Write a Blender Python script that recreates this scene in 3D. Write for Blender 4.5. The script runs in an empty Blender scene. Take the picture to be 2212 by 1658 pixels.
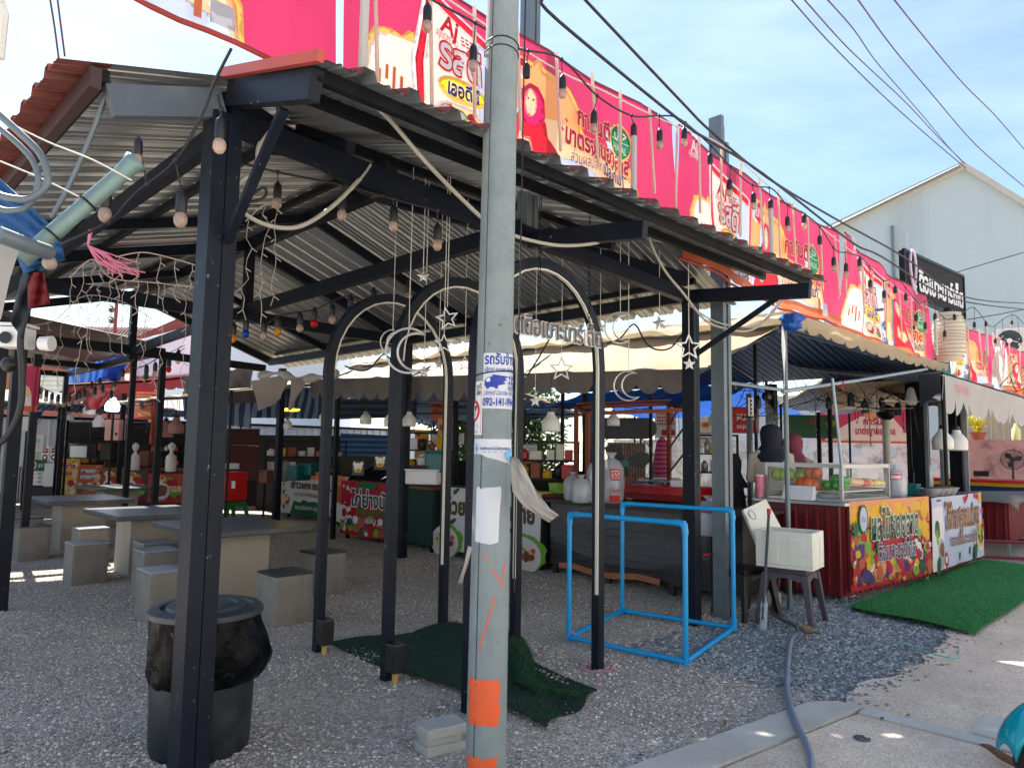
import bpy, bmesh, math, random
from mathutils import Vector as Vec, Matrix
from mathutils.geometry import tessellate_polygon
random.seed(7)
SC=bpy.context.scene; COL=SC.collection
R=math.radians; pi=math.pi
# ------------------------------------------------------------------ camera
F_PX=1545.; CAMZ=1.6; PITCH=R(5.2); ROLL=R(0.9); CXP,CYP=1106.,829.
yaw=R(45)
fw=Vec((math.cos(yaw)*math.cos(PITCH),math.sin(yaw)*math.cos(PITCH),math.sin(PITCH)))
rt0=Vec((math.sin(yaw),-math.cos(yaw),0)); up0=rt0.cross(fw)
rt=rt0*math.cos(ROLL)+up0*math.sin(ROLL); up=rt.cross(fw)
CAM=Vec((0,0,CAMZ))
def ray(x,y): return fw+rt*((x-CXP)/F_PX)-up*((y-CYP)/F_PX)
def G(x,y,z=0.):
    d=ray(x,y); return CAM+d*((z-CAMZ)/d.z)
def D(x,y,t): return CAM+ray(x,y)*t
def PX(x,y,X):
    d=ray(x,y); return CAM+d*(X/d.x)
def PY(x,y,Y):
    d=ray(x,y); return CAM+d*(Y/d.y)
cd=bpy.data.cameras.new('camera'); co=bpy.data.objects.new('camera',cd); COL.objects.link(co)
m=Matrix((rt,up,-fw)).transposed().to_4x4(); m.translation=CAM; co.matrix_world=m
cd.sensor_width=36; cd.lens=F_PX/2212*36; cd.clip_end=900; cd.clip_start=.02; SC.camera=co
# ------------------------------------------------------------------ materials
def lin(c):
    c=c/255.; return c/12.92 if c<=.04045 else ((c+.055)/1.055)**2.4
def rgb(r,g,b): return (lin(r),lin(g),lin(b))
MATS={}
def M(name,col,rough=.6,metal=0.,var=.12,scale=6.,bump=0.,bscale=60.,transl=0.,alpha=1.,emit=0.,spec=.5,transm=0.,dirt=0.,dirtcol=(.12,.10,.08),stripe=None,detail=3,speck=None,vstain=None):
    mt=bpy.data.materials.new(name); mt.use_nodes=True; nt=mt.node_tree; N=nt.nodes; L=nt.links
    b=N['Principled BSDF']; out=N['Material Output']
    tc=N.new('ShaderNodeTexCoord')
    c4=(*col,1)
    src=None
    if var>0 or dirt>0 or stripe:
        nz=N.new('ShaderNodeTexNoise'); nz.inputs['Scale'].default_value=scale; nz.inputs['Detail'].default_value=detail
        L.new(tc.outputs['Object'],nz.inputs['Vector'])
        hs=N.new('ShaderNodeMix'); hs.data_type='RGBA'; hs.inputs['A'].default_value=tuple(max(0,v*(1-var)) for v in col)+(1,); hs.inputs['B'].default_value=tuple(min(1,v*(1+var)) for v in col)+(1,)
        L.new(nz.outputs['Fac'],hs.inputs['Factor']); src=hs.outputs['Result']
        if stripe:   # (axis, period, colour, duty)
            sp=N.new('ShaderNodeSeparateXYZ'); L.new(tc.outputs['Object'],sp.inputs[0])
            md=N.new('ShaderNodeMath'); md.operation='FRACT'; dv=N.new('ShaderNodeMath'); dv.operation='DIVIDE'; dv.inputs[1].default_value=stripe[1]
            L.new(sp.outputs['XYZ'.index(stripe[0])],dv.inputs[0]); L.new(dv.outputs[0],md.inputs[0])
            gt=N.new('ShaderNodeMath'); gt.operation='GREATER_THAN'; gt.inputs[1].default_value=stripe[3]; L.new(md.outputs[0],gt.inputs[0])
            mx=N.new('ShaderNodeMix'); mx.data_type='RGBA'; mx.inputs['B'].default_value=(*stripe[2],1)
            L.new(src,mx.inputs['A']); L.new(gt.outputs[0],mx.inputs['Factor']); src=mx.outputs['Result']
        if dirt>0:
            n2=N.new('ShaderNodeTexNoise'); n2.inputs['Scale'].default_value=scale*.45; n2.inputs['Detail'].default_value=6; n2.inputs['Roughness'].default_value=.7
            L.new(tc.outputs['Object'],n2.inputs['Vector'])
            rp=N.new('ShaderNodeMapRange'); rp.inputs['From Min'].default_value=.48; rp.inputs['From Max'].default_value=.72; rp.inputs['To Max'].default_value=dirt
            L.new(n2.outputs['Fac'],rp.inputs['Value'])
            mx=N.new('ShaderNodeMix'); mx.data_type='RGBA'; mx.inputs['B'].default_value=(*dirtcol,1)
            L.new(src,mx.inputs['A']); L.new(rp.outputs[0],mx.inputs['Factor']); src=mx.outputs['Result']
        for sk,sv in ((speck,(1,1,1)),(vstain,(1,1,.06))):
            if not sk: continue
            mpn=N.new('ShaderNodeMapping'); mpn.inputs['Scale'].default_value=sv; L.new(tc.outputs['Object'],mpn.inputs[0])
            n3=N.new('ShaderNodeTexNoise'); n3.inputs['Scale'].default_value=sk[0]; n3.inputs['Detail'].default_value=4; L.new(mpn.outputs[0],n3.inputs['Vector'])
            r3=N.new('ShaderNodeMapRange'); r3.inputs['From Min'].default_value=sk[1]; r3.inputs['From Max'].default_value=sk[1]+(.04 if sk is speck else .25); r3.inputs['To Max'].default_value=sk[3]
            L.new(n3.outputs['Fac'],r3.inputs['Value']); mx=N.new('ShaderNodeMix'); mx.data_type='RGBA'; mx.inputs['B'].default_value=(*sk[2],1)
            L.new(src,mx.inputs['A']); L.new(r3.outputs[0],mx.inputs['Factor']); src=mx.outputs['Result']
        L.new(src,b.inputs['Base Color'])
    else: b.inputs['Base Color'].default_value=c4
    b.inputs['Roughness'].default_value=rough; b.inputs['Metallic'].default_value=metal
    b.inputs['Specular IOR Level'].default_value=spec
    if transm>0: b.inputs['Transmission Weight'].default_value=transm; b.inputs['IOR'].default_value=1.2
    if alpha<1: b.inputs['Alpha'].default_value=alpha
    if emit>0: b.inputs['Emission Color'].default_value=c4; b.inputs['Emission Strength'].default_value=emit
    if bump>0:
        nb=N.new('ShaderNodeTexNoise'); nb.inputs['Scale'].default_value=bscale; nb.inputs['Detail'].default_value=4
        L.new(tc.outputs['Object'],nb.inputs['Vector'])
        bp=N.new('ShaderNodeBump'); bp.inputs['Strength'].default_value=bump; bp.inputs['Distance'].default_value=.02
        L.new(nb.outputs['Fac'],bp.inputs['Height']); L.new(bp.outputs[0],b.inputs['Normal'])
    if transl>0:
        tr=N.new('ShaderNodeBsdfTranslucent'); ms=N.new('ShaderNodeMixShader'); ms.inputs[0].default_value=transl
        if src: L.new(src,tr.inputs[0])
        else: tr.inputs[0].default_value=c4
        L.new(b.outputs[0],ms.inputs[1]); L.new(tr.outputs[0],ms.inputs[2]); L.new(ms.outputs[0],out.inputs['Surface'])
    MATS[name]=mt; return mt
black_steel=M('black_steel',rgb(19,25,36),.46,.0,.2,5,.05,90,dirt=.12,dirtcol=rgb(70,74,82),spec=.18,speck=(26,.69,rgb(120,122,126),.7))
dark_steel=M('dark_steel',rgb(16,19,25),.45,0,.2,4,dirt=.2,dirtcol=rgb(60,56,52),spec=.2)
galv=M('galv',rgb(150,160,165),.45,.6,.12,9,.03,40,dirt=.3,dirtcol=rgb(90,95,95))
galv_sheet=M('galv_sheet',rgb(160,164,166),.34,.68,.05,2,0,14,dirt=.14,dirtcol=rgb(120,112,104))
roof_brown=M('roof_brown',rgb(120,62,52),.5,.1,.15,3,dirt=.3,dirtcol=rgb(90,70,65))
concrete=M('concrete',rgb(150,148,144),.9,0,.14,5,.35,70,dirt=.45,dirtcol=rgb(105,100,92),detail=8)
concrete_lt=M('concrete_lt',rgb(178,176,170),.9,0,.15,6,.35,80,dirt=.4,dirtcol=rgb(125,120,112),detail=8)
pole_con=M('pole_con',rgb(136,146,146),.8,0,.14,3,.25,90,dirt=.7,dirtcol=rgb(100,110,112),detail=9,speck=(30,.70,rgb(58,60,60),.7),vstain=(16,.55,rgb(96,104,104),.5))
slab_con=M('slab_con',rgb(134,129,121),.9,0,.25,4,.35,60,dirt=.8,dirtcol=rgb(92,80,66),detail=9,speck=(34,.70,rgb(60,54,48),.8),vstain=(7,.52,rgb(92,86,80),.6))
slab_top=M('slab_top',rgb(66,70,76),.32,0,.25,5,.08,60,dirt=.5,dirtcol=rgb(120,120,118),speck=(22,.70,rgb(150,148,144),.7))
orange=M('orange',rgb(240,98,48),.6,0,.12,9,.1,60,dirt=.45,dirtcol=rgb(196,124,98),speck=(34,.665,rgb(128,136,136),.9))
paper=M('paper',rgb(225,226,230),.7,0,.05,10,.05,40,transl=.15,dirt=.15,dirtcol=rgb(180,180,180))
paper_old=M('paper_old',rgb(190,182,174),.8,0,.08,12,.15,60,transl=.2,dirt=.3,dirtcol=rgb(165,160,155))
white=M('white',rgb(228,228,228),.5,0,.04,6)
offwhite=M('offwhite',rgb(214,210,200),.6,0,.08,6,dirt=.25,dirtcol=rgb(160,150,135))
blackp=M('blackp',rgb(22,22,25),.4,0,.1,8)
blackcable=M('blackcable',rgb(24,24,28),.5,0,.1,8)
rubber=M('rubber',rgb(26,26,27),.85,0,.2,20,.2,120)
can_green=M('can_green',rgb(24,32,37),.5,0,.2,8,.08,50,dirt=.35,dirtcol=rgb(85,90,90))
bag_black=M('bag_black',rgb(6,7,9),.34,0,.2,8,.6,16,spec=.12)
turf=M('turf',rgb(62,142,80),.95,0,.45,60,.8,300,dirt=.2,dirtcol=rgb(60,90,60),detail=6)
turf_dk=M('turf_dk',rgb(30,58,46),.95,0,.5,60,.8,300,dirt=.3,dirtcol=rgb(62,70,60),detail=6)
pvc_blue=M('pvc_blue',rgb(10,158,222),.3,0,.08,4,dirt=.35,dirtcol=rgb(60,130,165),speck=(40,.69,rgb(150,190,205),.6))
gold=M('gold',rgb(225,178,85),.6,0,.05,6,transl=.2)
led_white=M('led_white',rgb(205,200,185),.5,0,.05,8)
glassb=M('glassb',rgb(215,205,190),.08,0,.03,6,alpha=.55,spec=.8)
bulb_w=M('bulb_w',rgb(190,165,148),.06,0,.3,30,transl=.2,spec=.9,alpha=.62)
bulb_r=M('bulb_r',rgb(200,30,25),.15,0,.05,20,transl=.5); bulb_g=M('bulb_g',rgb(15,120,60),.15,0,.05,20,transl=.5)
bulb_b=M('bulb_b',rgb(25,75,190),.15,0,.05,20,transl=.5); bulb_y=M('bulb_y',rgb(220,160,40),.15,0,.05,20,transl=.5)
tubew=M('tubew',rgb(205,203,196),.3,0,.05,20,transl=.35)
silver=M('silver',rgb(205,203,200),.35,.5,.08,20,.1,60)
pink=M('pink',rgb(192,48,94),.5,0,.14,2,.3,5,transl=.26,dirt=.25,dirtcol=rgb(170,62,98))
pinkd=M('pinkd',rgb(150,18,60),.45,0,.08,2,transl=.4)
cream=M('cream',rgb(238,200,158),.5,0,.06,2,transl=.2)
cream_lt=M('cream_lt',rgb(236,216,204),.5,0,.06,2,transl=.2)
b_or=M('b_or',rgb(235,155,98),.5,0,.06,2,transl=.24)
b_white=M('b_white',rgb(226,222,226),.5,0,.04,2,transl=.18)
b_blue=M('b_blue',rgb(186,198,226),.5,0,.1,2,transl=.2)
b_navy=M('b_navy',rgb(45,45,110),.5,0,.05,2,transl=.3)
b_red=M('b_red',rgb(205,25,45),.5,0,.05,2,transl=.4)
b_mag=M('b_mag',rgb(200,25,90),.5,0,.05,2,transl=.4)
b_pur=M('b_pur',rgb(90,50,130),.5,0,.05,2,transl=.4)
b_green=M('b_green',rgb(20,110,70),.5,0,.05,2,transl=.4)
b_lime=M('b_lime',rgb(130,180,50),.5,0,.15,20,transl=.3)
b_yel=M('b_yel',rgb(245,200,40),.5,0,.08,6,transl=.4)
b_brown=M('b_brown',rgb(120,70,35),.5,0,.1,9,transl=.2)
b_skin=M('b_skin',rgb(225,170,140),.5,0,.05,4,transl=.4)
b_blk=M('b_blk',rgb(30,30,32),.5,0,.05,4)
b_grey=M('b_grey',rgb(170,170,175),.5,0,.08,9,transl=.2)
b_terra=M('b_terra',rgb(205,110,70),.5,0,.08,6,transl=.4)
tarp_beige=M('tarp_beige',rgb(176,158,128),.7,0,.09,2,.15,5,transl=.3,dirt=.4,dirtcol=rgb(150,136,112))
tarp_grey=M('tarp_grey',rgb(140,136,130),.7,0,.1,3,.15,8,transl=.25,dirt=.4,dirtcol=rgb(104,98,92))
tarp_white=M('tarp_white',rgb(204,202,200),.6,0,.06,3,.15,8,transl=.4,dirt=.3,dirtcol=rgb(188,182,178))
tarp_blue=M('tarp_blue',rgb(34,96,190),.5,0,.15,3,.2,8,transl=.3)
liner=M('liner',rgb(44,66,104),.7,0,.15,3,.15,8,transl=.05,stripe=('Y',.13,rgb(98,122,158),.55))
liner2=M('liner2',rgb(44,66,104),.7,0,.15,3,.15,8,transl=.05,stripe=('X',.16,rgb(120,140,170),.55))
awn_red=M('awn_red',rgb(178,84,86),.7,0,.12,4,.1,8,transl=.35,dirt=.25,dirtcol=rgb(120,60,58))
maroon=M('maroon',rgb(112,24,32),.4,.1,.12,4,dirt=.25,dirtcol=rgb(90,50,48))
maroon_dk=M('maroon_dk',rgb(66,18,24),.5,0,.15,5)
wood_dk=M('wood_dk',rgb(50,46,46),.6,0,.35,3,.3,30,dirt=.4,dirtcol=rgb(36,33,33),detail=8)
wood_br=M('wood_br',rgb(112,68,46),.6,0,.25,5,.15,40)
red_pl=M('red_pl',rgb(190,25,32),.35,0,.08,6)
green_pl=M('green_pl',rgb(25,120,60),.4,0,.08,6)
teal_pl=M('teal_pl',rgb(10,95,95),.35,0,.08,6)
teal_car=M('teal_car',rgb(0,150,165),.12,.1,.03,3)
film=M('film',rgb(190,195,200),.12,0,.1,9,.6,14,alpha=.10,spec=.9)
bagclear=M('bagclear',rgb(205,208,215),.2,0,.15,12,.5,22,alpha=.62,spec=.8)
glass=M('glass',rgb(200,225,220),.03,0,0,1,alpha=.05,spec=.4)
alu=M('alu',rgb(170,172,175),.35,.7,.06,8)
foam=M('foam',rgb(232,229,214),.85,0,.04,12,.15,150,dirt=.3,dirtcol=rgb(190,184,164),speck=(24,.71,rgb(120,112,98),.6))
stool_pl=M('stool_pl',rgb(74,64,72),.4,0,.08,6)
hosem=M('hosem',rgb(134,146,162),.35,0,.08,10,transl=.1)
wall_blue=M('wall_blue',rgb(172,184,187),.85,0,.06,.4,dirt=.3,dirtcol=rgb(158,168,172),vstain=(.9,.52,rgb(140,148,150),.55))
trim_grey=M('trim_grey',rgb(176,172,160),.6,0,.1,2)
wall_old=M('wall_old',rgb(200,200,196),.9,0,.15,5,.1,20,dirt=.95,dirtcol=rgb(78,74,72),detail=9)
wall_pink=M('wall_pink',rgb(196,150,146),.9,0,.25,5,.1,20,dirt=1,dirtcol=rgb(92,66,68),detail=9)
fence_be=M('fence_be',rgb(176,170,150),.5,.1,.06,3)
fence_wh=M('fence_wh',rgb(220,224,228),.5,.05,.06,3)
clay=M('clay',rgb(150,85,65),.8,0,.2,5,dirt=.3,dirtcol=rgb(100,70,60))
tile_red=M('tile_red',rgb(100,58,52),.8,0,.25,5,.2,20,dirt=.4,dirtcol=rgb(82,58,54))
skin=M('skin',rgb(190,135,105),.55,0,.06,9)
cl_navy=M('cl_navy',rgb(24,26,44),.85,0,.12,9,.2,60)
cl_mar=M('cl_mar',rgb(118,50,62),.85,0,.12,9,.2,60)
cl_beige=M('cl_beige',rgb(205,190,172),.85,0,.08,9,.2,60)
cl_grey=M('cl_grey',rgb(150,132,124),.85,0,.08,9,.2,60)
cl_black=M('cl_black',rgb(20,20,24),.85,0,.1,9,.2,60)
leafm=M('leafm',rgb(60,98,38),.7,0,.45,3,transl=.3)
yleaf=M('yleaf',rgb(195,185,50),.6,0,.2,9,transl=.3)
bark=M('bark',rgb(95,80,65),.9,0,.2,9,.4,30)
birdm=M('birdm',rgb(112,96,76),.8,0,.35,40,.2,90)
pinkrib=M('pinkrib',rgb(240,150,180),.5,0,.05,9,transl=.3)
redtape=M('redtape',rgb(200,30,40),.5,0,.05,9)
lampon=M('lampon',rgb(225,240,255),.4,0,0,1,emit=5)
lampy=M('lampy',rgb(255,215,40),.4,0,0,1,emit=3)
fruit_g=M('fruit_g',rgb(150,170,60),.4,0,.2,14); fruit_o=M('fruit_o',rgb(205,100,50),.4,0,.2,14); fruit_v=M('fruit_v',rgb(60,140,45),.5,0,.3,20)
fruit_p=M('fruit_p',rgb(225,175,130),.5,0,.15,14); fruit_y=M('fruit_y',rgb(225,195,110),.5,0,.15,14); fruit_r=M('fruit_r',rgb(205,80,65),.5,0,.15,14)
# ------------------------------------------------------------------ mesh builder
class MB:
    def __init__(s): s.v=[];s.f=[];s.mi=[];s.mats=[];s.cm=None
    def mat(s,m):
        if m not in s.mats: s.mats.append(m)
        s.cm=s.mats.index(m); return s
    def add(s,vs,fs):
        o=len(s.v); s.v+= [tuple(v) for v in vs]
        c=s.cm or 0
        for f in fs: s.f.append(tuple(i+o for i in f)); s.mi.append(c)
        return s
    def box(s,c,d,rz=0,ax=None):
        x,y,z=d[0]/2,d[1]/2,d[2]/2
        vs=[Vec((a*x,b*y,e*z)) for a in(-1,1) for b in(-1,1) for e in(-1,1)]
        mt=ax if ax is not None else Matrix.Rotation(rz,3,'Z')
        vs=[mt@v+Vec(c) for v in vs]
        return s.add(vs,[(0,1,3,2),(4,6,7,5),(0,4,5,1),(2,3,7,6),(0,2,6,4),(1,5,7,3)])
    def b2(s,a,b): # axis box from corner to corner
        a=Vec(a);b=Vec(b); return s.box((a+b)/2,[abs(q) for q in (b-a)])
    def bar(s,p,q,w,h,upv=(0,0,1)):
        p=Vec(p);q=Vec(q);d=(q-p);l=d.length;d/=l
        u=Vec(upv)
        if abs(d.dot(u))>.98:u=Vec((0,1,0))
        sx=d.cross(u).normalized(); uu=sx.cross(d)
        mt=Matrix((d,sx,uu)).transposed()
        return s.box((p+q)/2,(l,w,h),ax=mt)
    def tube(s,pts,r,n=8,cap=True,closed=False):
        pts=[Vec(p) for p in pts]; N=len(pts)
        rs=r if isinstance(r,(list,tuple)) else [r]*N
        vs=[];prev=None
        for i,p in enumerate(pts):
            if closed: t=(pts[(i+1)%N]-pts[i-1])
            else: t=(pts[min(i+1,N-1)]-pts[max(i-1,0)])
            if t.length<1e-9:t=Vec((0,0,1))
            t.normalize()
            if prev is None:
                a=Vec((0,0,1)) if abs(t.z)<.9 else Vec((1,0,0))
                nx=t.cross(a).normalized()
            else:
                nx=prev-t*prev.dot(t)
                if nx.length<1e-6:nx=t.orthogonal()
                nx.normalize()
            prev=nx;ny=t.cross(nx)
            for k in range(n):
                a=2*pi*k/n; vs.append(p+(nx*math.cos(a)+ny*math.sin(a))*rs[i])
        fs=[]
        for i in range(N if closed else N-1):
            j=(i+1)%N
            for k in range(n):
                k2=(k+1)%n; fs.append((i*n+k,i*n+k2,j*n+k2,j*n+k))
        if cap and not closed:
            fs.append(tuple(range(n))[::-1]); fs.append(tuple(range((N-1)*n,N*n)))
        return s.add(vs,fs)
    def lathe(s,prof,c=(0,0,0),n=24,sx=1,sy=1,wob=None,cap=True):
        vs=[];c=Vec(c)
        for i,(r,z) in enumerate(prof):
            for k in range(n):
                a=2*pi*k/n; rr=r*(wob(a,i,z) if wob else 1)
                vs.append(c+Vec((rr*math.cos(a)*sx,rr*math.sin(a)*sy,z)))
        fs=[(i*n+k,i*n+(k+1)%n,(i+1)*n+(k+1)%n,(i+1)*n+k) for i in range(len(prof)-1) for k in range(n)]
        if cap:
            fs.append(tuple(range(n))[::-1]); fs.append(tuple(range((len(prof)-1)*n,len(prof)*n)))
        return s.add(vs,fs)
    def ball(s,c,r,n=10,sc=(1,1,1)):
        p=[(max(1e-4,math.sin(pi*i/n)),-math.cos(pi*i/n)) for i in range(n+1)]
        c=Vec(c); vs=[];m=n+2
        for (rr,z) in p:
            for k in range(m):
                a=2*pi*k/m; vs.append(c+Vec((rr*math.cos(a)*r*sc[0],rr*math.sin(a)*r*sc[1],z*r*sc[2])))
        fs=[(i*m+k,i*m+(k+1)%m,(i+1)*m+(k+1)%m,(i+1)*m+k) for i in range(n) for k in range(m)]
        return s.add(vs,fs)
    def grid(s,f,nu,nv):
        vs=[Vec(f(i/nu,j/nv)) for j in range(nv+1) for i in range(nu+1)]
        fs=[(j*(nu+1)+i,j*(nu+1)+i+1,(j+1)*(nu+1)+i+1,(j+1)*(nu+1)+i) for j in range(nv) for i in range(nu)]
        return s.add(vs,fs)
    def prism(s,pts,ext):  # planar polygon (3d pts) extruded by vector
        ext=Vec(ext); n=len(pts); P=[Vec(p) for p in pts]
        tr=tessellate_polygon([P])
        vs=P+[p+ext for p in P]
        fs=[tuple(t) for t in tr]+[tuple(i+n for i in reversed(t)) for t in tr]+[(i,(i+1)%n,(i+1)%n+n,i+n) for i in range(n)]
        return s.add(vs,fs)
    def build(s,name,mat=None,parent=None,smooth=False,bevel=0,label=None,cat=None,group=None,kind=None,solid=0,sub=0,remesh=0):
        me=bpy.data.meshes.new(name)
        vs=s.v
        if parent is not None:
            l=WL(parent); vs=[(v[0]-l.x,v[1]-l.y,v[2]-l.z) for v in vs]
        me.from_pydata(vs,[],s.f)
        if s.mats:
            for m_ in s.mats: me.materials.append(m_)
            me.polygons.foreach_set('material_index',s.mi)
        else: me.materials.append(mat)
        me.update()
        bm=bmesh.new(); bm.from_mesh(me); bmesh.ops.recalc_face_normals(bm,faces=bm.faces)
        if bevel: bmesh.ops.bevel(bm,geom=[e for e in bm.edges if len(e.link_faces)==2 and e.calc_face_angle(0)>.5],offset=bevel,segments=2,affect='EDGES',profile=.6)
        bm.to_mesh(me); bm.free()
        if smooth: me.polygons.foreach_set('use_smooth',[True]*len(me.polygons))
        o=bpy.data.objects.new(name,me); COL.objects.link(o)
        if smooth and smooth!='all':
            try: me.set_sharp_from_angle(angle=R(40))
            except Exception: pass
        if solid:
            q=o.modifiers.new('s','SOLIDIFY'); q.thickness=solid
        if remesh:
            q=o.modifiers.new('r','REMESH'); q.mode='VOXEL'; q.voxel_size=remesh; q.use_smooth_shade=True
            q=o.modifiers.new('m','SMOOTH'); q.iterations=3
        if sub:
            q=o.modifiers.new('u','SUBSURF'); q.levels=q.render_levels=sub
        if parent is not None:
            o.parent=parent; KIDS.setdefault(parent.name,[]).append(o)
        if label: tag(o,label,cat,group)
        if kind: o['kind']=kind
        return o
def WL(o):
    l=Vec(o.location)
    while o.parent: o=o.parent; l+=Vec(o.location)
    return l
def tag(o,label,cat,group=None):
    o['label']=label
    if cat:o['category']=cat
    if group:o['group']=group
    return o
def T(name,label,cat,loc=(0,0,0),group=None):
    o=bpy.data.objects.new(name,None); COL.objects.link(o); o.location=loc; o.empty_display_size=.1
    return tag(o,label,cat,group)
KIDS={}
def dup(root,loc,rz=0,label=None,group=None,sc=None,swap=None):
    def kids(o): return KIDS.get(o.name,[])
    def cp(o,par):
        c=o.copy(); COL.objects.link(c)
        if par is not None:
            c.parent=par; KIDS.setdefault(par.name,[]).append(c)
        for k in kids(o): cp(k,c)
        return c
    r=cp(root,None); r.location=loc; r.rotation_euler=(0,0,rz)
    if sc:r.scale=sc if isinstance(sc,tuple) else (sc,)*3
    if label:r['label']=label
    if group:r['group']=group
    return r
# ------------------------------------------------------------------ 2-D art on surfaces
GC={}
def glyphs(s,bold):
    k=(s,bold)
    if k in GC:return GC[k]
    c=bpy.data.curves.new('t','FONT'); c.body=s; c.size=1; c.offset=bold; c.resolution_u=3
    o=bpy.data.objects.new('t',c); COL.objects.link(o); bpy.context.view_layer.update()
    me=o.to_mesh(); vs=[(v.co.x,v.co.y) for v in me.vertices]; fs=[tuple(p.vertices) for p in me.polygons]
    o.to_mesh_clear(); bpy.data.objects.remove(o); bpy.data.curves.remove(c)
    x0=min([v[0] for v in vs] or [0]);x1=max([v[0] for v in vs] or [1])
    GC[k]=(vs,fs,x0,x1); return GC[k]
class Art:
    def __init__(s): s.L=[]  # (pts, faces, mat)
        
    def poly(s,pts,mat):
        P=[Vec((p[0],p[1],0)) for p in pts]
        s.L.append(([(p.x,p.y) for p in P],[tuple(t) for t in tessellate_polygon([P])],mat)); return s
    def rect(s,x0,y0,x1,y1,mat,sk=0): return s.poly([(x0,y0),(x1,y0),(x1+sk,y1),(x0+sk,y1)],mat)
    def ell(s,cx,cy,rx,ry,mat,n=20,wob=0,seed=1):
        rr=random.Random(seed)
        w=[1+wob*(rr.random()-.5) for _ in range(n)]
        return s.poly([(cx+rx*math.cos(2*pi*k/n)*w[k],cy+ry*math.sin(2*pi*k/n)*w[k]) for k in range(n)],mat)
    def star(s,cx,cy,r,mat,n=4,ri=.3):
        return s.poly([(cx+(r if k%2==0 else r*ri)*math.sin(pi*k/n),cy+(r if k%2==0 else r*ri)*math.cos(pi*k/n)) for k in range(2*n)],mat)
    def text(s,t,x,y,w,h,mat,bold=.015,slant=0,align='l',out=None,outw=.05,rot=0):
        # x,y baseline left; h = font size; w = total width or None
        layers=[(bold,mat)] if out is None else [(bold+outw,out),(bold,mat)]
        _,_,a0,a1=glyphs(t,bold)
        k=(w/(a1-a0)) if w else h
        if align=='c': x=x-(a1-a0)*k/2
        c_,s_=math.cos(rot),math.sin(rot)
        for bo,mm in layers:
            vs,fs,_,_=glyphs(t,bo)
            q=[]
            for (a,b) in vs:
                X=(a-a0)*k+slant*b*h; Y=b*h
                q.append((x+X*c_-Y*s_,y+X*s_+Y*c_))
            s.L.append((q,fs,mm))
        return s
    def lines(s,x0,y0,x1,n,dy,mat,th=.01,seed=3):
        rr=random.Random(seed)
        for i in range(n):
            x=x0
            while x<x1:
                l=rr.uniform(.03,.12)*max(.3,(x1-x0)); s.rect(x,y0-i*dy,min(x1,x+l),y0-i*dy+th,mat); x+=l+.012
        return s
    def food(s,x0,y0,x1,y1,n,mats,rmin,rmax,seed=5):
        rr=random.Random(seed)
        for i in range(n):
            r=rr.uniform(rmin,rmax); s.ell(rr.uniform(x0+r,x1-r),rr.uniform(y0+r,y1-r),r,r*rr.uniform(.7,1.1),rr.choice(mats),12,.25,i)
        return s
    def put(s,mb,f,hmax=.2,off=.0016,cull=False):
        # f(u,v,d)->3d
        off=min(off,(.05 if cull else .025)/max(1,len(s.L)))
        big=[]
        if cull:
            for li,(pts,fs,mat) in enumerate(s.L):
                ar=abs(sum(pts[k-1][0]*pts[k][1]-pts[k][0]*pts[k-1][1] for k in range(len(pts))))/2
                if ar>.012 and len(fs)==len(pts)-2: big.append((li,pts,min(p[0] for p in pts),max(p[0] for p in pts),min(p[1] for p in pts),max(p[1] for p in pts)))
        def inside(q,P):
            c=False
            for k in range(len(P)):
                (x0,y0),(x1,y1)=P[k-1],P[k]
                if (y0>q[1])!=(y1>q[1]) and q[0]<(x1-x0)*(q[1]-y0)/(y1-y0)+x0: c=not c
            return c
        for li,(pts,fs,mat) in enumerate(s.L):
            d=off*(li+1)
            hm=hmax
            if cull and any(b[0]==li for b in big): hm=min(hmax,.07)
            pts=list(pts); fs=[list(t) for t in fs]
            tri=[]
            for t in fs:
                for k in range(1,len(t)-1): tri.append((t[0],t[k],t[k+1]))
            todo=tri; done=[]; cache={}
            it=0
            while todo and it<40000:
                it+=1
                a,b,c=todo.pop()
                e=[(a,b,c),(b,c,a),(c,a,b)]
                ln=[(pts[i][0]-pts[j][0])**2+(pts[i][1]-pts[j][1])**2 for i,j,_ in e]
                m_=max(ln)
                if m_<=hm*hm: done.append((a,b,c)); continue
                i,j,k=e[ln.index(m_)]
                key=(min(i,j),max(i,j))
                if key not in cache:
                    cache[key]=len(pts); pts.append(((pts[i][0]+pts[j][0])/2,(pts[i][1]+pts[j][1])/2))
                mm=cache[key]; todo+= [(i,mm,k),(mm,j,k)]
            if cull:
                keep=[]
                for t in done:
                    q=[pts[k] for k in t]; hid=False
                    for (lj,P,xa,xb,ya,yb) in big:
                        if lj<=li: continue
                        if any(p[0]<xa or p[0]>xb or p[1]<ya or p[1]>yb for p in q): continue
                        if all(inside(p,P) for p in q): hid=True; break
                    if not hid: keep.append(t)
                done=keep
            mb.mat(mat); mb.add([f(u,v,d) for u,v in pts],done)
        return mb
# ------------------------------------------------------------------ world & sun
w=bpy.data.worlds.new('World'); SC.world=w; w.use_nodes=True; nt=w.node_tree; N=nt.nodes; L=nt.links
bg=N['Background']; sky=N.new('ShaderNodeTexSky'); sky.sky_type='NISHITA'; sky.sun_disc=False
SUN_AZ=R(82); SUN_EL=R(52)      # azimuth measured from +X towards +Y
sd=Vec((math.cos(SUN_AZ)*math.cos(SUN_EL),math.sin(SUN_AZ)*math.cos(SUN_EL),math.sin(SUN_EL)))
sky.sun_elevation=SUN_EL; sky.sun_rotation=R(90)-SUN_AZ
sky.air_density=1.15; sky.dust_density=.5; sky.ozone_density=2.6
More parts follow.
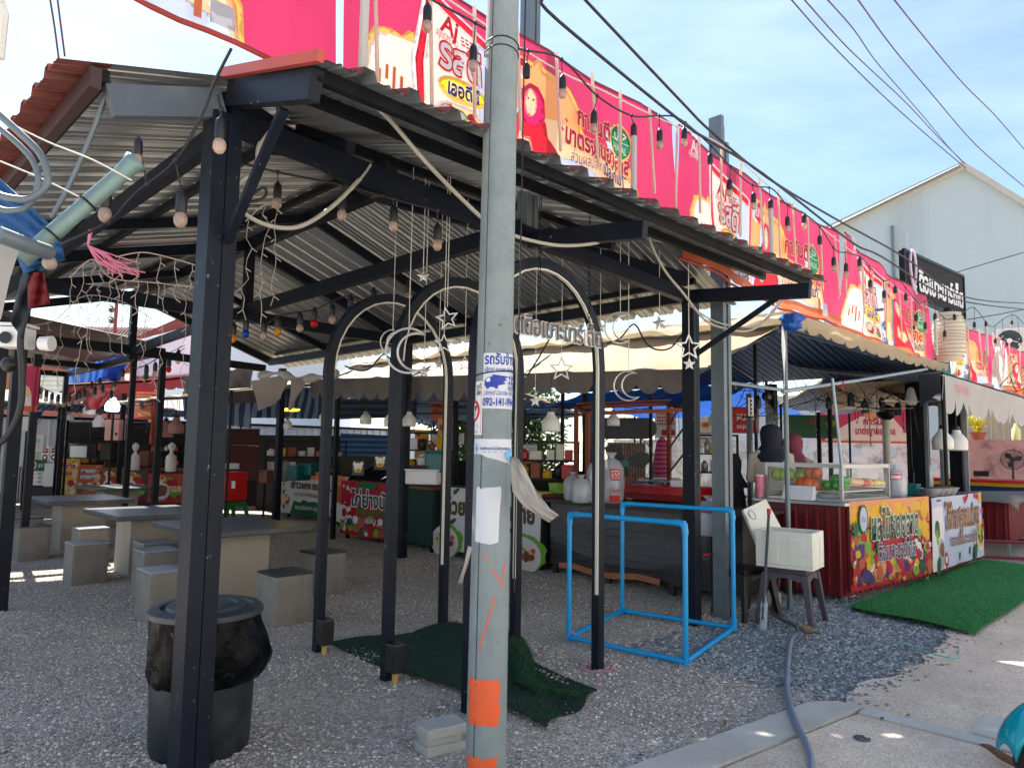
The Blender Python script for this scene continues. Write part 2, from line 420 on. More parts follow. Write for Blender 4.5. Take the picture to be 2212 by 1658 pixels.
# thin cloud veil mixed into the sky
tc=N.new('ShaderNodeTexCoord'); mp=N.new('ShaderNodeMapping'); mp.inputs['Scale'].default_value=(1.6,1.2,4.2); mp.inputs['Rotation'].default_value=(.2,.15,.5)
L.new(tc.outputs['Generated'],mp.inputs[0])
nz=N.new('ShaderNodeTexNoise'); nz.inputs['Scale'].default_value=1.7; nz.inputs['Detail'].default_value=7; nz.inputs['Roughness'].default_value=.55; nz.inputs['Distortion'].default_value=.4
L.new(mp.outputs[0],nz.inputs['Vector'])
mr=N.new('ShaderNodeMapRange'); mr.inputs['From Min'].default_value=.36; mr.inputs['From Max'].default_value=.78; mr.inputs['To Max'].default_value=.26
L.new(nz.outputs['Fac'],mr.inputs['Value'])
cm=N.new('ShaderNodeMix'); cm.data_type='RGBA'; cm.inputs['B'].default_value=(8.5,9.3,10.2,1)
L.new(sky.outputs[0],cm.inputs['A']); L.new(mr.outputs[0],cm.inputs['Factor'])
L.new(cm.outputs['Result'],bg.inputs['Color']); bg.inputs['Strength'].default_value=.08
sl=bpy.data.lights.new('sun','SUN'); sl.energy=4.9; sl.angle=R(.6); sl.color=(1,.95,.86)
so=bpy.data.objects.new('sun',sl); COL.objects.link(so); so.rotation_euler=(-sd).to_track_quat('-Z','Y').to_euler()
SC.view_settings.view_transform='Standard'; SC.view_settings.look='None'; SC.view_settings.exposure=1.56; SC.view_settings.gamma=1
SC.cycles.max_bounces=7; SC.cycles.transparent_max_bounces=14; SC.cycles.diffuse_bounces=4; SC.cycles.use_denoising=True
# ------------------------------------------------------------------ ground
def ground_mat(name,c1,c2,c3,vs,bump,big=.35,spot=0):
    mt=bpy.data.materials.new(name); mt.use_nodes=True; nt=mt.node_tree; N=nt.nodes; L=nt.links; b=N['Principled BSDF']
    tc=N.new('ShaderNodeTexCoord')
    vo=N.new('ShaderNodeTexVoronoi'); vo.inputs['Scale'].default_value=vs; L.new(tc.outputs['Object'],vo.inputs['Vector'])
    rp=N.new('ShaderNodeValToRGB'); rp.color_ramp.elements[0].color=(*c1,1); rp.color_ramp.elements[1].color=(*c3,1)
    e=rp.color_ramp.elements.new(.55); e.color=(*c2,1)
    sp=N.new('ShaderNodeSeparateColor'); L.new(vo.outputs['Color'],sp.inputs[0]); L.new(sp.outputs[0],rp.inputs[0])
    nz=N.new('ShaderNodeTexNoise'); nz.inputs['Scale'].default_value=big; nz.inputs['Detail'].default_value=8; nz.inputs['Roughness'].default_value=.65; L.new(tc.outputs['Object'],nz.inputs['Vector'])
    mr=N.new('ShaderNodeMapRange'); mr.inputs['From Min'].default_value=.3; mr.inputs['From Max'].default_value=.7; mr.inputs['To Min'].default_value=.72; mr.inputs['To Max'].default_value=1.25; L.new(nz.outputs['Fac'],mr.inputs['Value'])
    mx=N.new('ShaderNodeVectorMath'); mx.operation='SCALE'; L.new(rp.outputs[0],mx.inputs[0]); L.new(mr.outputs[0],mx.inputs['Scale'])
    L.new(mx.outputs[0],b.inputs['Base Color']); b.inputs['Roughness'].default_value=.92
    bp=N.new('ShaderNodeBump'); bp.inputs['Strength'].default_value=bump; bp.inputs['Distance'].default_value=.02
    L.new(vo.outputs['Distance'],bp.inputs['Height']); bp.invert=True; L.new(bp.outputs[0],b.inputs['Normal'])
    return mt
gravel_m=ground_mat('gravel_m',rgb(154,144,134),rgb(186,175,163),rgb(222,212,200),75,.7)
pave_m=ground_mat('pave_m',rgb(204,180,154),rgb(226,204,180),rgb(240,226,208),110,.3,.8)
dirt_m=ground_mat('dirt_m',rgb(60,48,40),rgb(88,74,62),rgb(118,104,92),40,.9)
def gz(x,y):
    return .018*math.sin(x*1.3+y*.7)+.012*math.sin(x*2.9-y*2.1)+.008*math.sin(5.1*x+3.3*y)
mb=MB()
xs=[-300,-60,-20,-8]+[i*.25-4 for i in range(0,120)]+[30,45,80,300]
ys=[-300,-60,-20,-6]+[i*.25-2 for i in range(0,120)]+[32,45,80,300]
vs=[];fs=[]
def amp(x,y):
    if y<2.15 and x>4.2: return 0
    return 1 if -4<x<26 and -2<y<28 else 0
for y in ys:
    for x in xs: vs.append((x,y,gz(x,y)*.55*amp(x,y)))
nx=len(xs)
for j in range(len(ys)-1):
    for i in range(nx-1): fs.append((j*nx+i,j*nx+i+1,(j+1)*nx+i+1,(j+1)*nx+i))
mb.add(vs,fs); mb.build('ground',gravel_m,kind='structure',smooth='all')
def Z(x,y): return gz(x,y)*.55*amp(x,y)
# concrete walkway with a ragged gravel edge
rr=random.Random(3)
edge=[]
x=4.86
while x<60:
    edge.append((x,1.86+.10*math.sin(x*1.7)+rr.uniform(-.05,.05)+(.0 if x>5.3 else -.12*(5.3-x)/.44),.012)); x+=.16 if x<14 else 3
pts=[(4.86,-30,.012),(60,-30,.012)]+edge[::-1]
MB().prism([(p[0],p[1],0) for p in pts],(0,0,.022)).build('pavement',pave_m,kind='structure')
# smooth concrete strip and sunken aggregate slab of the drain
strip=M('strip',rgb(200,193,182),.9,0,.16,3,.15,40,dirt=.5,dirtcol=rgb(150,144,134),detail=9)
mb=MB()
A=Vec((4.80,1.88,0));
mb.prism([(2.6,2.28,0),(4.70,1.98,0),(4.86,1.86,0),(4.86,1.70,0),(4.60,1.74,0),(2.6,2.03,0)],(0,0,.028))
mb.prism([(4.74,1.69,0),(4.86,1.69,0),(4.86,.2,0),(4.74,.2,0)],(0,0,.030))
mb.prism([(4.865,1.12,0),(5.28,1.12,0),(5.28,.98,0),(4.865,.98,0)],(0,0,.042))
mb.build('kerb_strip',strip,kind='structure')
MB().prism([(2.2,2.06,0),(4.58,1.72,0),(4.73,1.69,0),(4.73,.2,0),(2.2,.2,0)],(0,0,.02)).build('path',pave_m,kind='structure')
p=G(1862,1591,.03); mb=MB(); mb.lathe([(.045,0),(.045,.012),(.03,.016),(.001,.012)],(p.x,p.y,.015),16)
mb.build('drain_plug',M('plug',rgb(95,105,112),.4,.6),smooth=True,label='small round metal plug set in the tan aggregate slab at the lower right',cat='drain plug')
# loose stones
def stones(name,n,region,size,mat,seed,flat=.5):
    rr=random.Random(seed); V=[];Fc=[]
    base=[(1,0,0),(.3,.95,0),(-.8,.55,0),(-.8,-.6,0),(.35,-.95,0),(.1,.05,1),(0,0,-.6)]
    bf=[(i,(i+1)%5,5) for i in range(5)]+[((i+1)%5,i,6) for i in range(5)]
    k=0
    while k<n:
        q=region(rr)
        if q is None: continue
        x,y=q; k+=1
        s=size*rr.uniform(.55,1.5); a=rr.uniform(0,2*pi); el=rr.uniform(.55,1.); h=flat*rr.uniform(.6,1.3)
        ca,sa=math.cos(a),math.sin(a); tx=rr.uniform(-.35,.35); ty=rr.uniform(-.35,.35); o=len(V); z0=Z(x,y)
        for (bx,by,bz) in base:
            j=1+rr.uniform(-.22,.22); px_=bx*s*j; py_=by*s*el*j; pz=bz*s*h
            V.append((x+px_*ca-py_*sa,y+px_*sa+py_*ca,z0+s*h*.35+pz+px_*tx*.5+py_*ty*.5))
        Fc+=[tuple(i+o for i in f) for f in bf]
    me=bpy.data.meshes.new(name); me.from_pydata(V,[],Fc); me.materials.append(mat); me.update()
    o=bpy.data.objects.new(name,me); COL.objects.link(o); o['kind']='stuff'; return o
def isl(name,cols):
    mt=bpy.data.materials.new(name); mt.use_nodes=True; nt=mt.node_tree; N=nt.nodes; L=nt.links; b=N['Principled BSDF']
    g=N.new('ShaderNodeNewGeometry'); rp=N.new('ShaderNodeValToRGB'); rp.color_ramp.interpolation='CONSTANT'
    rp.color_ramp.elements[0].color=(*cols[0],1); rp.color_ramp.elements[1].color=(*cols[-1],1); rp.color_ramp.elements[1].position=1-1/len(cols)
    for i,c in enumerate(cols[1:-1]): e=rp.color_ramp.elements.new((i+1)/len(cols)); e.color=(*c,1)
    L.new(g.outputs['Random Per Island'],rp.inputs[0]); L.new(rp.outputs[0],b.inputs['Base Color']); b.inputs['Roughness'].default_value=.88
    return mt
gst=isl('gravel_stones',[rgb(138,129,121),rgb(162,152,143),rgb(186,175,163),rgb(208,197,184),rgb(176,162,147),rgb(230,221,209)])
slate=isl('slate_stones',[rgb(104,111,116),rgb(128,135,140),rgb(126,134,140),rgb(98,104,108),rgb(150,154,156),rgb(182,182,178)])
def inframe(x,y):
    v=Vec((x,y,0))-CAM; d=v.dot(fw)
    if d<.5:return False
    X=CXP+F_PX*v.dot(rt)/d; Y=CYP-F_PX*v.dot(up)/d
    return -60<X<2270 and Y<1720
def blocked(x,y):
    if x>4.2 and y<1.95 and not(x<4.75 and y>1.9): return True
    if 2.0<x<4.3 and y<2.06-(x-2.2)*.14: return True
    if y<2.3-(x-2.6)*.14 and y>2.0-(x-2.6)*.14 and 2.6<x<4.8: return True
    return False
def reg1(rr):
    x=rr.uniform(.2,9.5); y=rr.uniform(1.2,12.5)
    dist=math.hypot(x,y)
    if dist>13.5 or not inframe(x,y) or blocked(x,y): return None
    if rr.random()>min(1,(5.0/dist)**1.6)*min(1,max(.22,.75+.9*math.sin(x*1.9+1.3*math.sin(y*1.4))*math.sin(y*1.7+x*.6))): return None
    return x,y
def slate_w(x,y):
    return 1 if (5.0<x<8.2 and 1.8<y<3.5 and y<3.9-.12*(x-5) and (x-4.6)*.9+(y-1.8)*.2>.35) else 0
def reg2(rr):
    x=rr.uniform(4.7,8.6); y=rr.uniform(1.72,3.6)
    if not slate_w(x+rr.gauss(0,.18),y+rr.gauss(0,.06)): return None
    if y<1.86 and rr.random()<.6: return None
    return x,y
def reg3(rr):
    x=rr.uniform(4.9,9); y=1.88-abs(rr.gauss(0,.12))
    return (x,y)
stones('gravel',46000,reg1,.0098,gst,11,.55)
stones('slate_chips',19000,reg2,.0165,slate,12,.5)
o=stones('scattered_chips',320,reg3,.013,slate,13,.5); o.location.z=.022
def reg4(rr):
    x=rr.uniform(5.8,7.4);y=rr.uniform(4.0,5.4)
    return (x,y) if inframe(x,y) else None

MB().prism([(-60,-40,0),(60,-40,0),(60,-1.4,0),(-60,-1.4,0)],(0,0,.006)).build('road',ground_mat('road_m',rgb(170,166,160),rgb(186,182,176),rgb(204,200,194),60,.2,.5),kind='structure')
# unseen pale shop houses added behind the camera to bounce warm light
SH=T('bounce_row','unseen row of pale shop houses added across the street to bounce light','building',(4,-11,0))
MB().b2((-16,-18,0),(26,-11,7.2)).build('wall',M('shopw',rgb(226,220,206),.85,0,.05,.5),SH)
for i in range(9):
    x=-14.5+4.6*i
    MB().b2((x-1.6,-11.0,0),(x+1.6,-10.95,2.8)).build('shutter',M('shut%d'%i,rgb(150,155,160),.5,.2,.1,3),SH)
    MB().b2((x-1.1,-11.0,4.2),(x+1.1,-10.96,5.6)).build('window',M('shwin%d'%i,rgb(60,70,78),.2),SH)
MB().b2((-16.2,-11.9,7.2),(26.2,-10.4,7.4)).build('roof',trim_grey,SH)

# litter : dry leaves, twigs and paper scraps trodden into the gravel
rr=random.Random(55); mb=MB(); lm=[M('litter_a',rgb(120,92,58),.9,0,.3,20),M('litter_b',rgb(205,202,196),.8,0,.1,20),M('litter_c',rgb(84,66,46),.9,0,.3,20)]
k=0
while k<210:
    x=rr.uniform(.4,9);y=rr.uniform(1.3,9)
    if not inframe(x,y): continue
    k+=1; z=Z(x,y)+(.034 if blocked(x,y) else .014); a=rr.uniform(0,6.3); e=Vec((math.cos(a),math.sin(a),rr.uniform(-.1,.2))); g=Vec((-e.y,e.x,rr.uniform(-.2,.2))); c=Vec((x,y,z)); l=rr.uniform(.012,.032)
    mb.mat(rr.choice(lm))
    if rr.random()<.65: w_=l*rr.uniform(.3,.5); mb.add([c-e*l,c+g*w_+Vec((0,0,.004)),c+e*l,c-g*w_],[(0,1,2),(0,2,3)])
    else: mb.bar(c-e*l*1.6,c+e*l*1.6,.003,.003)
o=mb.build('ground_litter'); o['kind']='stuff'
def reg5(rr):
    px_,py_=rr.choice(((1.48,3.67),(6.1,3.64),(3.02,3.35),(3.02,4.2),(4.28,3.35),(2.48,2.62),(2.52,7.02),(3.28,6.18),(4.22,7.12),(4.28,4.2),(6.6,3.6)))
    a=rr.uniform(0,6.3); r=.13+abs(rr.gauss(0,.07)); return (px_+r*math.cos(a),py_+r*math.sin(a))
stones('gravel_heaps',2600,reg5,.011,gst,15,.6)
# ------------------------------------------------------------------ the pavilion
PV=T('market_pavilion','large open black steel pavilion with a hipped corrugated metal roof over the stone tables','pavilion',(1.5,3.65,0))
PX0,PX1,PYF=1.5,6.1,3.65
def zf(y): return 3.22+.30*(y-2.62)
def zl(x): return 3.33+.28*(x-.85)
def zr(x): return 4.15-.37*(x-3.8)
def box_post(x,y,h,wx,wy,seam=True,lean=0):
    mb=MB()
    if seam:   # two C-channels welded face to face
        mb.b2((x-wx/2,y-wy/2,-.2),(x-.0015,y+wy/2,h)); mb.b2((x+.0015,y-wy/2,-.2),(x+wx/2,y+wy/2,h))
    else: mb.b2((x-wx/2,y-wy/2,-.2),(x+wx/2,y+wy/2,h))
    return mb
def pp(mb,name,m=black_steel,**k): return mb.build(name,m,PV,**k)
pp(box_post(PX0-.02,PYF+.02,3.32,.15,.15),'post',bevel=.004)
pp(box_post(PX1,PYF,3.08,.11,.13),'post',bevel=.004)
for x,y,h in ((6.35,8.56,3.12),(6.45,12.6,3.05),(1.5,8.3,3.3),(1.5,12.6,3.25)):
    pp(box_post(x,y,h,.11,.12,False),'post',bevel=.004)
pp(MB().b2((3.75,12.55,2.95),(3.85,12.65,4.0)),'king_post')
pp(MB().b2((3.75,8.35,3.2),(3.85,8.45,4.02)),'king_post')
# ring beams and trusses
B=lambda p,q,w=.075,h=.15,n='beam':pp(MB().bar(p,q,w,h),n)
B((PX0,PYF,3.30),(PX1,PYF,3.10),.08,.12)
B((PX0,PYF,3.26),(PX0,12.6,3.22),.07,.11); B((PX1,PYF,3.12),(PX1,12.4,3.12),.07,.12)
B((1.1,12.6,3.18),(6.1,12.6,3.02),.08,.13); B((PX0,8.4,3.18),(6.1,8.4,3.14),.08,.14)
B((3.8,3.7,3.27),(3.8,8.4,3.24),.08,.13)
B((3.8,8.4,3.24),(3.8,12.6,3.1),.08,.12)
B((3.8,5.6,4.06),(3.8,12.7,4.02),.1,.15,'ridge_beam')
for y,s in ((8.4,0),(12.6,0)):
    B((PX0-.5,y,zl(1.0)-.1),(3.8,y,zl(3.8)-.12),.07,.12,'rafter'); B((3.8,y,zr(3.8)-.12),(6.2,y,zr(6.2)-.1),.07,.12,'rafter')
B((PX0,PYF,3.40),(3.8,5.72,4.05),.08,.12,'hip_rafter'); B((3.8,5.72,4.03),(6.05,PYF,3.27),.08,.12,'hip_rafter')
for y in (6.9,10.5):
    B((1.0,y,zl(1.0)-.08),(3.8,y,zl(3.8)-.1),.05,.09,'rafter'); B((3.8,y,zr(3.8)-.1),(6.2,y,zr(6.2)-.08),.05,.09,'rafter')
for xa,ya in ((2.3,3.65),(5.0,3.65)):
    ytop=5.0 if xa<3 else 4.75
    B((xa,3.75,zf(3.75)-.14),(xa,ytop,zf(ytop)-.12),.06,.10,'rafter')
# purlins
for y in (2.75,3.2,4.15,4.75,5.3):
    x0=1.5 if y<3.7 else (y-2.19)/.933+.05; x1=6.75 if y<3.5 else 3.8+(.93-.3*(y-2.62))/.37-.05
    pp(MB().bar((x0,y,zf(y)-.04),(x1,y,zf(y)-.04),.045,.06),'purlin',dark_steel)
for x in (.9,2.15,3.3):
    y0=max(3.62,.933*x+2.25); pp(MB().bar((x,y0,zl(x)-.04),(x,12.1,zl(x)-.04),.045,.06),'purlin',dark_steel)
for x in (6.1,):
    y0=2.62+(.93-.37*(x-3.8))/.3+.08; pp(MB().bar((x,max(3.6,y0),zr(x)-.04),(x,12.2,zr(x)-.04),.045,.06),'purlin',dark_steel)
# cantilever arms and braces
def arm(x,z0,z1,y1,h=.14): pp(MB().bar((x,PYF-.02,z0),(x,y1,z1),.06,h),'cantilever_arm',bevel=.003)
arm(1.5,3.44,3.17,2.74); arm(3.8,3.16,3.03,2.6,.12); arm(6.1,3.11,3.0,2.48,.13)
pp(MB().bar((.93,PYF,3.20),(1.46,PYF,3.38),.06,.15),'cantilever_arm',M('arm_old',rgb(84,92,100),.5,.1,.2,6,dirt=.5,dirtcol=rgb(130,135,138)),bevel=.003)
pp(MB().bar((1.5,PYF-.07,2.64),(1.5,3.03,3.16),.045,.03),'brace'); pp(MB().bar((6.1,PYF-.06,2.54),(6.1,2.77,2.98),.04,.04),'brace')
# corrugated sheets : trapezoid profile walked along the eave
def prof(a,b,pitch=.25):
    pts=[];n=int((b-a)/pitch)+1
    for i in range(n):
        t=a+i*pitch
        for dx,h in ((0,0),(.055,0),(.06,.010),(.07,.010),(.075,0),(.13,0),(.135,.010),(.145,.010),(.15,0),(.165,0),(.180,.045),(.235,.045)):
            if t+dx<=b: pts.append((t+dx,h))
    return pts
def sheet(fn,pts,lo,hi,mat,dz,name,nseg=6):
    mb=MB(); V=[];Fc=[]
    for (t,h) in pts:
        a,b=lo(t),hi(t)
        for k in range(nseg+1): V.append(fn(t,a+(b-a)*k/nseg,h+dz))
    for i in range(len(pts)-1):
        if hi(pts[i][0])-lo(pts[i][0])<.02: continue
        for k in range(nseg): q=i*(nseg+1)+k; Fc.append((q,q+nseg+1,q+nseg+2,q+1))
    mb.add(V,Fc); return mb.build(name,mat,PV)
for mt,dz,nm in ((galv_sheet,0,'roof_underside'),(roof_brown,.004,'roof_sheet')):
    sheet(lambda t,s,h:(t,s,zf(s)+h),prof(1.47,6.78),lambda t:2.6,lambda t:max(min(.933*t+2.19,2.62+(.93-.37*(t-3.8))/.3),4.7 if t>6.2 else (3.55 if t>5.5 else 0)),mt,dz,nm)
    sheet(lambda t,s,h:(t,s,zf(s)+h-.05),prof(6.62,7.15),lambda t:3.55,lambda t:4.8,mt,dz,nm)  # extra patch added over the right arm to block a sun streak
    sheet(lambda t,s,h:(s,t,zl(s)+h),prof(3.58,12.8),lambda t:.92 if nm=='roof_underside' else .70,lambda t:min(3.84,(t-2.19)/.933),mt,dz,nm)
    sheet(lambda t,s,h:(s,t,zr(s)+h),prof(3.45,12.8),lambda t:max(3.78,3.8+(.93-.3*(t-2.62))/.37),lambda t:6.66,mt,dz,nm)
pp(MB().bar((.86,3.6,zl(.86)-.06),(.86,12.1,zl(.86)-.06),.05,.10),'eave_trim',M('trim_br',rgb(62,38,38),.5,0,.1,4))
pp(MB().bar((1.44,2.6,zf(2.6)+.01),(1.44,3.62,zf(3.62)+.01),.03,.05),'verge_trim',M('trim_rd',rgb(176,72,56),.5,0,.1,4))
pp(MB().bar((3.8,5.6,4.19),(3.8,12.3,4.19),.34,.02),'ridge_cap',roof_brown)
# ------------------------------------------------------------------ arches
def arch(y,label,first=False):
    t=T('garden_arch',label,'arch',(3.65,y,0),'black round topped arches under the pavilion')
    x0,x1=3.02,4.28; cx=(x0+x1)/2; r=(x1-x0)/2; zs=2.22
    def path(off=0):
        P=[(x0+off,y,.0),(x0+off,y,zs)]
        for k in range(1,16): a=pi-pi*k/16; P.append((cx+(r-off)*math.cos(a),y,zs+(r-off)*math.sin(a)*1.08))
        return P+[(x1-off,y,zs),(x1-off,y,0)]
    P=path(); mb=MB(); w=.034
    vs=[];
    for i,p in enumerate(P):
        a=Vec(P[max(0,i-1)]);b=Vec(P[min(len(P)-1,i+1)]);d=(b-a).normalized(); nrm=Vec((-d.z,0,d.x))
        for sx,sy in ((-1,-1),(1,-1),(1,1),(-1,1)): vs.append(Vec(p)+nrm*(w*sx)+Vec((0,1,0))*(w*sy))
    fs=[(i*4+k,i*4+(k+1)%4,i*4+4+(k+1)%4,i*4+4+k) for i in range(len(P)-1) for k in range(4)]+[(0,1,2,3),tuple(range(len(vs)-4,len(vs)))]
    mb.add(vs,fs).build('frame',black_steel,t,bevel=.004)
    Q=path(.041); mb=MB()
    q=[v for v in Q if not(v[0]<cx and v[2]<2.0)]
    q[-1]=(q[-1][0],y,.55); 
    vs=[]
    for i,p in enumerate(q):
        a=Vec(q[max(0,i-1)]);b=Vec(q[min(len(q)-1,i+1)]);d=(b-a).normalized(); nrm=Vec((-d.z,0,d.x))
        for sx,sy in ((-1,-1),(1,-1),(1,1),(-1,1)): vs.append(Vec(p)+nrm*(.006*sx)+Vec((0,1,0))*(.012*sy-.02))
    fs=[(i*4+k,i*4+(k+1)%4,i*4+4+(k+1)%4,i*4+4+k) for i in range(len(q)-1) for k in range(4)]
    mb.add(vs,fs).build('light_strip',led_white,t)
    MB().b2((x0-.055,y-.155,.08),(x0+.045,y-.055,.27)).build('base_block',blackp,t,bevel=.008)
    MB().lathe([(.018,-.02),(.022,.1)],(x0-.01,y-.11,-.02),8).build('peg',M('peg',rgb(190,150,95),.7) if 'peg' not in MATS else MATS['peg'],t)
arch(3.35,'front black arch of the walkway nearest the concrete pole'); arch(4.2,'middle black arch between two others over the dark turf'); arch(5.12,'rear black arch nearest the stone tables')
# loop of red cord at the foot of the front arch
mb=MB(); g=Vec((4.28,3.35,.03))
mb.tube([g+Vec((.13*math.cos(a)*(1+.2*math.sin(3*a)),.11*math.sin(a),.012*math.sin(5*a))) for a in [k*.3 for k in range(34)]]+[g+Vec((-.25,-.2,0)),g+Vec((-.33,-.26,0))],.004,5)
mb.build('cord',pinkrib,label='pale red cord looped round the foot of the front arch',cat='cord',smooth=True)
# ------------------------------------------------------------------ hanging letter sign
S=T('hanging_sign','white and grey cut out letters hung on two chains inside the front arch','hanging sign',(3.85,3.42,2.45))
txt='ตลาดตือเบาะมาร์เก็ต'
vs,fs,a0,a1=glyphs(txt,.012); W=1.14; k=W/(a1-a0)
for bo,mt,dy,th in ((.045,MATS['offwhite'],0,.012),(.012,M('letter_grey',rgb(88,84,90),.5),-.006,.006)):
    v2,f2,_,_=glyphs(txt,bo)
    P=[(3.06+(a-a0)*k,3.27+dy,2.365+b*k*1.3) for a,b in v2]
    mb=MB(); mb.add(P,f2); o=mb.build('letter_back' if bo>.03 else 'letter_face',mt,S,solid=th)
for x in (3.52,4.06):
    mb=MB(); z=2.52
    while z<zf(3.42)-.1:
        f=int(round((z-2.52)/.034))%2
        mb.tube([(x+(.011*math.cos(a) if f else 0),3.27+(0 if f else .011*math.cos(a)),z+.02*math.sin(a)) for a in [2*pi*q/8 for q in range(8)]],.0035,4,closed=True); z+=.034
    mb.build('chain',dark_steel,S)
# ------------------------------------------------------------------ stars and moons on strings
def star_pts(r,ri=.45): return [((r if k%2==0 else r*ri)*math.sin(pi*k/5),(r if k%2==0 else r*ri)*math.cos(pi*k/5)) for k in range(10)]
def hang(name,label,cat,x,y,pd,size,kind,ztop=None,rz=-45,tilt=0,m_=None):
    c=D(x,y,pd); t=T(name,label,cat,c,'hanging stars and moons')
    ra=R(rz); ex=Vec((math.cos(ra),math.sin(ra),0)); ez=Vec((0,0,1)); n=ex.cross(ez)
    rot=lambda p:(p[0]*math.cos(tilt)-p[1]*math.sin(tilt),p[0]*math.sin(tilt)+p[1]*math.cos(tilt))
    mb=MB()
    mt=m_ or silver
    if kind=='star5':   # faceted solid star
        P=[rot(p) for p in star_pts(size)]; vs=[c+ex*p[0]+ez*p[1] for p in P]+[c+n*size*.22,c-n*size*.22]
        mb.add(vs,[(i,(i+1)%10,10) for i in range(10)]+[((i+1)%10,i,11) for i in range(10)]); mb.build('star',mt,t)
    elif kind=='frame':
        o=[rot(p) for p in star_pts(size)]; i_=[(p[0]*.74,p[1]*.74) for p in o]
        for k in range(10):
            q=[o[k],o[(k+1)%10],i_[(k+1)%10],i_[k]]
            mb.prism([c+ex*p[0]+ez*p[1]-n*.008 for p in q],n*.016)
        mb.build('star_frame',mt,t)
    else:
        o=[];i_=[]
        for k in range(21):
            a=R(52)+ (R(308)-R(52))*k/20; o.append((size*math.cos(a),size*math.sin(a)))
        p0,p1=o[0],o[-1]
        cx=size*.36; ri=math.hypot(p0[0]-cx,p0[1]); a0=math.atan2(p0[1],p0[0]-cx); a1=2*pi-a0
        for k in range(21): a=a0+(a1-a0)*k/20; i_.append((cx+ri*math.cos(a),ri*math.sin(a)))
        pth=[rot(p) for p in o+i_[::-1][1:-1]]
        mb.tube([c+ex*p[0]+ez*p[1] for p in pth],size*.055,6,closed=True); mb.build('moon_frame',mt,t,smooth=True)
    zt=ztop or min(zf(c.y) if c.y<5.5 else 9,zl(c.x),zr(c.x))-.03
    MB().tube([c+ez*size*(.98 if kind!='moon' else .9),Vec((c.x,c.y,zt))],.0035,4).build('string',MATS['offwhite'],t)
hang('hanging_star','small solid silver star level with the top of the middle arch','star',914,597,5.3,.05,'star5')
hang('hanging_star','open silver star frame beside the upper right of the middle arch','star',966,688,5.2,.09,'frame',tilt=.2)
hang('hanging_star','wide open star frame hanging below another at the middle arch','star',959,742,5.2,.075,'frame')
hang('hanging_moon','large open crescent moon frame left of the middle arch post','moon',882,757,5.1,.16,'moon',tilt=-.15)
hang('hanging_moon','half hidden crescent moon frame behind the middle arch post','moon',848,738,5.9,.10,'moon')
hang('hanging_star','small solid star below the large crescent moon','star',916,802,5.6,.055,'star5')
hang('hanging_star','tiny solid star right of the crescent moon, before the beige tarpaulin','star',948,787,6.4,.045,'star5')
hang('hanging_star','open star frame half hidden behind the concrete pole on the left','star',1004,785,6.2,.07,'frame')
hang('hanging_moon','crescent moon frame just right of the concrete pole','moon',1118,837,6.4,.12,'moon')
hang('hanging_star','open star frame hanging alone against the beige tarpaulin','star',1213,797,6.6,.12,'frame')
hang('hanging_star','small solid white star hanging lowest, above the stall counter','star',1156,866,6.5,.055,'star5',m_=MATS['white'])
hang('hanging_star','faint small star near the end of the letter sign','star',1297,707,6.8,.06,'star5')
hang('hanging_moon','crescent moon frame upper right of the letter sign','moon',1340,708,6.4,.14,'moon')
hang('hanging_moon','thin crescent moon frame hanging before the dark valance','moon',1358,833,6.3,.13,'moon',tilt=.1)
hang('hanging_star','faceted star hanging high between the moon and the right post','star',1425,698,6.6,.075,'star5',tilt=.15)
hang('hanging_star','open star frame hanging in front of the right black post','star',1488,750,6.6,.13,'frame')
hang('hanging_star','small solid star hanging below the star frame at the right post','star',1489,786,6.6,.062,'star5',m_=MATS['white'])
# ------------------------------------------------------------------ concrete utility pole with its notices
PLX,PLY=2.48,2.62
def prad(z): return .099-.0034*z
tp=T('utility_pole','round grey concrete utility pole with torn notices and orange bands in the foreground','utility pole',(PLX,PLY,0))
lean=.004
def pc(z): return Vec((PLX+lean*z,PLY-lean*z*.6,z))
mb=MB(); n=28
vs=[];zs=[-.3+i*.35 for i in range(26)]
for z in zs:
    for k in range(n):
        a=2*pi*k/n; r=prad(z)*(1-.03*max(0,math.cos(2*a+.6))**6)
        c=pc(z); vs.append((c.x+r*math.cos(a),c.y+r*math.sin(a),z))
mb.add(vs,[(i*n+k,i*n+(k+1)%n,(i+1)*n+(k+1)%n,(i+1)*n+k) for i in range(len(zs)-1) for k in range(n)])
mb.build('shaft',pole_con,tp,smooth='all')
FA=math.atan2(-PLY,-PLX)     # angle of the side that faces the walkway
def onpole(ang_c,z0,d0=0):
    return lambda u,v,d:(lambda c,r,a:(c.x+r*math.cos(a),c.y+r*math.sin(a),z0+v))(pc(z0+v),prad(z0+v)+d+d0,FA+ang_c+u/prad(z0+v))
def zpole(py):
    a,b=-.5,7.
    for _ in range(40):
        m_=(a+b)/2; P=pc(m_)-CAM; d=P.dot(fw); Yp=CYP-F_PX*P.dot(up)/d
        if Yp>py:a=m_
        else:b=m_
    return a
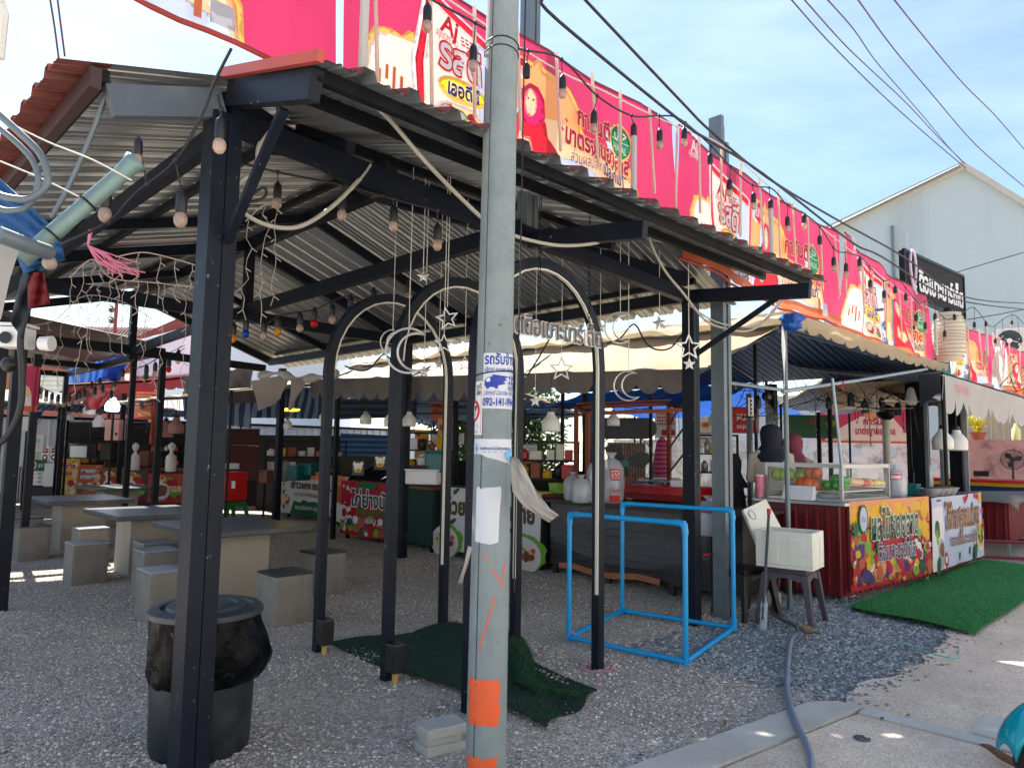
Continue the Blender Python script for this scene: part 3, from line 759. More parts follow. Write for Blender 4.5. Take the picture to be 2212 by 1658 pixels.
# orange bands : paint with ragged right edge
def band(z0,z1,right,nm='paint_band',mt=orange):
    rr=random.Random(int(z0*1000)+9); A_=Art()
    L_=[(-.10,z) for z in (0,)]; H=z1-z0
    pts=[(-.105,0)]+[(-.105+(.105+right)*i/8,rr.uniform(-.006,.006)) for i in range(1,8)]
    pts+=[(right+rr.uniform(-.012,.012),H*i/8) for i in range(9)]
    pts+=[(right-(.105+right)*i/8,H+rr.uniform(-.006,.006)) for i in range(1,8)]+[(-.105,H)]
    A_.poly(pts,mt); mb=MB(); A_.put(mb,onpole(0,z0,.0006),.025,.0006); mb.build(nm,None,tp)
band(zpole(1552),zpole(1455),.062); band(zpole(1720),zpole(1618),.055)
mb=MB()   # cast seam down the side of the pole
mb.add([onpole(-.62,z,.001)(u,0,0) for z in zs for u in (-.003,.003)],[(2*i,2*i+1,2*i+3,2*i+2) for i in range(len(zs)-1)]); mb.build('cast_seam',M('seam_dk',rgb(70,74,74),.9),tp)
mb=MB()   # thin wire turns
for zz in (zpole(100),zpole(118)):
    mb=MB(); mb.tube([pc(zz)+Vec(((prad(zz)+.004)*math.cos(a),(prad(zz)+.004)*math.sin(a),.006*math.sin(2*a))) for a in [2*pi*k/24 for k in range(24)]],.003,5,closed=True); mb.build('wire_turn',dark_steel,tp,smooth=True)
zz=zpole(808); mb=MB(); mb.tube([pc(zz)+Vec(((prad(zz)+.004)*math.cos(a),(prad(zz)+.004)*math.sin(a),.012*math.cos(a-FA-1.3))) for a in [2*pi*k/24 for k in range(24)]],.003,5,closed=True)
mb.build('wire_turn',dark_steel,tp,smooth=True)
A_=Art(); z0=zpole(1400)  # sprayed red chalk marks
for (x0,y0,x1,y1,wd) in ((-.04,.47,-.005,.43,.008),(.01,.40,.055,.33,.012),(.06,.30,.085,.42,.012),(-.035,.06,.03,.27,.012),(-.045,0,-.03,.09,.008)):
    dx,dy=x1-x0,y1-y0; l=math.hypot(dx,dy); nx_,ny_=-dy/l*wd/2,dx/l*wd/2
    A_.poly([(x0+nx_*.3,y0+ny_*.3),(x0-nx_,y0-ny_),(x1-nx_*.4,y1-ny_*.4),(x1+nx_,y1+ny_)],M('chalk%d'%len(A_.L),rgb(224,112,88),.9,0,.2,40))
mb=MB(); A_.put(mb,onpole(0,z0,.0006),.02,.0002); mb.build('spray_mark',None,tp)
def poster(name,label,px0,px1,py0,py1,base,art=None,shape=None,seed=1):
    zt,zb=zpole(py0),zpole(py1); H=zt-zb
    # horizontal pixel to arc length : chord across the pole
    cpx=1060.;half=41.
    ua=math.asin(max(-.999,min(.999,(px0-cpx)/half)))*prad(zb); ub=math.asin(max(-.999,min(.999,(px1-cpx)/half)))*prad(zb)
    Wd=ub-ua; A_=Art()
    if shape: A_.poly([(p[0]*Wd,p[1]*H) for p in shape],base)
    else: A_.rect(0,0,Wd,H,base)
    if art: art(A_,Wd,H)
    f=onpole(0,zb,.0012); mb=MB(); A_.put(mb,lambda u,v,d:f(u+ua,v,d),.02,.0005)
    o=mb.build(name,None,None); 
    return tag(o,label,'poster')
pblue=M('pblue',rgb(40,60,160),.6,0,.05,9); pred=M('pred',rgb(205,30,45),.6,0,.05,9); pcyan=M('pcyan',rgb(110,185,230),.6,0,.2,20)
def art1(A,W,H):
    A.text('รถรับจ้าง',W*.04,H*.80,W*.92,H*.26,pblue,.03)
    A.text('บริการ ขนของ-ย้ายบ้าน',W*.04,H*.66,W*.94,H*.115,pblue,.02)
    # lorry
    A.poly([(W*.05,H*.40),(W*.05,H*.50),(W*.12,H*.56),(W*.24,H*.57),(W*.27,H*.61),(W*.72,H*.58),(W*.60,H*.545),(W*.66,H*.51),(W*.55,H*.49),(W*.62,H*.45),(W*.40,H*.41),(W*.3,H*.38)],pblue)
    A.poly([(W*.09,H*.48),(W*.12,H*.545),(W*.2,H*.55),(W*.2,H*.48)],MATS['white'])
    A.ell(W*.14,H*.385,W*.05,H*.03,pblue); A.ell(W*.36,H*.385,W*.05,H*.03,pblue)
    for i,n_ in enumerate(('4 ล้อ','6 ล้อ','10 ล้อ')): A.text(n_,W*.70,H*(.53-.095*i),W*.26,H*.10,pblue,.03)
    A.text('บริการดี มืออาชีพ',W*.04,H*.24,W*.62,H*.11,pblue,.0,slant=.25); A.text('ให้เช่า',W*.70,H*.24,W*.26,H*.12,pblue,.0,slant=.3)
    A.text('092-141-9944',W*.02,H*.05,W*.96,H*.20,pblue,.02)
poster('poster','white and blue lorry hire notice pasted round the concrete pole',1036,1100.5,767,884,paper,art1)
def art2(A,W,H):
    A.rect(W*.86,H*.02,W*.90,H*.98,pred); A.text('บุหรี่',W*.3,H*.86,W*.55,H*.13,MATS['b_blk'],.01); A.text('ไฟฟ้า',W*.3,H*.74,W*.55,H*.13,MATS['b_blk'],.01)
    A.ell(W*.05,H*.45,W*.72,H*.20,pred,32); A.ell(W*.05,H*.45,W*.5,H*.15,MATS['white'],32)
    A.rect(W*.1,H*.46,W*.4,H*.55,MATS['b_green']); A.poly([(W*.0,H*.36),(W*.08,H*.34),(W*.55,H*.54),(W*.5,H*.56)],pred)
    A.lines(W*.1,H*.17,W*.8,2,H*.03,MATS['b_grey'],H*.012,4); A.text('2 ม.ค.',W*.2,H*.04,W*.5,H*.08,pblue,.0)
poster('poster','half hidden no smoking notice with a red ring on the left side of the pole',1020,1036,826,940,MATS['white'],art2)
tornp=lambda W,H:None
def art3(A,W,H):
    A.ell(W*.12,H*.62,W*.055,H*.2,pcyan,16); A.ell(W*.12,H*.62,W*.04,H*.145,MATS['white'],16); A.ell(W*.12,H*.62,W*.022,H*.09,pblue,12)
    A.text('โรงเรียนเทคโนโลยีการจัดการ',W*.22,H*.58,W*.66,H*.15,MATS['pblue'],.02); A.lines(W*.3,H*.48,W*.85,1,.01,MATS['b_grey'],H*.035,4)
    A.poly([(W*.70,H*.40),(W*.96,H*.66),(W*.96,H*.30),(W*.90,H*.02)],pcyan)
poster('torn_poster','torn white notice strip with a light blue corner on the pole',1020.5,1100,948,1003,paper,art3,[(0,.62),(0,.38),(.12,.42),(.25,.40),(.4,.28),(.55,.22),(.72,.12),(.84,.08),(.92,0),(1,.5),(1,1),(0,1)])
poster('torn_poster','blank white remnant of a notice below the torn strip on the pole',1028,1080,1048,1170,paper,None,[(0,.04),(.3,.02),(.62,.0),(.88,.03),(.92,.05),(.94,.5),(1,.92),(.97,1),(.3,.97),(.24,.94),(.1,1),(0,.96)])
# loose flap of the torn notice, hanging to the right
f0=pc(zpole(985))
A0=D(1101,985,3.47);
mb=MB()
left=[(1101,985),(1102,1012),(1104,1040),(1107,1062),(1130,1092),(1160,1112),(1186,1128)]
right=[(1103,985),(1122,992),(1133,1010),(1150,1045),(1170,1075),(1188,1098),(1207,1112)]
vs=[]
for i,(l,r) in enumerate(zip(left,right)):
    for k in range(8):
        t=k/7; x=l[0]+(r[0]-l[0])*t; y=l[1]+(r[1]-l[1])*t
        vs.append(D(x,y,3.44-.012*math.sin(pi*t)-.012*i+.014*((k*7+i*5)%3-1)+.012*math.sin(i*1.3+t*9)))
mb.add(vs,[(i*8+k,i*8+k+1,i*8+9+k,i*8+8+k) for i in range(6) for k in range(7)])
tag(mb.build('torn_poster',paper_old,smooth='all',solid=.0008),'long loose paper flap torn off and curling out to the right of the pole','poster')
mb=MB(); lf=[(1012,1178),(1008,1195),(1004,1215),(998,1235),(990,1258)]; vs=[]
for i,(x,y) in enumerate(lf):
    for k in range(3): vs.append(D(x+[-1,4,9][k]*(1-.12*i)+ (3 if i==4 and k==2 else 0),y+k*1.5,3.47-.02*math.sin(i+k)))
mb.add(vs,[(i*3+k,i*3+k+1,i*3+4+k,i*3+3+k) for i in range(4) for k in range(2)])
tag(mb.build('torn_poster',paper_old,smooth='all',solid=.0008),'small shred of white paper sticking out left of the pole','poster')
tag(MB().tube([pc(z)+Vec((.085,-.085,0)) for z in (.9,2,3,4,5,6,7)],.004,5).build('cable',blackcable,smooth=True),'thin dark cable running straight down the right edge of the concrete pole','cable')
# ------------------------------------------------------------------ steel posts behind the banners
def hpost(label,x,y,h,s,m_=galv,zb=-.2):
    t=T('steel_post',label,'post',(x,y,0),'tall steel posts that carry the banners')
    mb=MB(); mb.b2((x-s/2,y-s*.45,zb),(x-s*.12,y+s*.45,h)); mb.build('channel',m_,t,bevel=.003)
    mb=MB(); mb.b2((x+.002-s*.12,y-s*.36,zb),(x+s*.12,y+s*.36,h-.10)); mb.build('channel',m_,t,bevel=.003)
    mb=MB(); mb.b2((x+s*.12+.002,y-s*.45,zb),(x+s/2,y+s*.45,h-.26)); mb.build('channel',m_,t,bevel=.003)
galv_dk=M('galv_dk',rgb(108,118,124),.45,.35,.15,5,.03,40,dirt=.35,dirtcol=rgb(80,86,90))
hpost('tall grey channel steel post rising above the banner beside the right black post',6.6,3.6,5.08,.16,galv_dk)
hpost('grey steel post rising behind the banner beyond the concrete pole',3.84,3.70,6.6,.12,galv_dk,3.22)
hpost('dark steel post under the black market sign',13.9,3.9,4.2,.2,dark_steel)
# ------------------------------------------------------------------ advertising banners
def bannerart(W,H,band=False):
    A=Art()
    A.rect(0,0,W,H,pink)
    s=W/3.43
    def X(x):return x*s
    def Yv(y):return y*H/1.0
    def e(cx,cy,rx,ry,m_,n=18,wob=0,seed=1): A.ell(X(cx),Yv(cy),X(rx),Yv(ry),m_,n,wob,seed)
    def bl(pts,m_): A.poly([(X(a),Yv(b)) for a,b in pts],m_)
    # gold edged boards
    bl([(.12,0),(.14,.40),(.20,.53),(.32,.56),(.40,.55),(.44,.60),(.62,.60),(1.0,.6),(1.0,0)],gold); bl([(.15,0),(.17,.39),(.22,.50),(.33,.53),(.62,.55),(1,.55),(1,0)],cream_lt)
    bl([(1.25,0),(1.25,.86),(1.55,.85),(1.60,.90),(1.66,.84),(1.95,.80),(2.10,.66),(2.12,.5),(2.5,.44),(2.78,.40),(2.88,.20),(2.90,0)],gold)
    bl([(1.25,0),(1.25,.82),(1.54,.82),(1.60,.87),(1.65,.81),(1.92,.77),(2.06,.64),(2.08,.47),(2.5,.41),(2.74,.37),(2.85,.19),(2.87,0)],b_or)
    bl([(1.25,0),(1.25,.35),(1.6,.45),(1.9,.5),(2.3,.40),(2.75,.30),(2.84,.14),(2.87,0)],cream)
    bl([(0,0),(0,.07),(.5,.10),(1.0,.12),(1.7,.2),(2.0,.26),(2.4,.16),(2.75,.08),(2.87,0)],b_blue)
    for i in range(6): A.rect(X(.25+.05*i),Yv(.22+.04*math.sin(i*2)),X(.27+.05*i),Yv(.30+.05*math.sin(i)),b_terra)
    # the printed pack
    bl([(.50,.10),(.46,.45),(.54,.94),(.62,.93),(1.22,.80),(1.22,.05)],b_white); bl([(.53,.11),(.49,.45),(.565,.92),(1.2,.785),(1.2,.735),(.59,.865),(.545,.45),(.57,.11)],b_red)
    bl([(.57,.11),(.55,.45),(.60,.86),(1.02,.77),(1.02,.05)],cream_lt); bl([(1.02,.05),(1.02,.77),(1.2,.73),(1.2,.02)],b_blue)
    A.text('Aj',X(.66),Yv(.70),X(.16),Yv(.17),b_red,.03,slant=.2); A.text('AJINOMOTO',X(.63),Yv(.645),X(.20),Yv(.07),b_red,.0)
    A.lines(X(.86),Yv(.73),X(1.0),3,Yv(.025),b_mag,Yv(.012),5)
    A.text('รสดี',X(.66),Yv(.47),X(.38),Yv(.27),b_white,.02,out=b_red,outw=.055)
    e(.87,.36,.22,.085,gold); e(.87,.365,.20,.06,b_yel); A.text('เลอดีส์',X(.74),Yv(.32),X(.28),Yv(.13),b_navy,.03,out=b_white,outw=.04)
    e(.84,.17,.22,.115,b_white); e(.84,.18,.19,.09,cream); A.food(X(.68),Yv(.11),X(1.0),Yv(.26),26,[b_red,b_terra,b_lime,b_white,cream_lt,b_red],X(.02),X(.055),8)
    bl([(1.09,.30),(1.15,.36),(1.21,.30),(1.15,.24)],b_blk); A.text('\ufede\ufefc\ufea3',X(1.115),Yv(.29),X(.07),Yv(.06),b_white,.02)
    A.text('โรล',X(1.06),Yv(.10),X(.14),Yv(.12),b_navy,.03,out=b_white,outw=.04)
    # red tag
    bl([(1.27,.66),(1.30,.80),(1.46,.82),(1.48,.72),(1.40,.70),(1.36,.62)],b_red); A.text('ใหม่',X(1.285),Yv(.68),X(.18),Yv(.14),b_white,.03); A.star(X(1.44),Yv(.74),X(.05),gold)
    # printed woman in a red head scarf
    bl([(1.32,.06),(1.36,.36),(1.42,.48),(1.50,.53),(1.60,.50),(1.66,.40),(1.68,.30),(1.80,.22),(1.82,.06)],b_red)
    bl([(1.42,.52),(1.44,.62),(1.50,.67),(1.58,.66),(1.64,.58),(1.65,.44),(1.58,.36),(1.46,.38)],b_mag)
    e(1.515,.53,.062,.105,b_skin); e(1.51,.478,.024,.013,b_white,12); e(1.49,.555,.010,.008,b_blk,8); e(1.54,.555,.010,.008,b_blk,8)
    bl([(1.38,.20),(1.42,.33),(1.45,.34),(1.44,.27),(1.52,.28),(1.55,.18),(1.46,.13)],b_skin)
    if band: A.rect(0,0,W,.09,b_terra)
    # writing
    A.text('การันตี',X(2.00),Yv(.53),X(.44),Yv(.20),b_mag,.035,slant=-.05,out=cream,outw=.03,rot=-.03)
    A.text('มาตรฐานฮาลาล',X(1.86),Yv(.345),X(.86),Yv(.20),b_mag,.035,slant=-.05,out=cream,outw=.03,rot=-.03)
    A.text('ส่วนผสมจาก',X(1.94),Yv(.225),X(.36),Yv(.12),b_pur,.0,rot=-.03); A.text('เนื้อไก่แท้*',X(2.32),Yv(.205),X(.36),Yv(.14),b_navy,.03,out=cream_lt,outw=.03,rot=-.03)
    for q in ((1.82,.42),(2.78,.36),(2.76,.30),(1.86,.5)): A.star(X(q[0]),Yv(q[1]),X(.03),b_mag)
    e(2.58,.56,.155,.155,gold,28,.12); e(2.58,.56,.135,.135,b_green,28); A.text('\ufede\ufefc\ufea3',X(2.495),Yv(.60),X(.17),Yv(.15),b_white,.02); A.rect(X(2.46),Yv(.565),X(2.70),Yv(.572),b_white); A.text('HALAL',X(2.485),Yv(.475),X(.19),Yv(.09),b_white,.01)
    bl([(2.62,.02),(2.62,.18),(2.66,.2),(2.66,.02)],b_terra); bl([(2.70,.02),(2.70,.15),(2.82,.14),(2.83,.02)],b_grey)
    # top left emblem
    A.text('Aj',X(.10),Yv(.84),X(.12),Yv(.13),b_white,.04); A.text('AJINOMOTO',X(.07),Yv(.79),X(.20),Yv(.06),b_white,.02); A.text('กูมิ กูก',X(.10),Yv(.955),X(.12),Yv(.05),b_white,.0)
    return A
def banner(label,x0,x1,zt0,zt1,zb0,zb1,y,seed,amp_=.018,botcurve=0,sag=.04,pull=0,ends=(0,0)):
    rr=random.Random(seed); W=x1-x0; ph=[rr.uniform(0,6.3) for _ in range(6)]
    t=T('advertising_banner',label,'banner',(x0,y,zt0),'pink advertising banners hung along the front')
    def f(u,v,d=0):
        a=u/W; zt=zt0+(zt1-zt0)*a-sag*4*a*(1-a); zb=zb0+(zb1-zb0)*a-botcurve*4*a*(1-a); b=v
        yy=y+amp_*(math.sin(5*u+3*b+ph[0])+.7*math.sin(11*u-4*b+ph[1])*(1-b)+.15*math.sin(17*u+ph[2]))+pull*(1-b)**2*math.sin(2.2*u+ph[3])
        xx=x0+u+ends[0]*(1-a)*(1-b)+ends[1]*a*(1-b)
        return Vec((xx,yy-d,zb+(zt-zb)*b+ .012*math.sin(9*u+ph[4])*(1-b)))
    A=bannerart(W,1.0,seed>2); mb=MB()
    A.put(mb,f,.035,.0012,True)
    mb.build('print',None,t,smooth='all')
    mb=MB(); mb.tube([f(W*i/24,1.0,-.004) for i in range(25)],.012,6); mb.build('top_hem',pinkd,t,smooth=True)
    mb=MB(); mb.tube([f(W*i/24,0,-.004) for i in range(25)],.014,6); mb.build('bottom_hem',M('hem%d'%seed,rgb(178,70,60),.5,0,.2,4,transl=.3) ,t,smooth=True)
    return f
banner('leftmost pink and white banner with its edge above the empty sky',-1.3,1.99,4.62,4.66,3.68,3.62,3.45,1,.02)
banner('pink banner with the green round emblem directly above the front roof edge',2.05,5.50,4.60,4.60,3.52,3.60,3.45,2,.02)
banner('second pink banner seen beyond the grey steel post',5.56,9.38,4.60,4.46,3.36,3.22,3.45,3,.022,.05,.06,.05)
banner('crumpled pink banner with an orange lower edge left of the black market sign',9.42,13.0,4.46,4.22,3.18,3.10,3.40,4,.04,.10,.08,.12,(.0,1.0))
banner('pink banner right of the paper lantern',14.6,18.1,4.16,4.22,3.0,3.0,3.5,5,.035,.04,.1,.08)
banner('farthest pink banner below the air conditioner',18.4,22.6,4.25,4.3,3.1,3.2,3.5,6,.05,.04,.1,.1)
# folded white piece between the last two banners
mb=MB(); mb.grid(lambda a,b:(18.0+.5*a+.12*math.sin(9*b+3*a),3.42+.07*math.sin(14*a+5*b),2.95+1.25*b-(.1*a)),12,8); tag(mb.build('tarpaulin_scrap',tarp_white,smooth='all'),'crumpled white sheet hanging between the last two pink banners','tarpaulin')
# ------------------------------------------------------------------ black market sign
t=T('market_sign','black sign board with white raised letters and a spoon emblem high on the right','sign',(12.3,3.6,4.1))
xa,xb=12.27,15.95; za,zb=4.12,4.86
top=lambda x:zb+(x-xa)*.065; bot=lambda x:za+(x-xa)*.035
mb=MB(); mb.prism([(xa,3.5,bot(xa)),(xb,3.5,bot(xb)),(xb,3.5,top(xb)),(xa,3.5,top(xa))],(0,.07,0)); mb.build('board',M('signblack',rgb(12,13,17),.85,0,.1,4),t)
mb=MB(); fr=[(xa,bot(xa)),(xb,bot(xb)),(xb,top(xb)),(xa,top(xa))]
for i in range(4): a,b=fr[i],fr[(i+1)%4]; mb.bar((a[0],3.50,a[1]),(b[0],3.50,b[1]),.05,.045,(0,1,0))
mb.build('frame',dark_steel,t)
vs,fs,a0,a1=glyphs('ตือเบาะมาร์เก็ต',.03); k=(xb-xa-.85)/(a1-a0)
def sg(a,b,d): X=xa+.72+a; return (X,3.495-d,bot(X)+.18+b+a*.012)
for bo,mt,th in ((.02,white,.03),):
    v2,f2,_,_=glyphs('ตือเบาะมาร์เก็ต',bo); mb=MB(); mb.add([sg((a-a0)*k,b*.50,.010) for a,b in v2],f2); mb.build('lettering',mt,t,solid=.008)
mb=MB(); q=[sg(-.36+.15*math.cos(a)*(1-.35*(math.sin(a)<0)*abs(math.sin(a))),.32+.30*math.sin(a),.03) for a in [2*pi*i/24 for i in range(24)]]; mb.tube(q,.022,6,closed=True)
mb.tube([sg(-.36,.02,.03),sg(-.36,-.06,.03),sg(-.36,-.12,.03)],[.05,.035,.06],8); mb.build('spoon_emblem',M('emblem',rgb(215,195,215),.4),t,smooth=True)
t=T('paper_lantern','torn white ribbed paper lantern hanging below the market sign','lantern',(13.62,3.1,3.2))
c=D(2050,727,12.2); t.location=c
mb=MB(); mb.lathe([(.10,-.42),(.2,-.40)]+[(.25*(1-.35*abs(z/.42)**3)*(1+(.05 if i%2 else -.04)),z) for i,z in enumerate([-.36+.03*j for j in range(25)])]+[(.2,.40),(.10,.42)],c,20,cap=False); mb.build('shade',M('lantern_m',rgb(226,220,205),.7,0,.06,6,transl=.4,dirt=.2,dirtcol=rgb(180,172,158)),t,smooth='all')
mb=MB()
for j in range(12): z=-.34+.06*j; r_=.25*(1-.35*abs(z/.42)**3)*1.055; mb.tube([c+Vec((r_*math.cos(a),r_*math.sin(a),z+.012*math.sin(a+j))) for a in [2*pi*k/20 for k in range(20)]],.005,4,closed=True)
mb.build('ribs',M('ribm',rgb(150,140,125),.8),t)
mb=MB(); mb.lathe([(.03,.42),(.05,.5),(.10,.40),(.09,.38)],c,10); mb.build('fitting',blackp,t,smooth=True)
# ------------------------------------------------------------------ wires, cables and festoon lights
def catpts(P,n=8):
    out=[]
    for i in range(len(P)-1):
        p0=P[max(0,i-1)];p1=P[i];p2=P[i+1];p3=P[min(len(P)-1,i+2)]
        for k in range(n):
            s=k/n
            out.append(.5*((2*p1)+(-p0+p2)*s+(2*p0-5*p1+4*p2-p3)*s*s+(-p0+3*p1-3*p2+p3)*s**3))
    return out+[P[-1]]
def wire(label,pix,fn,r=.006,m_=blackcable,name='power_line',cat='cable',n=6,seg=5,group=None):
    P=[fn(i,p) for i,p in enumerate(pix)]
    mb=MB(); mb.tube(catpts(P,seg),r,n); return tag(mb.build(name,m_,smooth='all'),label,cat,group)
onY=lambda Y:(lambda i,p:PY(p[0],p[1],Y))
wire('upper of two thick black wires sagging along the top of the banners',[(1262,-2),(1471,219),(1538,286),(1655,382),(1800,470),(1953,555),(2080,640),(2212,655)],onY(3.15),.012)
wire('lower thick black wire sagging above the banners with tie knots',[(1170,-2),(1208,47),(1471,262),(1536,306),(1648,375),(1840,523),(1906,555),(2060,645),(2212,668)],onY(3.05),.012)
wire('thin cream wire that carries the row of light tubes',[(955,-10),(1100,88),(1220,160),(1300,195),(1400,245),(1480,280),(1560,315),(1670,410),(1760,480),(1860,560),(1960,640),(2040,680),(2130,720),(2212,742)],onY(3.3),.006,MATS['offwhite'],'support_wire')
pl=lambda i,p:D(p[0],p[1],13+i*3)
plm=M('plm',rgb(80,60,80),.6)
for lb,q in (('lowest power line running down to the gable peak',[(1708,-2),(1790,90),(1900,200),(2000,290),(2087,364)]),('kinked power line second from the left in the sky',[(1736,-2),(1820,92),(1880,150),(1960,225),(2040,310),(2130,395),(2212,460)]),('power line that meets the kinked one above the gable',[(1786,-2),(1845,65),(1890,130),(1950,200),(2005,264),(2060,330),(2130,400),(2190,455)]),('thicker power line crossing the open sky on the right',[(1852,-2),(1930,105),(2010,200),(2110,315),(2212,403)]),('rightmost power line at the upper corner of the sky',[(1930,-2),(2000,85),(2080,180),(2150,250),(2212,322)])):
    wire(lb,q,pl,.016,plm)
pair='pair of dark wires at the upper left'
wire('left of two dark wires dropping onto the brown eave',[(108,-2),(118,60),(127,128)],lambda i,p:D(*p,9),.012,plm); wire('right of two dark wires dropping onto the brown eave',[(124,-2),(132,60),(140,122)],lambda i,p:D(*p,9),.012,plm)
for lb,q in (('upper thin wire crossing before the white gable wall',[(1900,652),(2030,600),(2212,545)]),('lower thin wire crossing before the white gable wall',[(2090,690),(2150,680),(2212,668)])): wire(lb,q,lambda i,p:D(*p,12),.008)
# bulbs : one master set of meshes
def lampset(mb_mat):
    a=MB(); a.lathe([(.005,.092),(.009,.082),(.017,.074),(.021,.064),(.023,.05),(.023,.004),(.021,-.008),(.002,-.01)],(0,0,0),10)
    b=MB(); b.lathe([(.012,-.006),(.020,-.012),(.027,-.03),(.026,-.05),(.016,-.066),(.002,-.072)],(0,0,0),10)
    return a,b
SOCK=None; BULB={}
def lampmesh(mt):
    global SOCK
    if SOCK is None:
        a,b=lampset(None); o=a.build('lamp_socket',blackp,smooth=True); SOCK=o.data; bpy.data.objects.remove(o)
    if mt is not None and mt.name not in BULB:
        a,b=lampset(None); o=b.build('bulb',mt,smooth=True); BULB[mt.name]=o.data; bpy.data.objects.remove(o)
TUBE=None
def tubemesh():
    global TUBE
    if TUBE is None:
        o=MB().lathe([(.018,0),(.022,-.02),(.022,-.5),(.018,-.515),(.002,-.52)],(0,0,0),10).build('tube',tubew,smooth=True); TUBE=o.data; bpy.data.objects.remove(o)
    return TUBE
def festoon(label,nodes,bulbs,fn,bfn=None,scale=1.,r=.007,cablem=blackcable,drop=.1,group=None):
    """nodes: cable pixels; bulbs: (x,y,kind) pixel of socket mouth."""
    bfn=bfn or fn
    P=[fn(i,p) for i,p in enumerate(nodes)]
    t=T('festoon_lights',label,'string lights',P[0],group)
    C_=catpts(P,6); mb=MB(); mb.tube(C_,r,6); 
    base=Vec(t.location)
    for b in bulbs:
        p=bfn(0,b); mt=b[2] if len(b)>2 else bulb_w
        # lead from nearest cable point
        q=min(C_,key=lambda c:(c.x-p.x)**2+(c.y-p.y)**2+.15*(c.z-p.z-.1)**2)
        s=scale*(b[3] if len(b)>3 else 1)
        mb.tube([q,Vec((q.x,q.y,q.z-.02)),Vec((p.x,p.y,p.z+.075*s))],.004*max(1,s*.8),5)
        mb.ball(q,.014,5)
        lampmesh(mt if mt not in('n','t') else None)
        o=bpy.data.objects.new('lamp_socket',SOCK); COL.objects.link(o); o.parent=t; o.location=p-base; o.scale=(s,)*3
        if mt=='n': continue
        if mt=='t': q2=bpy.data.objects.new('light_tube',tubemesh()); 
        else: q2=bpy.data.objects.new('bulb',BULB[mt.name])
        COL.objects.link(q2); q2.parent=o
    mb.build('cable',cablem,t,smooth='all')
    return t
FB=[(790,-40,'t'),(923,42),(1022,128),(1137,165,'n'),(1215,190),(1283,265),(1369,292,'t'),(1425,303),(1478,298),(1534,352,'n'),(1576,408),(1628,436),(1665,449,'t'),(1701,486),(1737,480),(1771,526,'n'),(1801,572),(1828,585),(1857,573),(1880,619),(1910,642),(1934,632,'n'),(1957,647),(1979,692),(1999,709),(2020,689,'t'),(2041,726),(2062,690,'n'),(2075,715),(2105,706),(2130,704,'t'),(2150,740),(2168,735),(2186,700),(2203,740)]
festoon('black cable of hanging bulbs and tubes strung along the front of the pink banners',[(790,-80),(943,5),(1027,50),(1101,96),(1130,108),(1213,128),(1290,207),(1365,250),(1424,250),(1470,258),(1536,315),(1578,360),(1626,400),(1668,408),(1702,444),(1738,462),(1771,490),(1805,540),(1830,545),(1858,555),(1878,575),(1908,606),(1935,600),(1960,625),(1985,655),(2010,650),(2045,690),(2080,675),(2105,665),(2140,705),(2165,690),(2190,680),(2212,700)],FB,onY(3.1),scale=1.1)
# meteor tubes
t=T('meteor_lights','row of long thin clear light tubes hanging in front of the banners','string lights',PY(1400,250,3.28))
mt_=MB().lathe([(.006,.02),(.012,0),(.012,-.72),(.003,-.73)],(0,0,0),8).build('light_tube',M('meteor',rgb(226,205,190),.3,0,.05,20,transl=.3,alpha=.8),smooth=True); md=mt_.data; bpy.data.objects.remove(mt_)
for (x,y) in [(810,-58),(930,-10),(1025,18),(1118,62),(1202,118),(1279,160),(1340,200),(1403,236),(1463,275),(1510,292),(1558,322),(1600,355),(1640,390),(1681,412),(1712,440),(1745,470),(1772,495),(1803,512),(1826,520),(1862,560),(1884,585),(1915,610),(1942,628),(1968,640),(1995,655),(2060,690),(2090,700),(2115,712),(2145,720),(2180,732),(2203,738)]:
    p=PY(x,y,3.28); o=bpy.data.objects.new('light_tube',md); COL.objects.link(o); o.parent=t; o.location=p-Vec(t.location); o.rotation_euler=(random.uniform(-.05,.05),random.uniform(-.07,.03),0)
# lights under the pavilion
festoon('bulb cable crossing the left side below the pavilion roof',[(500,105),(462,180),(440,240),(380,345),(290,420),(235,478),(150,520),(60,560)],[(391,455,bulb_w,1.15),(298,330,bulb_w,.85),(228,445,bulb_w,1.1)],lambda i,p:D(p[0],p[1],3.3),scale=1.0)
festoon('single clear bulb hanging on the front black post',[(470,206),(473,222),(478,236)],[(475,296,bulb_w)],lambda i,p:D(p[0],p[1],3.15),scale=1.08)
festoon('clear bulbs hanging beneath the hip rafters behind the front post',[(430,330),(600,372),(740,400),(850,430),(945,455)],[(599,425),(739,450),(850,475),(945,515)],lambda i,p:D(p[0],p[1],4.4),scale=1.1)
festoon('line of coloured bulbs below the ridge over the tables',[(495,700),(530,690),(570,700),(610,680),(680,668),(745,640),(800,650),(880,640),(965,595)],[(504,720,bulb_y),(531,710,bulb_b),(570,715),(600,706,bulb_y),(648,698),(679,688,bulb_r),(718,680),(757,660,bulb_b),(807,645),(882,630),(965,606,bulb_g)],lambda i,p:D(p[0],p[1],6.6),scale=1.2)
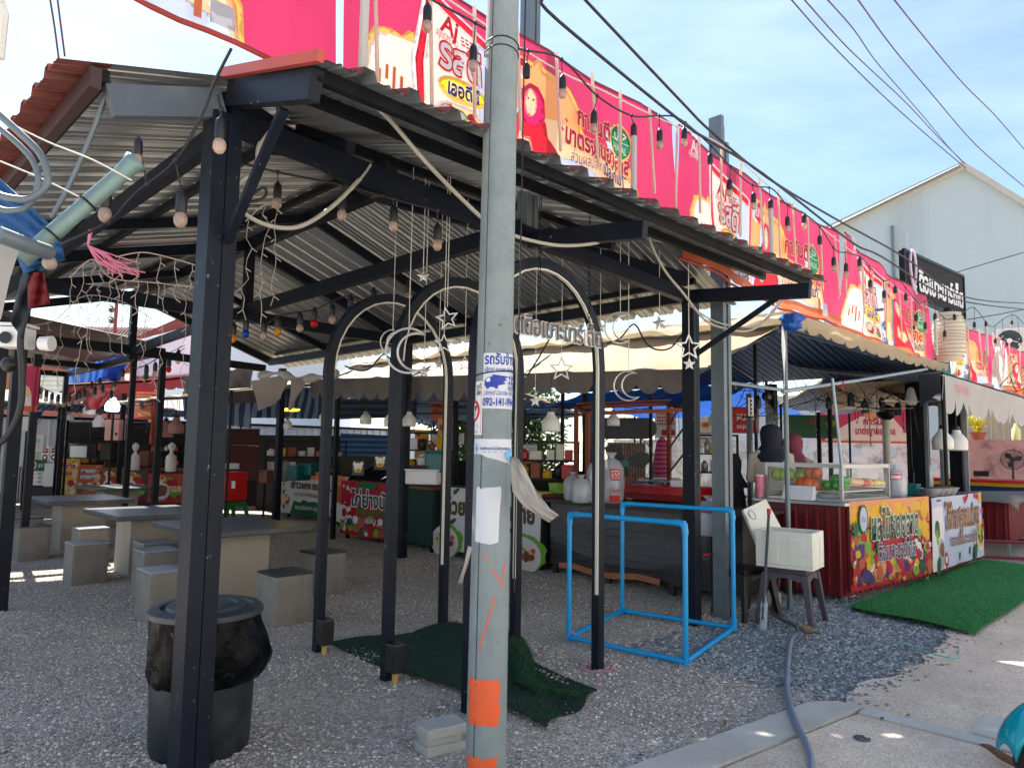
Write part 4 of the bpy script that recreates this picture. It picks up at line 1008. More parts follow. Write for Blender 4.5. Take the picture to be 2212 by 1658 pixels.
# thick cable loops
grey_cable=M('grey_cable',rgb(168,162,150),.5,0,.08,9,dirt=.2,dirtcol=rgb(130,125,115))
wire('thick pale cable looping down from the front brace of the pavilion',[(590,272),(561,312),(557,346),(564,376),(530,385),(508,408),(513,445),(552,476),(607,492),(658,485),(719,445),(776,388),(800,355)],onY(3.62),.013,grey_cable,'cable',seg=6,n=8)
wire('long pale cable slung from the roof edge past the pole to the right arm',[(785,197),(815,232),(850,268),(920,350),(1000,432),(1060,485),(1120,512),(1190,528),(1240,530),(1290,524),(1335,508),(1380,485)],onY(3.0),.012,grey_cable,'cable',seg=6,n=8)
wire('pale cable sagging from the middle arm to the right brace',[(1398,495),(1412,540),(1440,590),(1475,632),(1520,688),(1560,708),(1610,715),(1645,700),(1672,672),(1690,648)],onY(3.3),.011,grey_cable,'cable',seg=6,n=8)
wire('second thinner pale cable beside the right brace',[(1490,660),(1540,692),(1590,705),(1630,704),(1660,680),(1682,650)],onY(3.38),.008,grey_cable,'cable',seg=6,n=8)
wire('black cable coil hanging on the front brace',[(545,420),(570,405),(575,420),(560,432),(540,436),(528,434)],onY(3.6),.008,blackcable,'cable')
wire('green grey conduit slanting behind the front post at upper left',[(235,172),(225,215),(190,310),(150,400),(112,470)],lambda i,p:D(p[0],p[1],3.4),.012,galv_dk,'conduit','conduit')
wire('thin pale string slanting across the upper left',[(0,255),(100,305),(200,345),(285,390)],lambda i,p:D(p[0],p[1],2.6),.003,MATS['offwhite'],'string','string'); wire('lower thin pale string across the left edge',[(0,348),(100,390),(200,440)],lambda i,p:D(p[0],p[1],2.6),.003,MATS['offwhite'],'string','string')
wire('large grey conduit loop at the left edge',[(-10,240),(40,285),(85,330),(102,372),(98,405),(60,430),(10,425),(-10,415)],lambda i,p:D(p[0],p[1],2.4),.012,galv_dk,'conduit','conduit',seg=6,n=8); wire('inner grey conduit loop at the left edge',[(-10,270),(40,312),(72,350),(82,395),(60,445),(20,455),(-10,448)],lambda i,p:D(p[0],p[1],2.45),.010,galv_dk,'conduit','conduit',seg=6,n=8)
# black control box on the hip
t=T('speaker','black box hung with cords under the hip of the roof','speaker',D(830,395,5.1))
c=D(830,395,5.1); mb=MB(); mb.box(c,(.16,.13,.27),R(20)); mb.build('cabinet',blackp,t,bevel=.02)
mb=MB(); mb.box(c+Vec((-.03,-.02,.17)),(.02,.02,.10)); mb.box(c+Vec((.03,-.02,.17)),(.02,.02,.10)); mb.build('bracket',dark_steel,t)
# ------------------------------------------------------------------ waste bin
c=Vec((1.655,3.97,Z(1.655,3.97)))
t=T('waste_bin','large dark green plastic bin with lid and black liner bag behind the front post','bin',c)
mb=MB(); mb.lathe([(.24,0),(.25,.02),(.255,.2),(.262,.4),(.268,.6),(.27,.70),(.25,.70),(.23,.1),(.01,.05)],c,36,wob=lambda a,i,z:1+.012*math.cos(a*18) if z<.55 else 1,cap=False); mb.build('body',can_green,t,smooth=True)
mb=MB(); mb.lathe([(.285,.695),(.292,.70),(.292,.725),(.27,.74),(.235,.74),(.225,.722),(.21,.724),(.2,.746),(.155,.75),(.145,.735),(.13,.737),(.12,.752),(.055,.754),(.001,.752)],c,40,cap=False); mb.build('lid',M('lid_m',rgb(50,58,64),.45,0,.12,6,dirt=.3,dirtcol=rgb(105,110,112)),t,smooth=True)
rr=random.Random(4)
ph=[rr.uniform(0,6.3) for _ in range(8)]
def bagw(a,i,z):
    s=max(0,math.cos(a+.75)); h=(.70-z)/.36
    b=.26*s**4*math.sin(pi*min(1,max(0,h))**1.5)
    return 1+.018*math.sin(9*a+ph[0]+i*.8)+.012*math.sin(17*a+ph[1]-i*1.3)+b+.012*math.sin(31*a+i)
mb=MB(); mb.lathe([(.274,.695),(.275,.67),(.276,.64),(.276,.60),(.277,.56),(.276,.52),(.275,.48),(.273,.44),(.271,.40),(.268,.37),(.262,.36)],c,90,wob=bagw,cap=False); mb.build('liner_bag',bag_black,t,smooth='all')
# ------------------------------------------------------------------ concrete tables and stools
ped=M('ped',rgb(164,156,142),.9,0,.15,4,.3,60,dirt=.4,dirtcol=rgb(130,118,100),detail=9)
def table(x,y,label,first=None):
    t=T('stone_table',label,'table',(x,y,0),'concrete tables under the pavilion')
    MB().b2((x-.575,y-.7,.69),(x+.575,y+.7,.75)).build('table_top',slab_top,t,bevel=.012)
    MB().b2((x-.30,y-.30,-.05),(x+.30,y+.26,.69)).build('pedestal',ped,t,bevel=.006)
table(3.43,7.7,'nearest concrete table with a dark slab top, partly behind the front post')
table(3.3,9.85,'second concrete table with a pale grey top left of the front post')
table(3.2,12.6,'third concrete table farther back, left of the front post')
table(2.0,14.4,'distant concrete table at the left edge beside the black post')
table(4.6,15.6,'far concrete table almost hidden behind the third one')
def stool(x,y,label,rz=0,dark=False,s=1,top=None):
    t=T('stone_stool',label,'stool',(x,y,0),'concrete block stools')
    mb=MB(); mb.box((x,y,.205),(.37*s,.36*s,.47),rz); mb.build('block',slab_con,t,bevel=.014)
    mb=MB(); mb.box((x,y,.449),(.372*s,.362*s,.018),rz); mb.build('seat',top or slab_top,t,bevel=.004)
seat_dk=M('seat_dk',rgb(40,40,42),.35,0,.3,6,dirt=.3,dirtcol=rgb(110,85,60)); seat_lt=M('seat_lt',rgb(150,158,168),.3,0,.12,6,.05,40,dirt=.3,dirtcol=rgb(110,112,116))
stool(2.52,7.02,'concrete stool with a pale worn top just left of the front post',0,top=seat_lt)
stool(3.28,6.18,'nearest concrete stool with a dark stained top right of the front post',0,top=seat_dk)
stool(4.22,7.12,'concrete stool with a black top behind the left arch post',0,top=seat_dk)
stool(2.50,9.42,'concrete stool with a pale top standing alone on the left gravel',0,top=seat_lt)
stool(2.42,11.72,'concrete stool cut by the left edge of the view',0)
stool(3.1,9.0,'low concrete stool in the shade below the second table',0,top=seat_lt)
stool(2.95,11.0,'concrete stool behind the lone pale topped one',0,top=seat_lt)
stool(3.95,8.75,'concrete stool between the two nearest tables',0,top=seat_dk)
stool(2.9,8.35,'concrete stool beside the front post at the second table',0,top=seat_lt)
stool(2.6,13.0,'dark far concrete stool left of the third table',0)
stool(3.9,11.6,'far concrete stool hidden between the second and third tables',0)
stool(2.55,14.9,'far concrete stool beneath the distant left table',0)
# ------------------------------------------------------------------ broken concrete block by the pole
g=G(958,1622); c=Vec((g.x+.02,g.y+.06,0)); a=R(-12)
t=T('concrete_block','broken grey hollow concrete block lying at the foot of the pole','block',c)
mb=MB(); mt=Matrix.Rotation(a,3,'Z'); P=[(-.11,-.08),(.12,-.085),(.13,-.02),(.128,.075),(-.11,.08),(-.12,.02)]
mb.prism([mt@Vec((x,y,.075))+c for x,y in P],(0,0,.055)); mb.prism([mt@Vec((x*1.02,y*1.02,-.01))+c for x,y in P],(0,0,.05)); mb.prism([mt@Vec((x*.86-.005,y*.8,.035))+c for x,y in P],(0,0,.045))
mb.build('block',concrete_lt,t,bevel=.008)
# ------------------------------------------------------------------ blue pipe frame
A=[G(1218,1388),G(1482,1443),G(1583,1362),G(1345,1325)]
A=[Vec((4.72,4.0,0)),Vec((4.83,2.95,0)),Vec((6.08,3.22,0)),Vec((5.88,4.3,0))]
t=T('tube_frame','empty box frame of bright blue plastic pipe standing on the gravel','frame',A[0])
r=.0225; H=1.06
mb=MB()
lo=[p+Vec((0,0,.04)) for p in A]; hi=[p+Vec((.0,0,H+(.02 if i in(2,3) else 0))) for i,p in enumerate(A)]
for i in range(4): mb.tube([lo[i],lo[(i+1)%4]],r*.92,12); mb.tube([lo[i],hi[i]],r*.92,12)
for a,b in ((0,1),(3,2)): mb.tube([hi[a],hi[b]],r*.92,12)
mb.build('pipe',pvc_blue,t,smooth=True)
for i in range(4):
    mb=MB(); 
    for q in (lo[(i+1)%4],lo[i-1]): d=(q-lo[i]).normalized(); mb.tube([lo[i],lo[i]+d*.075],r*1.15,12)
    mb.tube([lo[i]-Vec((0,0,.03)),lo[i]+Vec((0,0,.08))],r*1.15,12); mb.build('elbow',pvc_blue,t,smooth=True)
for a,b in ((0,1),(1,0),(3,2),(2,3)):
    d=(hi[b]-hi[a]).normalized(); mb=MB(); P=[hi[a]-Vec((0,0,.085)),hi[a]-Vec((0,0,.05)),hi[a]-Vec((0,0,.025))+d*.006,hi[a]+d*.025-Vec((0,0,.006)),hi[a]+d*.05,hi[a]+d*.085]
    mb.tube(P,r*1.15,12); mb.build('elbow',pvc_blue,t,smooth=True)
tag(MB().tube([Vec((4.72,3.97,.02))+Vec((.04*math.cos(a),.04*math.sin(a),.05+.03*math.sin(2*a))) for a in [.5*i for i in range(20)]],.004,4).build('cord',pinkrib,smooth=True),'pink cord tied round the left bottom corner of the blue pipe frame','cord')
# ------------------------------------------------------------------ turf under the arches, curled at one corner
def turfpt(a,b):
    # a along x, b along y
    q00=G(1180,1580);q10=G(1290,1495);q11=G(985,1352);q01=G(704,1392)
    p=(q00*(1-a)+q10*a)*(1-b)+(q01*(1-a)+q11*a)*b
    x=p.x+.03*math.sin(7*b+2*a); y=p.y+.03*math.sin(9*a)
    return x,y
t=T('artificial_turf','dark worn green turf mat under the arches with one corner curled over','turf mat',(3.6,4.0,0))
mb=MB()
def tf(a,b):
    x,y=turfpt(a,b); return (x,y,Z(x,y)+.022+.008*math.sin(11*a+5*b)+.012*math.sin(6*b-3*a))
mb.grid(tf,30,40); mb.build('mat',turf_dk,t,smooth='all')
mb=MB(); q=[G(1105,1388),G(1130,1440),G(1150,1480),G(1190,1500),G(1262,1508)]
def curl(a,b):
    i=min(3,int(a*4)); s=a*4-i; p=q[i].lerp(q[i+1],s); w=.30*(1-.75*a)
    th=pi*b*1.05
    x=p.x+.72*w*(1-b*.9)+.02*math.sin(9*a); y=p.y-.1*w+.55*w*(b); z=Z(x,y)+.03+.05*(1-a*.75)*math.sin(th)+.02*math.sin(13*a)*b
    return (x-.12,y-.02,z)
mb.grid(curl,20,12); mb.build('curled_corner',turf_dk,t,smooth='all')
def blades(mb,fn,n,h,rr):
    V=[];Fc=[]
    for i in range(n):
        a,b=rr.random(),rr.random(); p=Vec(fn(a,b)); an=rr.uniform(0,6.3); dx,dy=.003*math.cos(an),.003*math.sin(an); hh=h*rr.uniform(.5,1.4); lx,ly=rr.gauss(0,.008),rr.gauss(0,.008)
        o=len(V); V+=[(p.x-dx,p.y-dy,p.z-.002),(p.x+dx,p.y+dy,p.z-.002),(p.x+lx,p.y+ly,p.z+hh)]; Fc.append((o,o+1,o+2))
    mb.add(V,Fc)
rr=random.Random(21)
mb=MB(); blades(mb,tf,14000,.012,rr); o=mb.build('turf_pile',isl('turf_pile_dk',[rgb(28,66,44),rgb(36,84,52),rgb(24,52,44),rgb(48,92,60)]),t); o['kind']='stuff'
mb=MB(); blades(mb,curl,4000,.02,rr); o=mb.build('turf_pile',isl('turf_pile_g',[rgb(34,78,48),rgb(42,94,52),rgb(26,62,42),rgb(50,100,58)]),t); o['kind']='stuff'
# litter on the turf
# green turf before the stall
t=T('artificial_turf','bright green turf mat laid before the fruit and noodle stall','turf mat',(8.5,2.5,0))
def tg(a,b):
    P0=Vec((7.84,2.87,0));P1=Vec((7.45,1.66,0));P2=Vec((12.6,1.66,0));P3=Vec((12.9,2.74,0))
    p=(P1*(1-a)+P2*a)*(1-b)+(P0*(1-a)+P3*a)*b
    return (p.x+.008*math.sin(14*b),p.y+.008*math.sin(17*a),.048+.008*math.sin(9*a+6*b)+.01*math.sin(4*b))
mb=MB(); mb.grid(tg,40,14); mb.build('mat',turf,t,smooth='all')
mb=MB(); blades(mb,lambda a,b:tg(a**1.5,b),26000,.015,rr); o=mb.build('turf_pile',isl('turf_pile_g2',[rgb(44,124,60),rgb(58,150,72),rgb(36,104,56),rgb(84,165,86)]),t); o['kind']='stuff'
# ------------------------------------------------------------------ plastic stool, foam box and its lid
c=Vec((6.85,3.03,Z(6.85,3.03)))
def plastic_stool(c,h,w,label,mt,rz=0):
    t=T('plastic_stool',label,'stool',c)
    m3=Matrix.Rotation(rz,3,'Z')
    mb=MB(); mb.box(c+Vec((0,0,h-.03)),(w,w,.05),rz); mb.build('seat',mt,t,bevel=.015)
    mb=MB()
    for i,(a,b) in enumerate(((1,0),(0,1),(-1,0),(0,-1))): 
        d=m3@Vec((a,b,0)); n=m3@Vec((-b,a,0)); p=c+d*(w*.5); q=.0
        mb.prism([p+n*(w*.46)+Vec((0,0,h-.05)),p-n*(w*.46)+Vec((0,0,h-.05)),p-n*(w*.40)+d*.01+Vec((0,0,h-.12)),p+d*.006+Vec((0,0,h-.085)),p+n*(w*.40)+d*.01+Vec((0,0,h-.12))],-d*.012)
    mb.build('apron',mt,t)
    for sx in(-1,1):
        for sy in(-1,1):
            top=c+m3@Vec((sx*w*.44,sy*w*.44,h-.05)); bt=c+m3@Vec((sx*w*.62,sy*w*.62,0)); mb=MB()
            vs=[]
            for p,s in ((top,.035),(bt,.022)):
                for a,b in((-1,-1),(1,-1),(1,1),(-1,1)): vs.append(p+m3@Vec((a*s,b*s,0)))
            mb.add(vs,[(0,1,2,3),(4,5,6,7)]+[(k,(k+1)%4,4+(k+1)%4,4+k) for k in range(4)]); mb.build('leg',mt,t,bevel=.008)
    return t
plastic_stool(c,.53,.40,'dark brown plastic stool carrying a white foam box',stool_pl,R(8))
plastic_stool(Vec((6.78,3.46,0)),.48,.36,'black plastic stool partly hidden behind the brown one',blackp,R(-20))
b=c+Vec((-.06,-.02,.535)); rz=R(8); m3=Matrix.Rotation(rz,3,'Z')
t=T('foam_box','open white polystyrene box standing on the brown stool','foam box',b)
mb=MB()
def fb(x0,y0,z0,x1,y1,z1): mb.box(b+m3@Vec(((x0+x1)/2,(y0+y1)/2,(z0+z1)/2)),(x1-x0,y1-y0,z1-z0),rz)
W_,D_,H_=.40,.52,.34
fb(-W_/2,-D_/2,0,W_/2,D_/2,.03); fb(-W_/2,-D_/2,.03,-W_/2+.035,D_/2,H_); fb(W_/2-.035,-D_/2,.03,W_/2,D_/2,H_); fb(-W_/2+.035,-D_/2,.03,W_/2-.035,-D_/2+.035,H_); fb(-W_/2+.035,D_/2-.035,.03,W_/2-.035,D_/2,H_)
mb.build('box',foam,t,bevel=.008)
mb=MB()
for y0,y1 in((-.18,-.05),(.05,.18)): fb(-W_/2-.004,y0,.04,-W_/2+.01,y1,H_-.06)
for x0,x1 in((-.14,-.03),(.03,.14)): fb(x0,-D_/2-.004,.04,x1,-D_/2+.01,H_-.06)
mb.build('rib',foam,t,bevel=.003)
t=T('polystyrene_lid','white polystyrene lid with faint handwriting leaning upright behind the foam box','lid',(6.72,3.42,.55))
l0=PY(1638,1175,3.38);l1=PY(1607,1108,3.5);
P=[PY(1637,1176,3.36),PY(1605,1100,3.52),PY(1655,1077,3.44),PY(1690,1142,3.28)]
n=(P[1]-P[0]).cross(P[3]-P[0]).normalized(); 
if n.y<0:n=-n
mb=MB(); mb.prism(P,n*.035); mb.build('lid',foam,t,bevel=.008)
ux=(P[3]-P[0]).normalized(); uy=n.cross(ux); 
if uy.z<0:uy=-uy
mb=MB(); c0=P[0]+ux*.16+uy*.27-n*.004; mb.tube([c0+ux*.035*math.cos(a)+uy*.05*math.sin(a) for a in [2*pi*k/16 for k in range(16)]],.004,4,closed=True)
for k,(du,dv) in enumerate(((-.09,.0),(-.05,.01))): mb.tube([c0+ux*du+uy*(dv-.03),c0+ux*(du+.004)+uy*(dv+.03),c0+ux*(du+.02)+uy*(dv+.02)],.0025,4)
mb.tube([c0+ux*(.02)+uy*(-.16),c0+ux*.04+uy*(-.2),c0+ux*.08+uy*(-.18)],.003,4)
mb.build('handwriting',M('ink',rgb(150,160,190),.8),t)
t=T('stick','dark stick with an upturned clear bottle on its foot leaning by the stool','stick',G(1650,1350))
b0=G(1648,1362); tp_=PY(1661,1105,b0.y+.05)
mb=MB(); mb.tube([b0+Vec((0,0,.1)),tp_],.014,8); mb.build('shaft',M('stickm',rgb(60,62,70),.5),t,smooth=True)
mb=MB(); mb.tube([tp_-Vec((0,0,.02)),tp_+Vec((0,0,.03))],.02,8); mb.build('red_cap',redtape,t,smooth=True)
d_=(tp_-b0).normalized(); mb=MB(); prof=[(.0,.032),(.03,.036),(.08,.03),(.12,.037),(.17,.033),(.22,.036),(.26,.024),(.285,.014),(.31,.014)]
mb.tube([b0+d_*(p[0]+.01) for p in prof],[p[1] for p in prof],14,cap=False); mb.build('bottle',M('petm',rgb(190,205,215),.08,0,.05,9,.3,30,alpha=.42,spec=.9),t,smooth='all')
wire('long grey blue garden hose curving over the gravel and slab',[(1722,1366),(1708,1385),(1702,1430),(1700,1480),(1706,1520),(1722,1565),(1740,1600),(1752,1640),(1752,1690)],lambda i,p:G(p[0],p[1],.045),.02,hosem,'garden_hose','hose',8,8)
wire('thin turquoise cord on the slate chips beside the green turf',[(1935,1385),(1975,1395),(2010,1410),(2065,1420),(2072,1402),(2066,1395)],lambda i,p:G(p[0],p[1],.045),.005,M('tcord',rgb(110,190,180),.6),'cord','cord')
wire('grey drain hose under the brown stool',[(1655,1300),(1668,1320),(1690,1338),(1718,1352),(1722,1366)],lambda i,p:G(p[0],p[1],.06),.016,galv_dk,'pipe','hose',8,6)
# stones under the stool
for i,(x,y,s) in enumerate(((1690,1308,.10),(1850,1290,.09))):
    g=G(x,y); mb=MB(); mb.box((g.x,g.y+.1,s*.6),(s*1.6,s*1.5,s*1.4),R(20+50*i)); tag(mb.build('stone',concrete_lt,bevel=.025),('grey block of stone in the shade behind the brown stool','flat grey stone near the corner of the maroon stall')[i],'stone')
# small dove
g=G(1740,1382); c=Vec((g.x,g.y,.03)); dx=Vec((.75,-.66,0))
t=T('bird','small brown dove walking on the slate chips beside the hose','bird',c)
mb=MB(); P=[c-dx*.085+Vec((0,0,.098)),c-dx*.07+Vec((0,0,.106)),c-dx*.05+Vec((0,0,.092)),c-dx*.028+Vec((0,0,.075)),c+Vec((0,0,.064)),c+dx*.035+Vec((0,0,.058)),c+dx*.07+Vec((0,0,.048)),c+dx*.11+Vec((0,0,.038)),c+dx*.145+Vec((0,0,.03))]
mb.tube(P,[.006,.019,.018,.03,.04,.034,.02,.014,.008],10); mb.build('body',birdm,t,smooth='all')
mb=MB(); mb.tube([c-dx*.085+Vec((0,0,.1)),c-dx*.103+Vec((0,0,.095))],[.005,.001],6); mb.build('beak',blackp,t)
mb=MB()
for s in(-1,1): q=c+Vec((-dx.y*s*.015,dx.x*s*.015,0)); mb.tube([q+Vec((0,0,.05)),q-Vec((0,0,.012)),q-dx*.02-Vec((0,0,.014))],.004,5)
mb.build('legs',M('birdleg',rgb(170,90,80),.6),t)
for s in (-1,1):
    mb=MB(); nn=Vec((-dx.y*s,dx.x*s,0)); mb.grid(lambda a,b:c+dx*(-.03+.12*a)+nn*(.036-.018*a+.004*math.sin(pi*b))+Vec((0,0,.092-.035*a-.045*b*(1-a*.6))),6,4); mb.build('wing',birdm,t,smooth='all',solid=.006)
# ------------------------------------------------------------------ scooter at the lower right corner
wc=G(2222,1640,.22); hd=Vec((-.35,.94,0)).normalized()   # heading
hd=Vec((-.78,.62,0)).normalized(); sd_=Vec((-hd.y,hd.x,0))
wc=G(2234,1712)-hd*.12; wc.z=.19
t=T('motor_scooter','turquoise motor scooter with its front mudguard and tyre entering at the lower right','scooter',(wc.x,wc.y,0))
def whl(c,r,nm):
    mb=MB(); mb.tube([c+hd*(r*math.cos(a))+Vec((0,0,r*math.sin(a))) for a in [2*pi*k/28 for k in range(28)]],.05,10,closed=True); o=mb.build('tyre',rubber,t,smooth=True)
    mb=MB(); mb.tube([c-sd_*.03,c+sd_*.03],r*.72,20); mb.build('rim',alu,t,smooth=True)
whl(wc,.165,'f'); bk=wc-hd*1.22; whl(bk,.165,'b')
mb=MB()
def fend(a,b):
    th=R(10)+R(165)*a; r=.235+.02*math.sin(pi*a); s=(b-.5)*2; ww=.085*(1-.55*abs(2*a-.75)**2.2)
    q=wc+hd*(r*math.cos(th)*(1.12 if a<.5 else 1))+Vec((0,0,r*math.sin(th)-.06*s*s))+sd_*(ww*s)
    return q
mb.grid(fend,20,8); mb.build('mudguard',teal_car,t,smooth='all',solid=.006)
mb=MB()
for s in(-1,1): mb.tube([wc+sd_*.07*s,wc+sd_*.075*s-hd*.16+Vec((0,0,.42))],.022,8)
mb.tube([wc-hd*.15+Vec((0,0,.40)),wc-hd*.32+Vec((0,0,.85))],.03,8); mb.build('fork',dark_steel,t,smooth=True)
mb=MB(); mb.grid(lambda a,b:wc-hd*(.18+.16*a+.05*math.cos(pi*(b-.5)))+sd_*(.46*(b-.5)*(1-.25*a))+Vec((0,0,.36+.52*a)),10,10); mb.build('front_shield',teal_car,t,smooth='all',solid=.02)
mb=MB(); mb.grid(lambda a,b:wc-hd*(.35+.45*a)+sd_*(.30*(b-.5))+Vec((0,0,.24+.02*math.sin(pi*b))),8,6); mb.build('floorboard',blackp,t,solid=.03)
mb=MB(); mb.lathe([(.1,.3),(.2,.34),(.22,.5),(.2,.66),(.1,.70),(.01,.7)],bk+Vec((.0,0,0))+hd*.15,20,sx=1.6,sy=.9); mb.build('body',teal_car,t,smooth=True)
mb=MB(); mb.box(bk+hd*.2+Vec((0,0,.76)),(.62,.26,.1),math.atan2(hd.y,hd.x)); mb.build('seat',rubber,t,bevel=.03)
hb=wc-hd*.34+Vec((0,0,.93)); mb=MB(); mb.tube([hb-sd_*.34-hd*.08,hb-sd_*.14,hb+sd_*.14,hb+sd_*.34-hd*.08],.016,8); mb.build('handlebar',blackp,t,smooth=True)
mb=MB(); mb.ball(hb+hd*.05,.11,10,(1,1,.85)); mb.build('headlight_cowl',teal_car,t,smooth=True)
mb=MB(); mb.tube([bk+hd*.5+sd_*.1+Vec((0,0,.22)),bk+hd*.52+sd_*.22+Vec((0,0,.02))],.012,6); mb.build('side_stand',dark_steel,t)
a,b=G(2118,1607,.05),G(2165,1632,.06)
tag(MB().tube([a,a.lerp(b,.4)+Vec((0,0,.01)),b,b+(b-a)*.6],[.006,.016,.022,.02],7).build('twig',M('twig',rgb(120,84,60),.8,0,.3,20),smooth=True),'brown pointed twig beside the scooter tyre','twig')
rr=random.Random(5)
# ------------------------------------------------------------------ things at the left edge
U=lambda x,y,d:D(x,y,d)
t=T('leaning_pipe','grey green steel pipe with a torn flared mouth slanting up at the left','pipe',U(75,545,2.55))
P=[U(48,562,2.5),U(120,498,2.55),U(200,430,2.6),U(262,376,2.65),U(282,357,2.66),U(292,348,2.67)]
mb=MB(); mb.tube(P,[.029,.029,.030,.030,.034,.042],16,cap=False); mb.build('pipe',M('pipe_gg',rgb(118,142,140),.45,.3,.15,6,.05,40,dirt=.5,dirtcol=rgb(90,96,88)),t,smooth='all',solid=.004)
mb=MB()
for x,y,d in ((190,439,2.59),(112,505,2.54)):
    c=U(x,y,d); ax=(P[3]-P[0]).normalized(); e1=ax.orthogonal().normalized(); e2=ax.cross(e1); mb.tube([c+e1*.033*math.cos(a)+e2*.033*math.sin(a) for a in [2*pi*k/14 for k in range(14)]],.004,5,closed=True)
mb.build('strap',dark_steel,t)
t=T('folded_tarpaulin','blue and dark red folded tarpaulin bundle tied to the left post','tarpaulin',U(60,560,2.9))
def sheet_px(pts,d,m_,nm,par,n=10,amp=.02):
    a,b,c,e=pts
    mb=MB(); mb.grid(lambda u,v:U(*[((a[k]*(1-u)+b[k]*u)*(1-v)+(e[k]*(1-u)+c[k]*u)*v) for k in(0,1)],d+amp*math.sin(9*u+4*v)+amp*.6*math.sin(17*v-3*u)),n,n); return mb.build(nm,m_,par,smooth='all',solid=.004)
bd=M('bluedk',rgb(40,92,150),.6,0,.2,6,.15,10,transl=.3)
sheet_px([(-15,372),(125,498),(140,555),(-15,480)],2.9,bd,'blue_sheet',t)
sheet_px([(30,540),(128,545),(142,562),(50,590)],2.95,bd,'blue_fold',t)
sheet_px([(62,590),(95,585),(108,655),(62,665)],2.95,M('red_dk',rgb(120,24,30),.7,0,.2,6,.15,10,transl=.3),'red_sheet',t)
sheet_px([(45,540),(100,536),(100,592),(58,596)],2.97,M('tealdk',rgb(24,60,78),.7,0,.2,6,.15,10),'dark_fold',t)
t=T('grey_panel','pale grey panel edge beside a dark pole at the far left','panel',U(0,600,2.3))
mb=MB(); q=[U(-40,478,2.35),U(48,520,2.35),U(22,600,2.35),U(2,690,2.35),U(-40,690,2.35)]; mb.prism(q,ray(0,600)*.04); mb.build('panel',M('panelg',rgb(150,146,142),.7,0,.1,3),t)
tag(MB().tube([U(-6,505,2.2),U(60,530,2.3),U(105,545,2.4)],.026,10).build('pipe',galv_dk,smooth=True),'short grey pipe crossing behind the slanting pipe at the left edge','pipe')
t=T('dark_pole','dark pole at the left edge carrying the white security camera','pole',(1.16,5.6,0))
mb=MB(); g=U(4,760,5.2); mb.b2((g.x-.06,g.y-.06,-.1),(g.x+.06,g.y+.06,2.4)); t.location=(g.x,g.y,0); mb=MB(); mb.b2((g.x-.035,g.y-.035,-.1),(g.x+.035,g.y+.035,2.5)); mb.build('post',dark_steel,t)
sheet_px([(60,540),(98,560),(48,735),(22,690)],3.0,M('dkshade',rgb(36,42,48),.8,0,.2,6,.2,12),'cloth',t)  # dark sheet standing in for the shading beside the pole
t=T('security_camera','white boxy security camera with a small fan grille on the left pole','camera',U(32,732,4.6))
c=U(34,730,4.6); a=R(-40); mb=MB(); mb.box(c,(.17,.15,.13),a); mb.box(c+Vec((0,0,.08)),(.2,.17,.02),a); mb.build('housing',white,t,bevel=.01)
mb=MB(); n=Vec((-.7,-.7,0)); mb.tube([c+n*.09+Vec((.0,0,-.01)),c+n*.10+Vec((0,0,-.01))],.038,14); mb.build('grille',blackp,t); mb=MB(); mb.tube([c+Vec((.12,-.1,-.03)),c+Vec((.17,-.15,-.03))],[.045,.05],12); mb.build('lamp_head',white,t,smooth=True)
mb=MB(); mb.ball(c+Vec((-.02,.02,-.17)),.05,8); mb.build('dome',blackp,t,smooth=True)
for lb,x,y,d,s in (('large pale round bulb hanging by the red cloth at the left',107,568,2.9,.028),('clear bulb lower down on the dark pole at the left edge',46,668,3.2,.03)):
    t=T('light_bulb',lb,'bulb',U(x,y,d)); c=U(x,y,d); mb=MB(); mb.ball(c,s,10); mb.build('bulb',bulb_w,t,smooth=True); mb=MB(); mb.tube([c+Vec((0,0,s*.8)),c+Vec((-.01,.01,s*2.2))],[s*.55,s*.5],8); mb.build('socket',blackp,t)
wire('thick black cable hanging in a curve down the left edge',[(50,690),(44,740),(48,800),(44,880),(20,935),(-10,965)],lambda i,p:D(p[0],p[1],3.2),.014,blackcable,'cable',seg=6,n=8)
tag(MB().tube([D(-22,-60,1.6),D(4,30,1.6),D(-6,125,1.6)],.014,8).build('pole_end',MATS['offwhite'],smooth=True),'blurred cream edge at the top left corner','pole')
t=T('raffia_tie','bundle of pale pink plastic raffia tied in the roof lights at left','string',U(192,540,3.4))
mb=MB(); rr=random.Random(6)
for i in range(16):
    e=(rr.uniform(235,318),rr.uniform(565,605)); m_=(rr.uniform(212,245),rr.uniform(548,575)); mb.tube(catpts([U(190,530,3.4),U(*m_,3.42),U(*e,3.5)],4),.0028,4)
for i in range(6): mb.tube([U(190,530,3.4),U(rr.uniform(192,202),rr.uniform(490,505),3.4)],.004,4)
mb.build('strands',pinkrib,t)
# icicle lights below the left of the roof
icm=M('icm',rgb(168,156,144),.6,0,.1,9)
def icicles(label,pix,d,n,lmin,lmax,seed):
    rr=random.Random(seed); P=[D(p[0],p[1],d) for p in pix]; C_=catpts(P,8)
    t=T('icicle_lights',label,'string lights',P[0],'icicle lights')
    mb=MB(); mb.tube(C_,.004,5); mb.build('cable',icm,t)
    for i in range(n):
        p=C_[int((i+.5)/n*(len(C_)-1))]; l=rr.uniform(lmin,lmax); mb=MB(); q=[p]; k=int(l/.07)+2
        for j in range(1,k): q.append(p+Vec((rr.gauss(0,.012),rr.gauss(0,.012),-l*j/k)))
        mb.tube(q,.0024,4)
        for j in range(1,k,2):
            s=rr.choice((-1,1)); mb.tube([q[j],q[j]+Vec((.022*s,-.022*s,-.022))],.0032,4)
        mb.build('strand',icm,t)
icicles('white icicle light strands hanging in a row before the left gable opening',[(150,600),(200,560),(240,600),(330,610),(420,620)],5.2,9,.4,1.0,31)
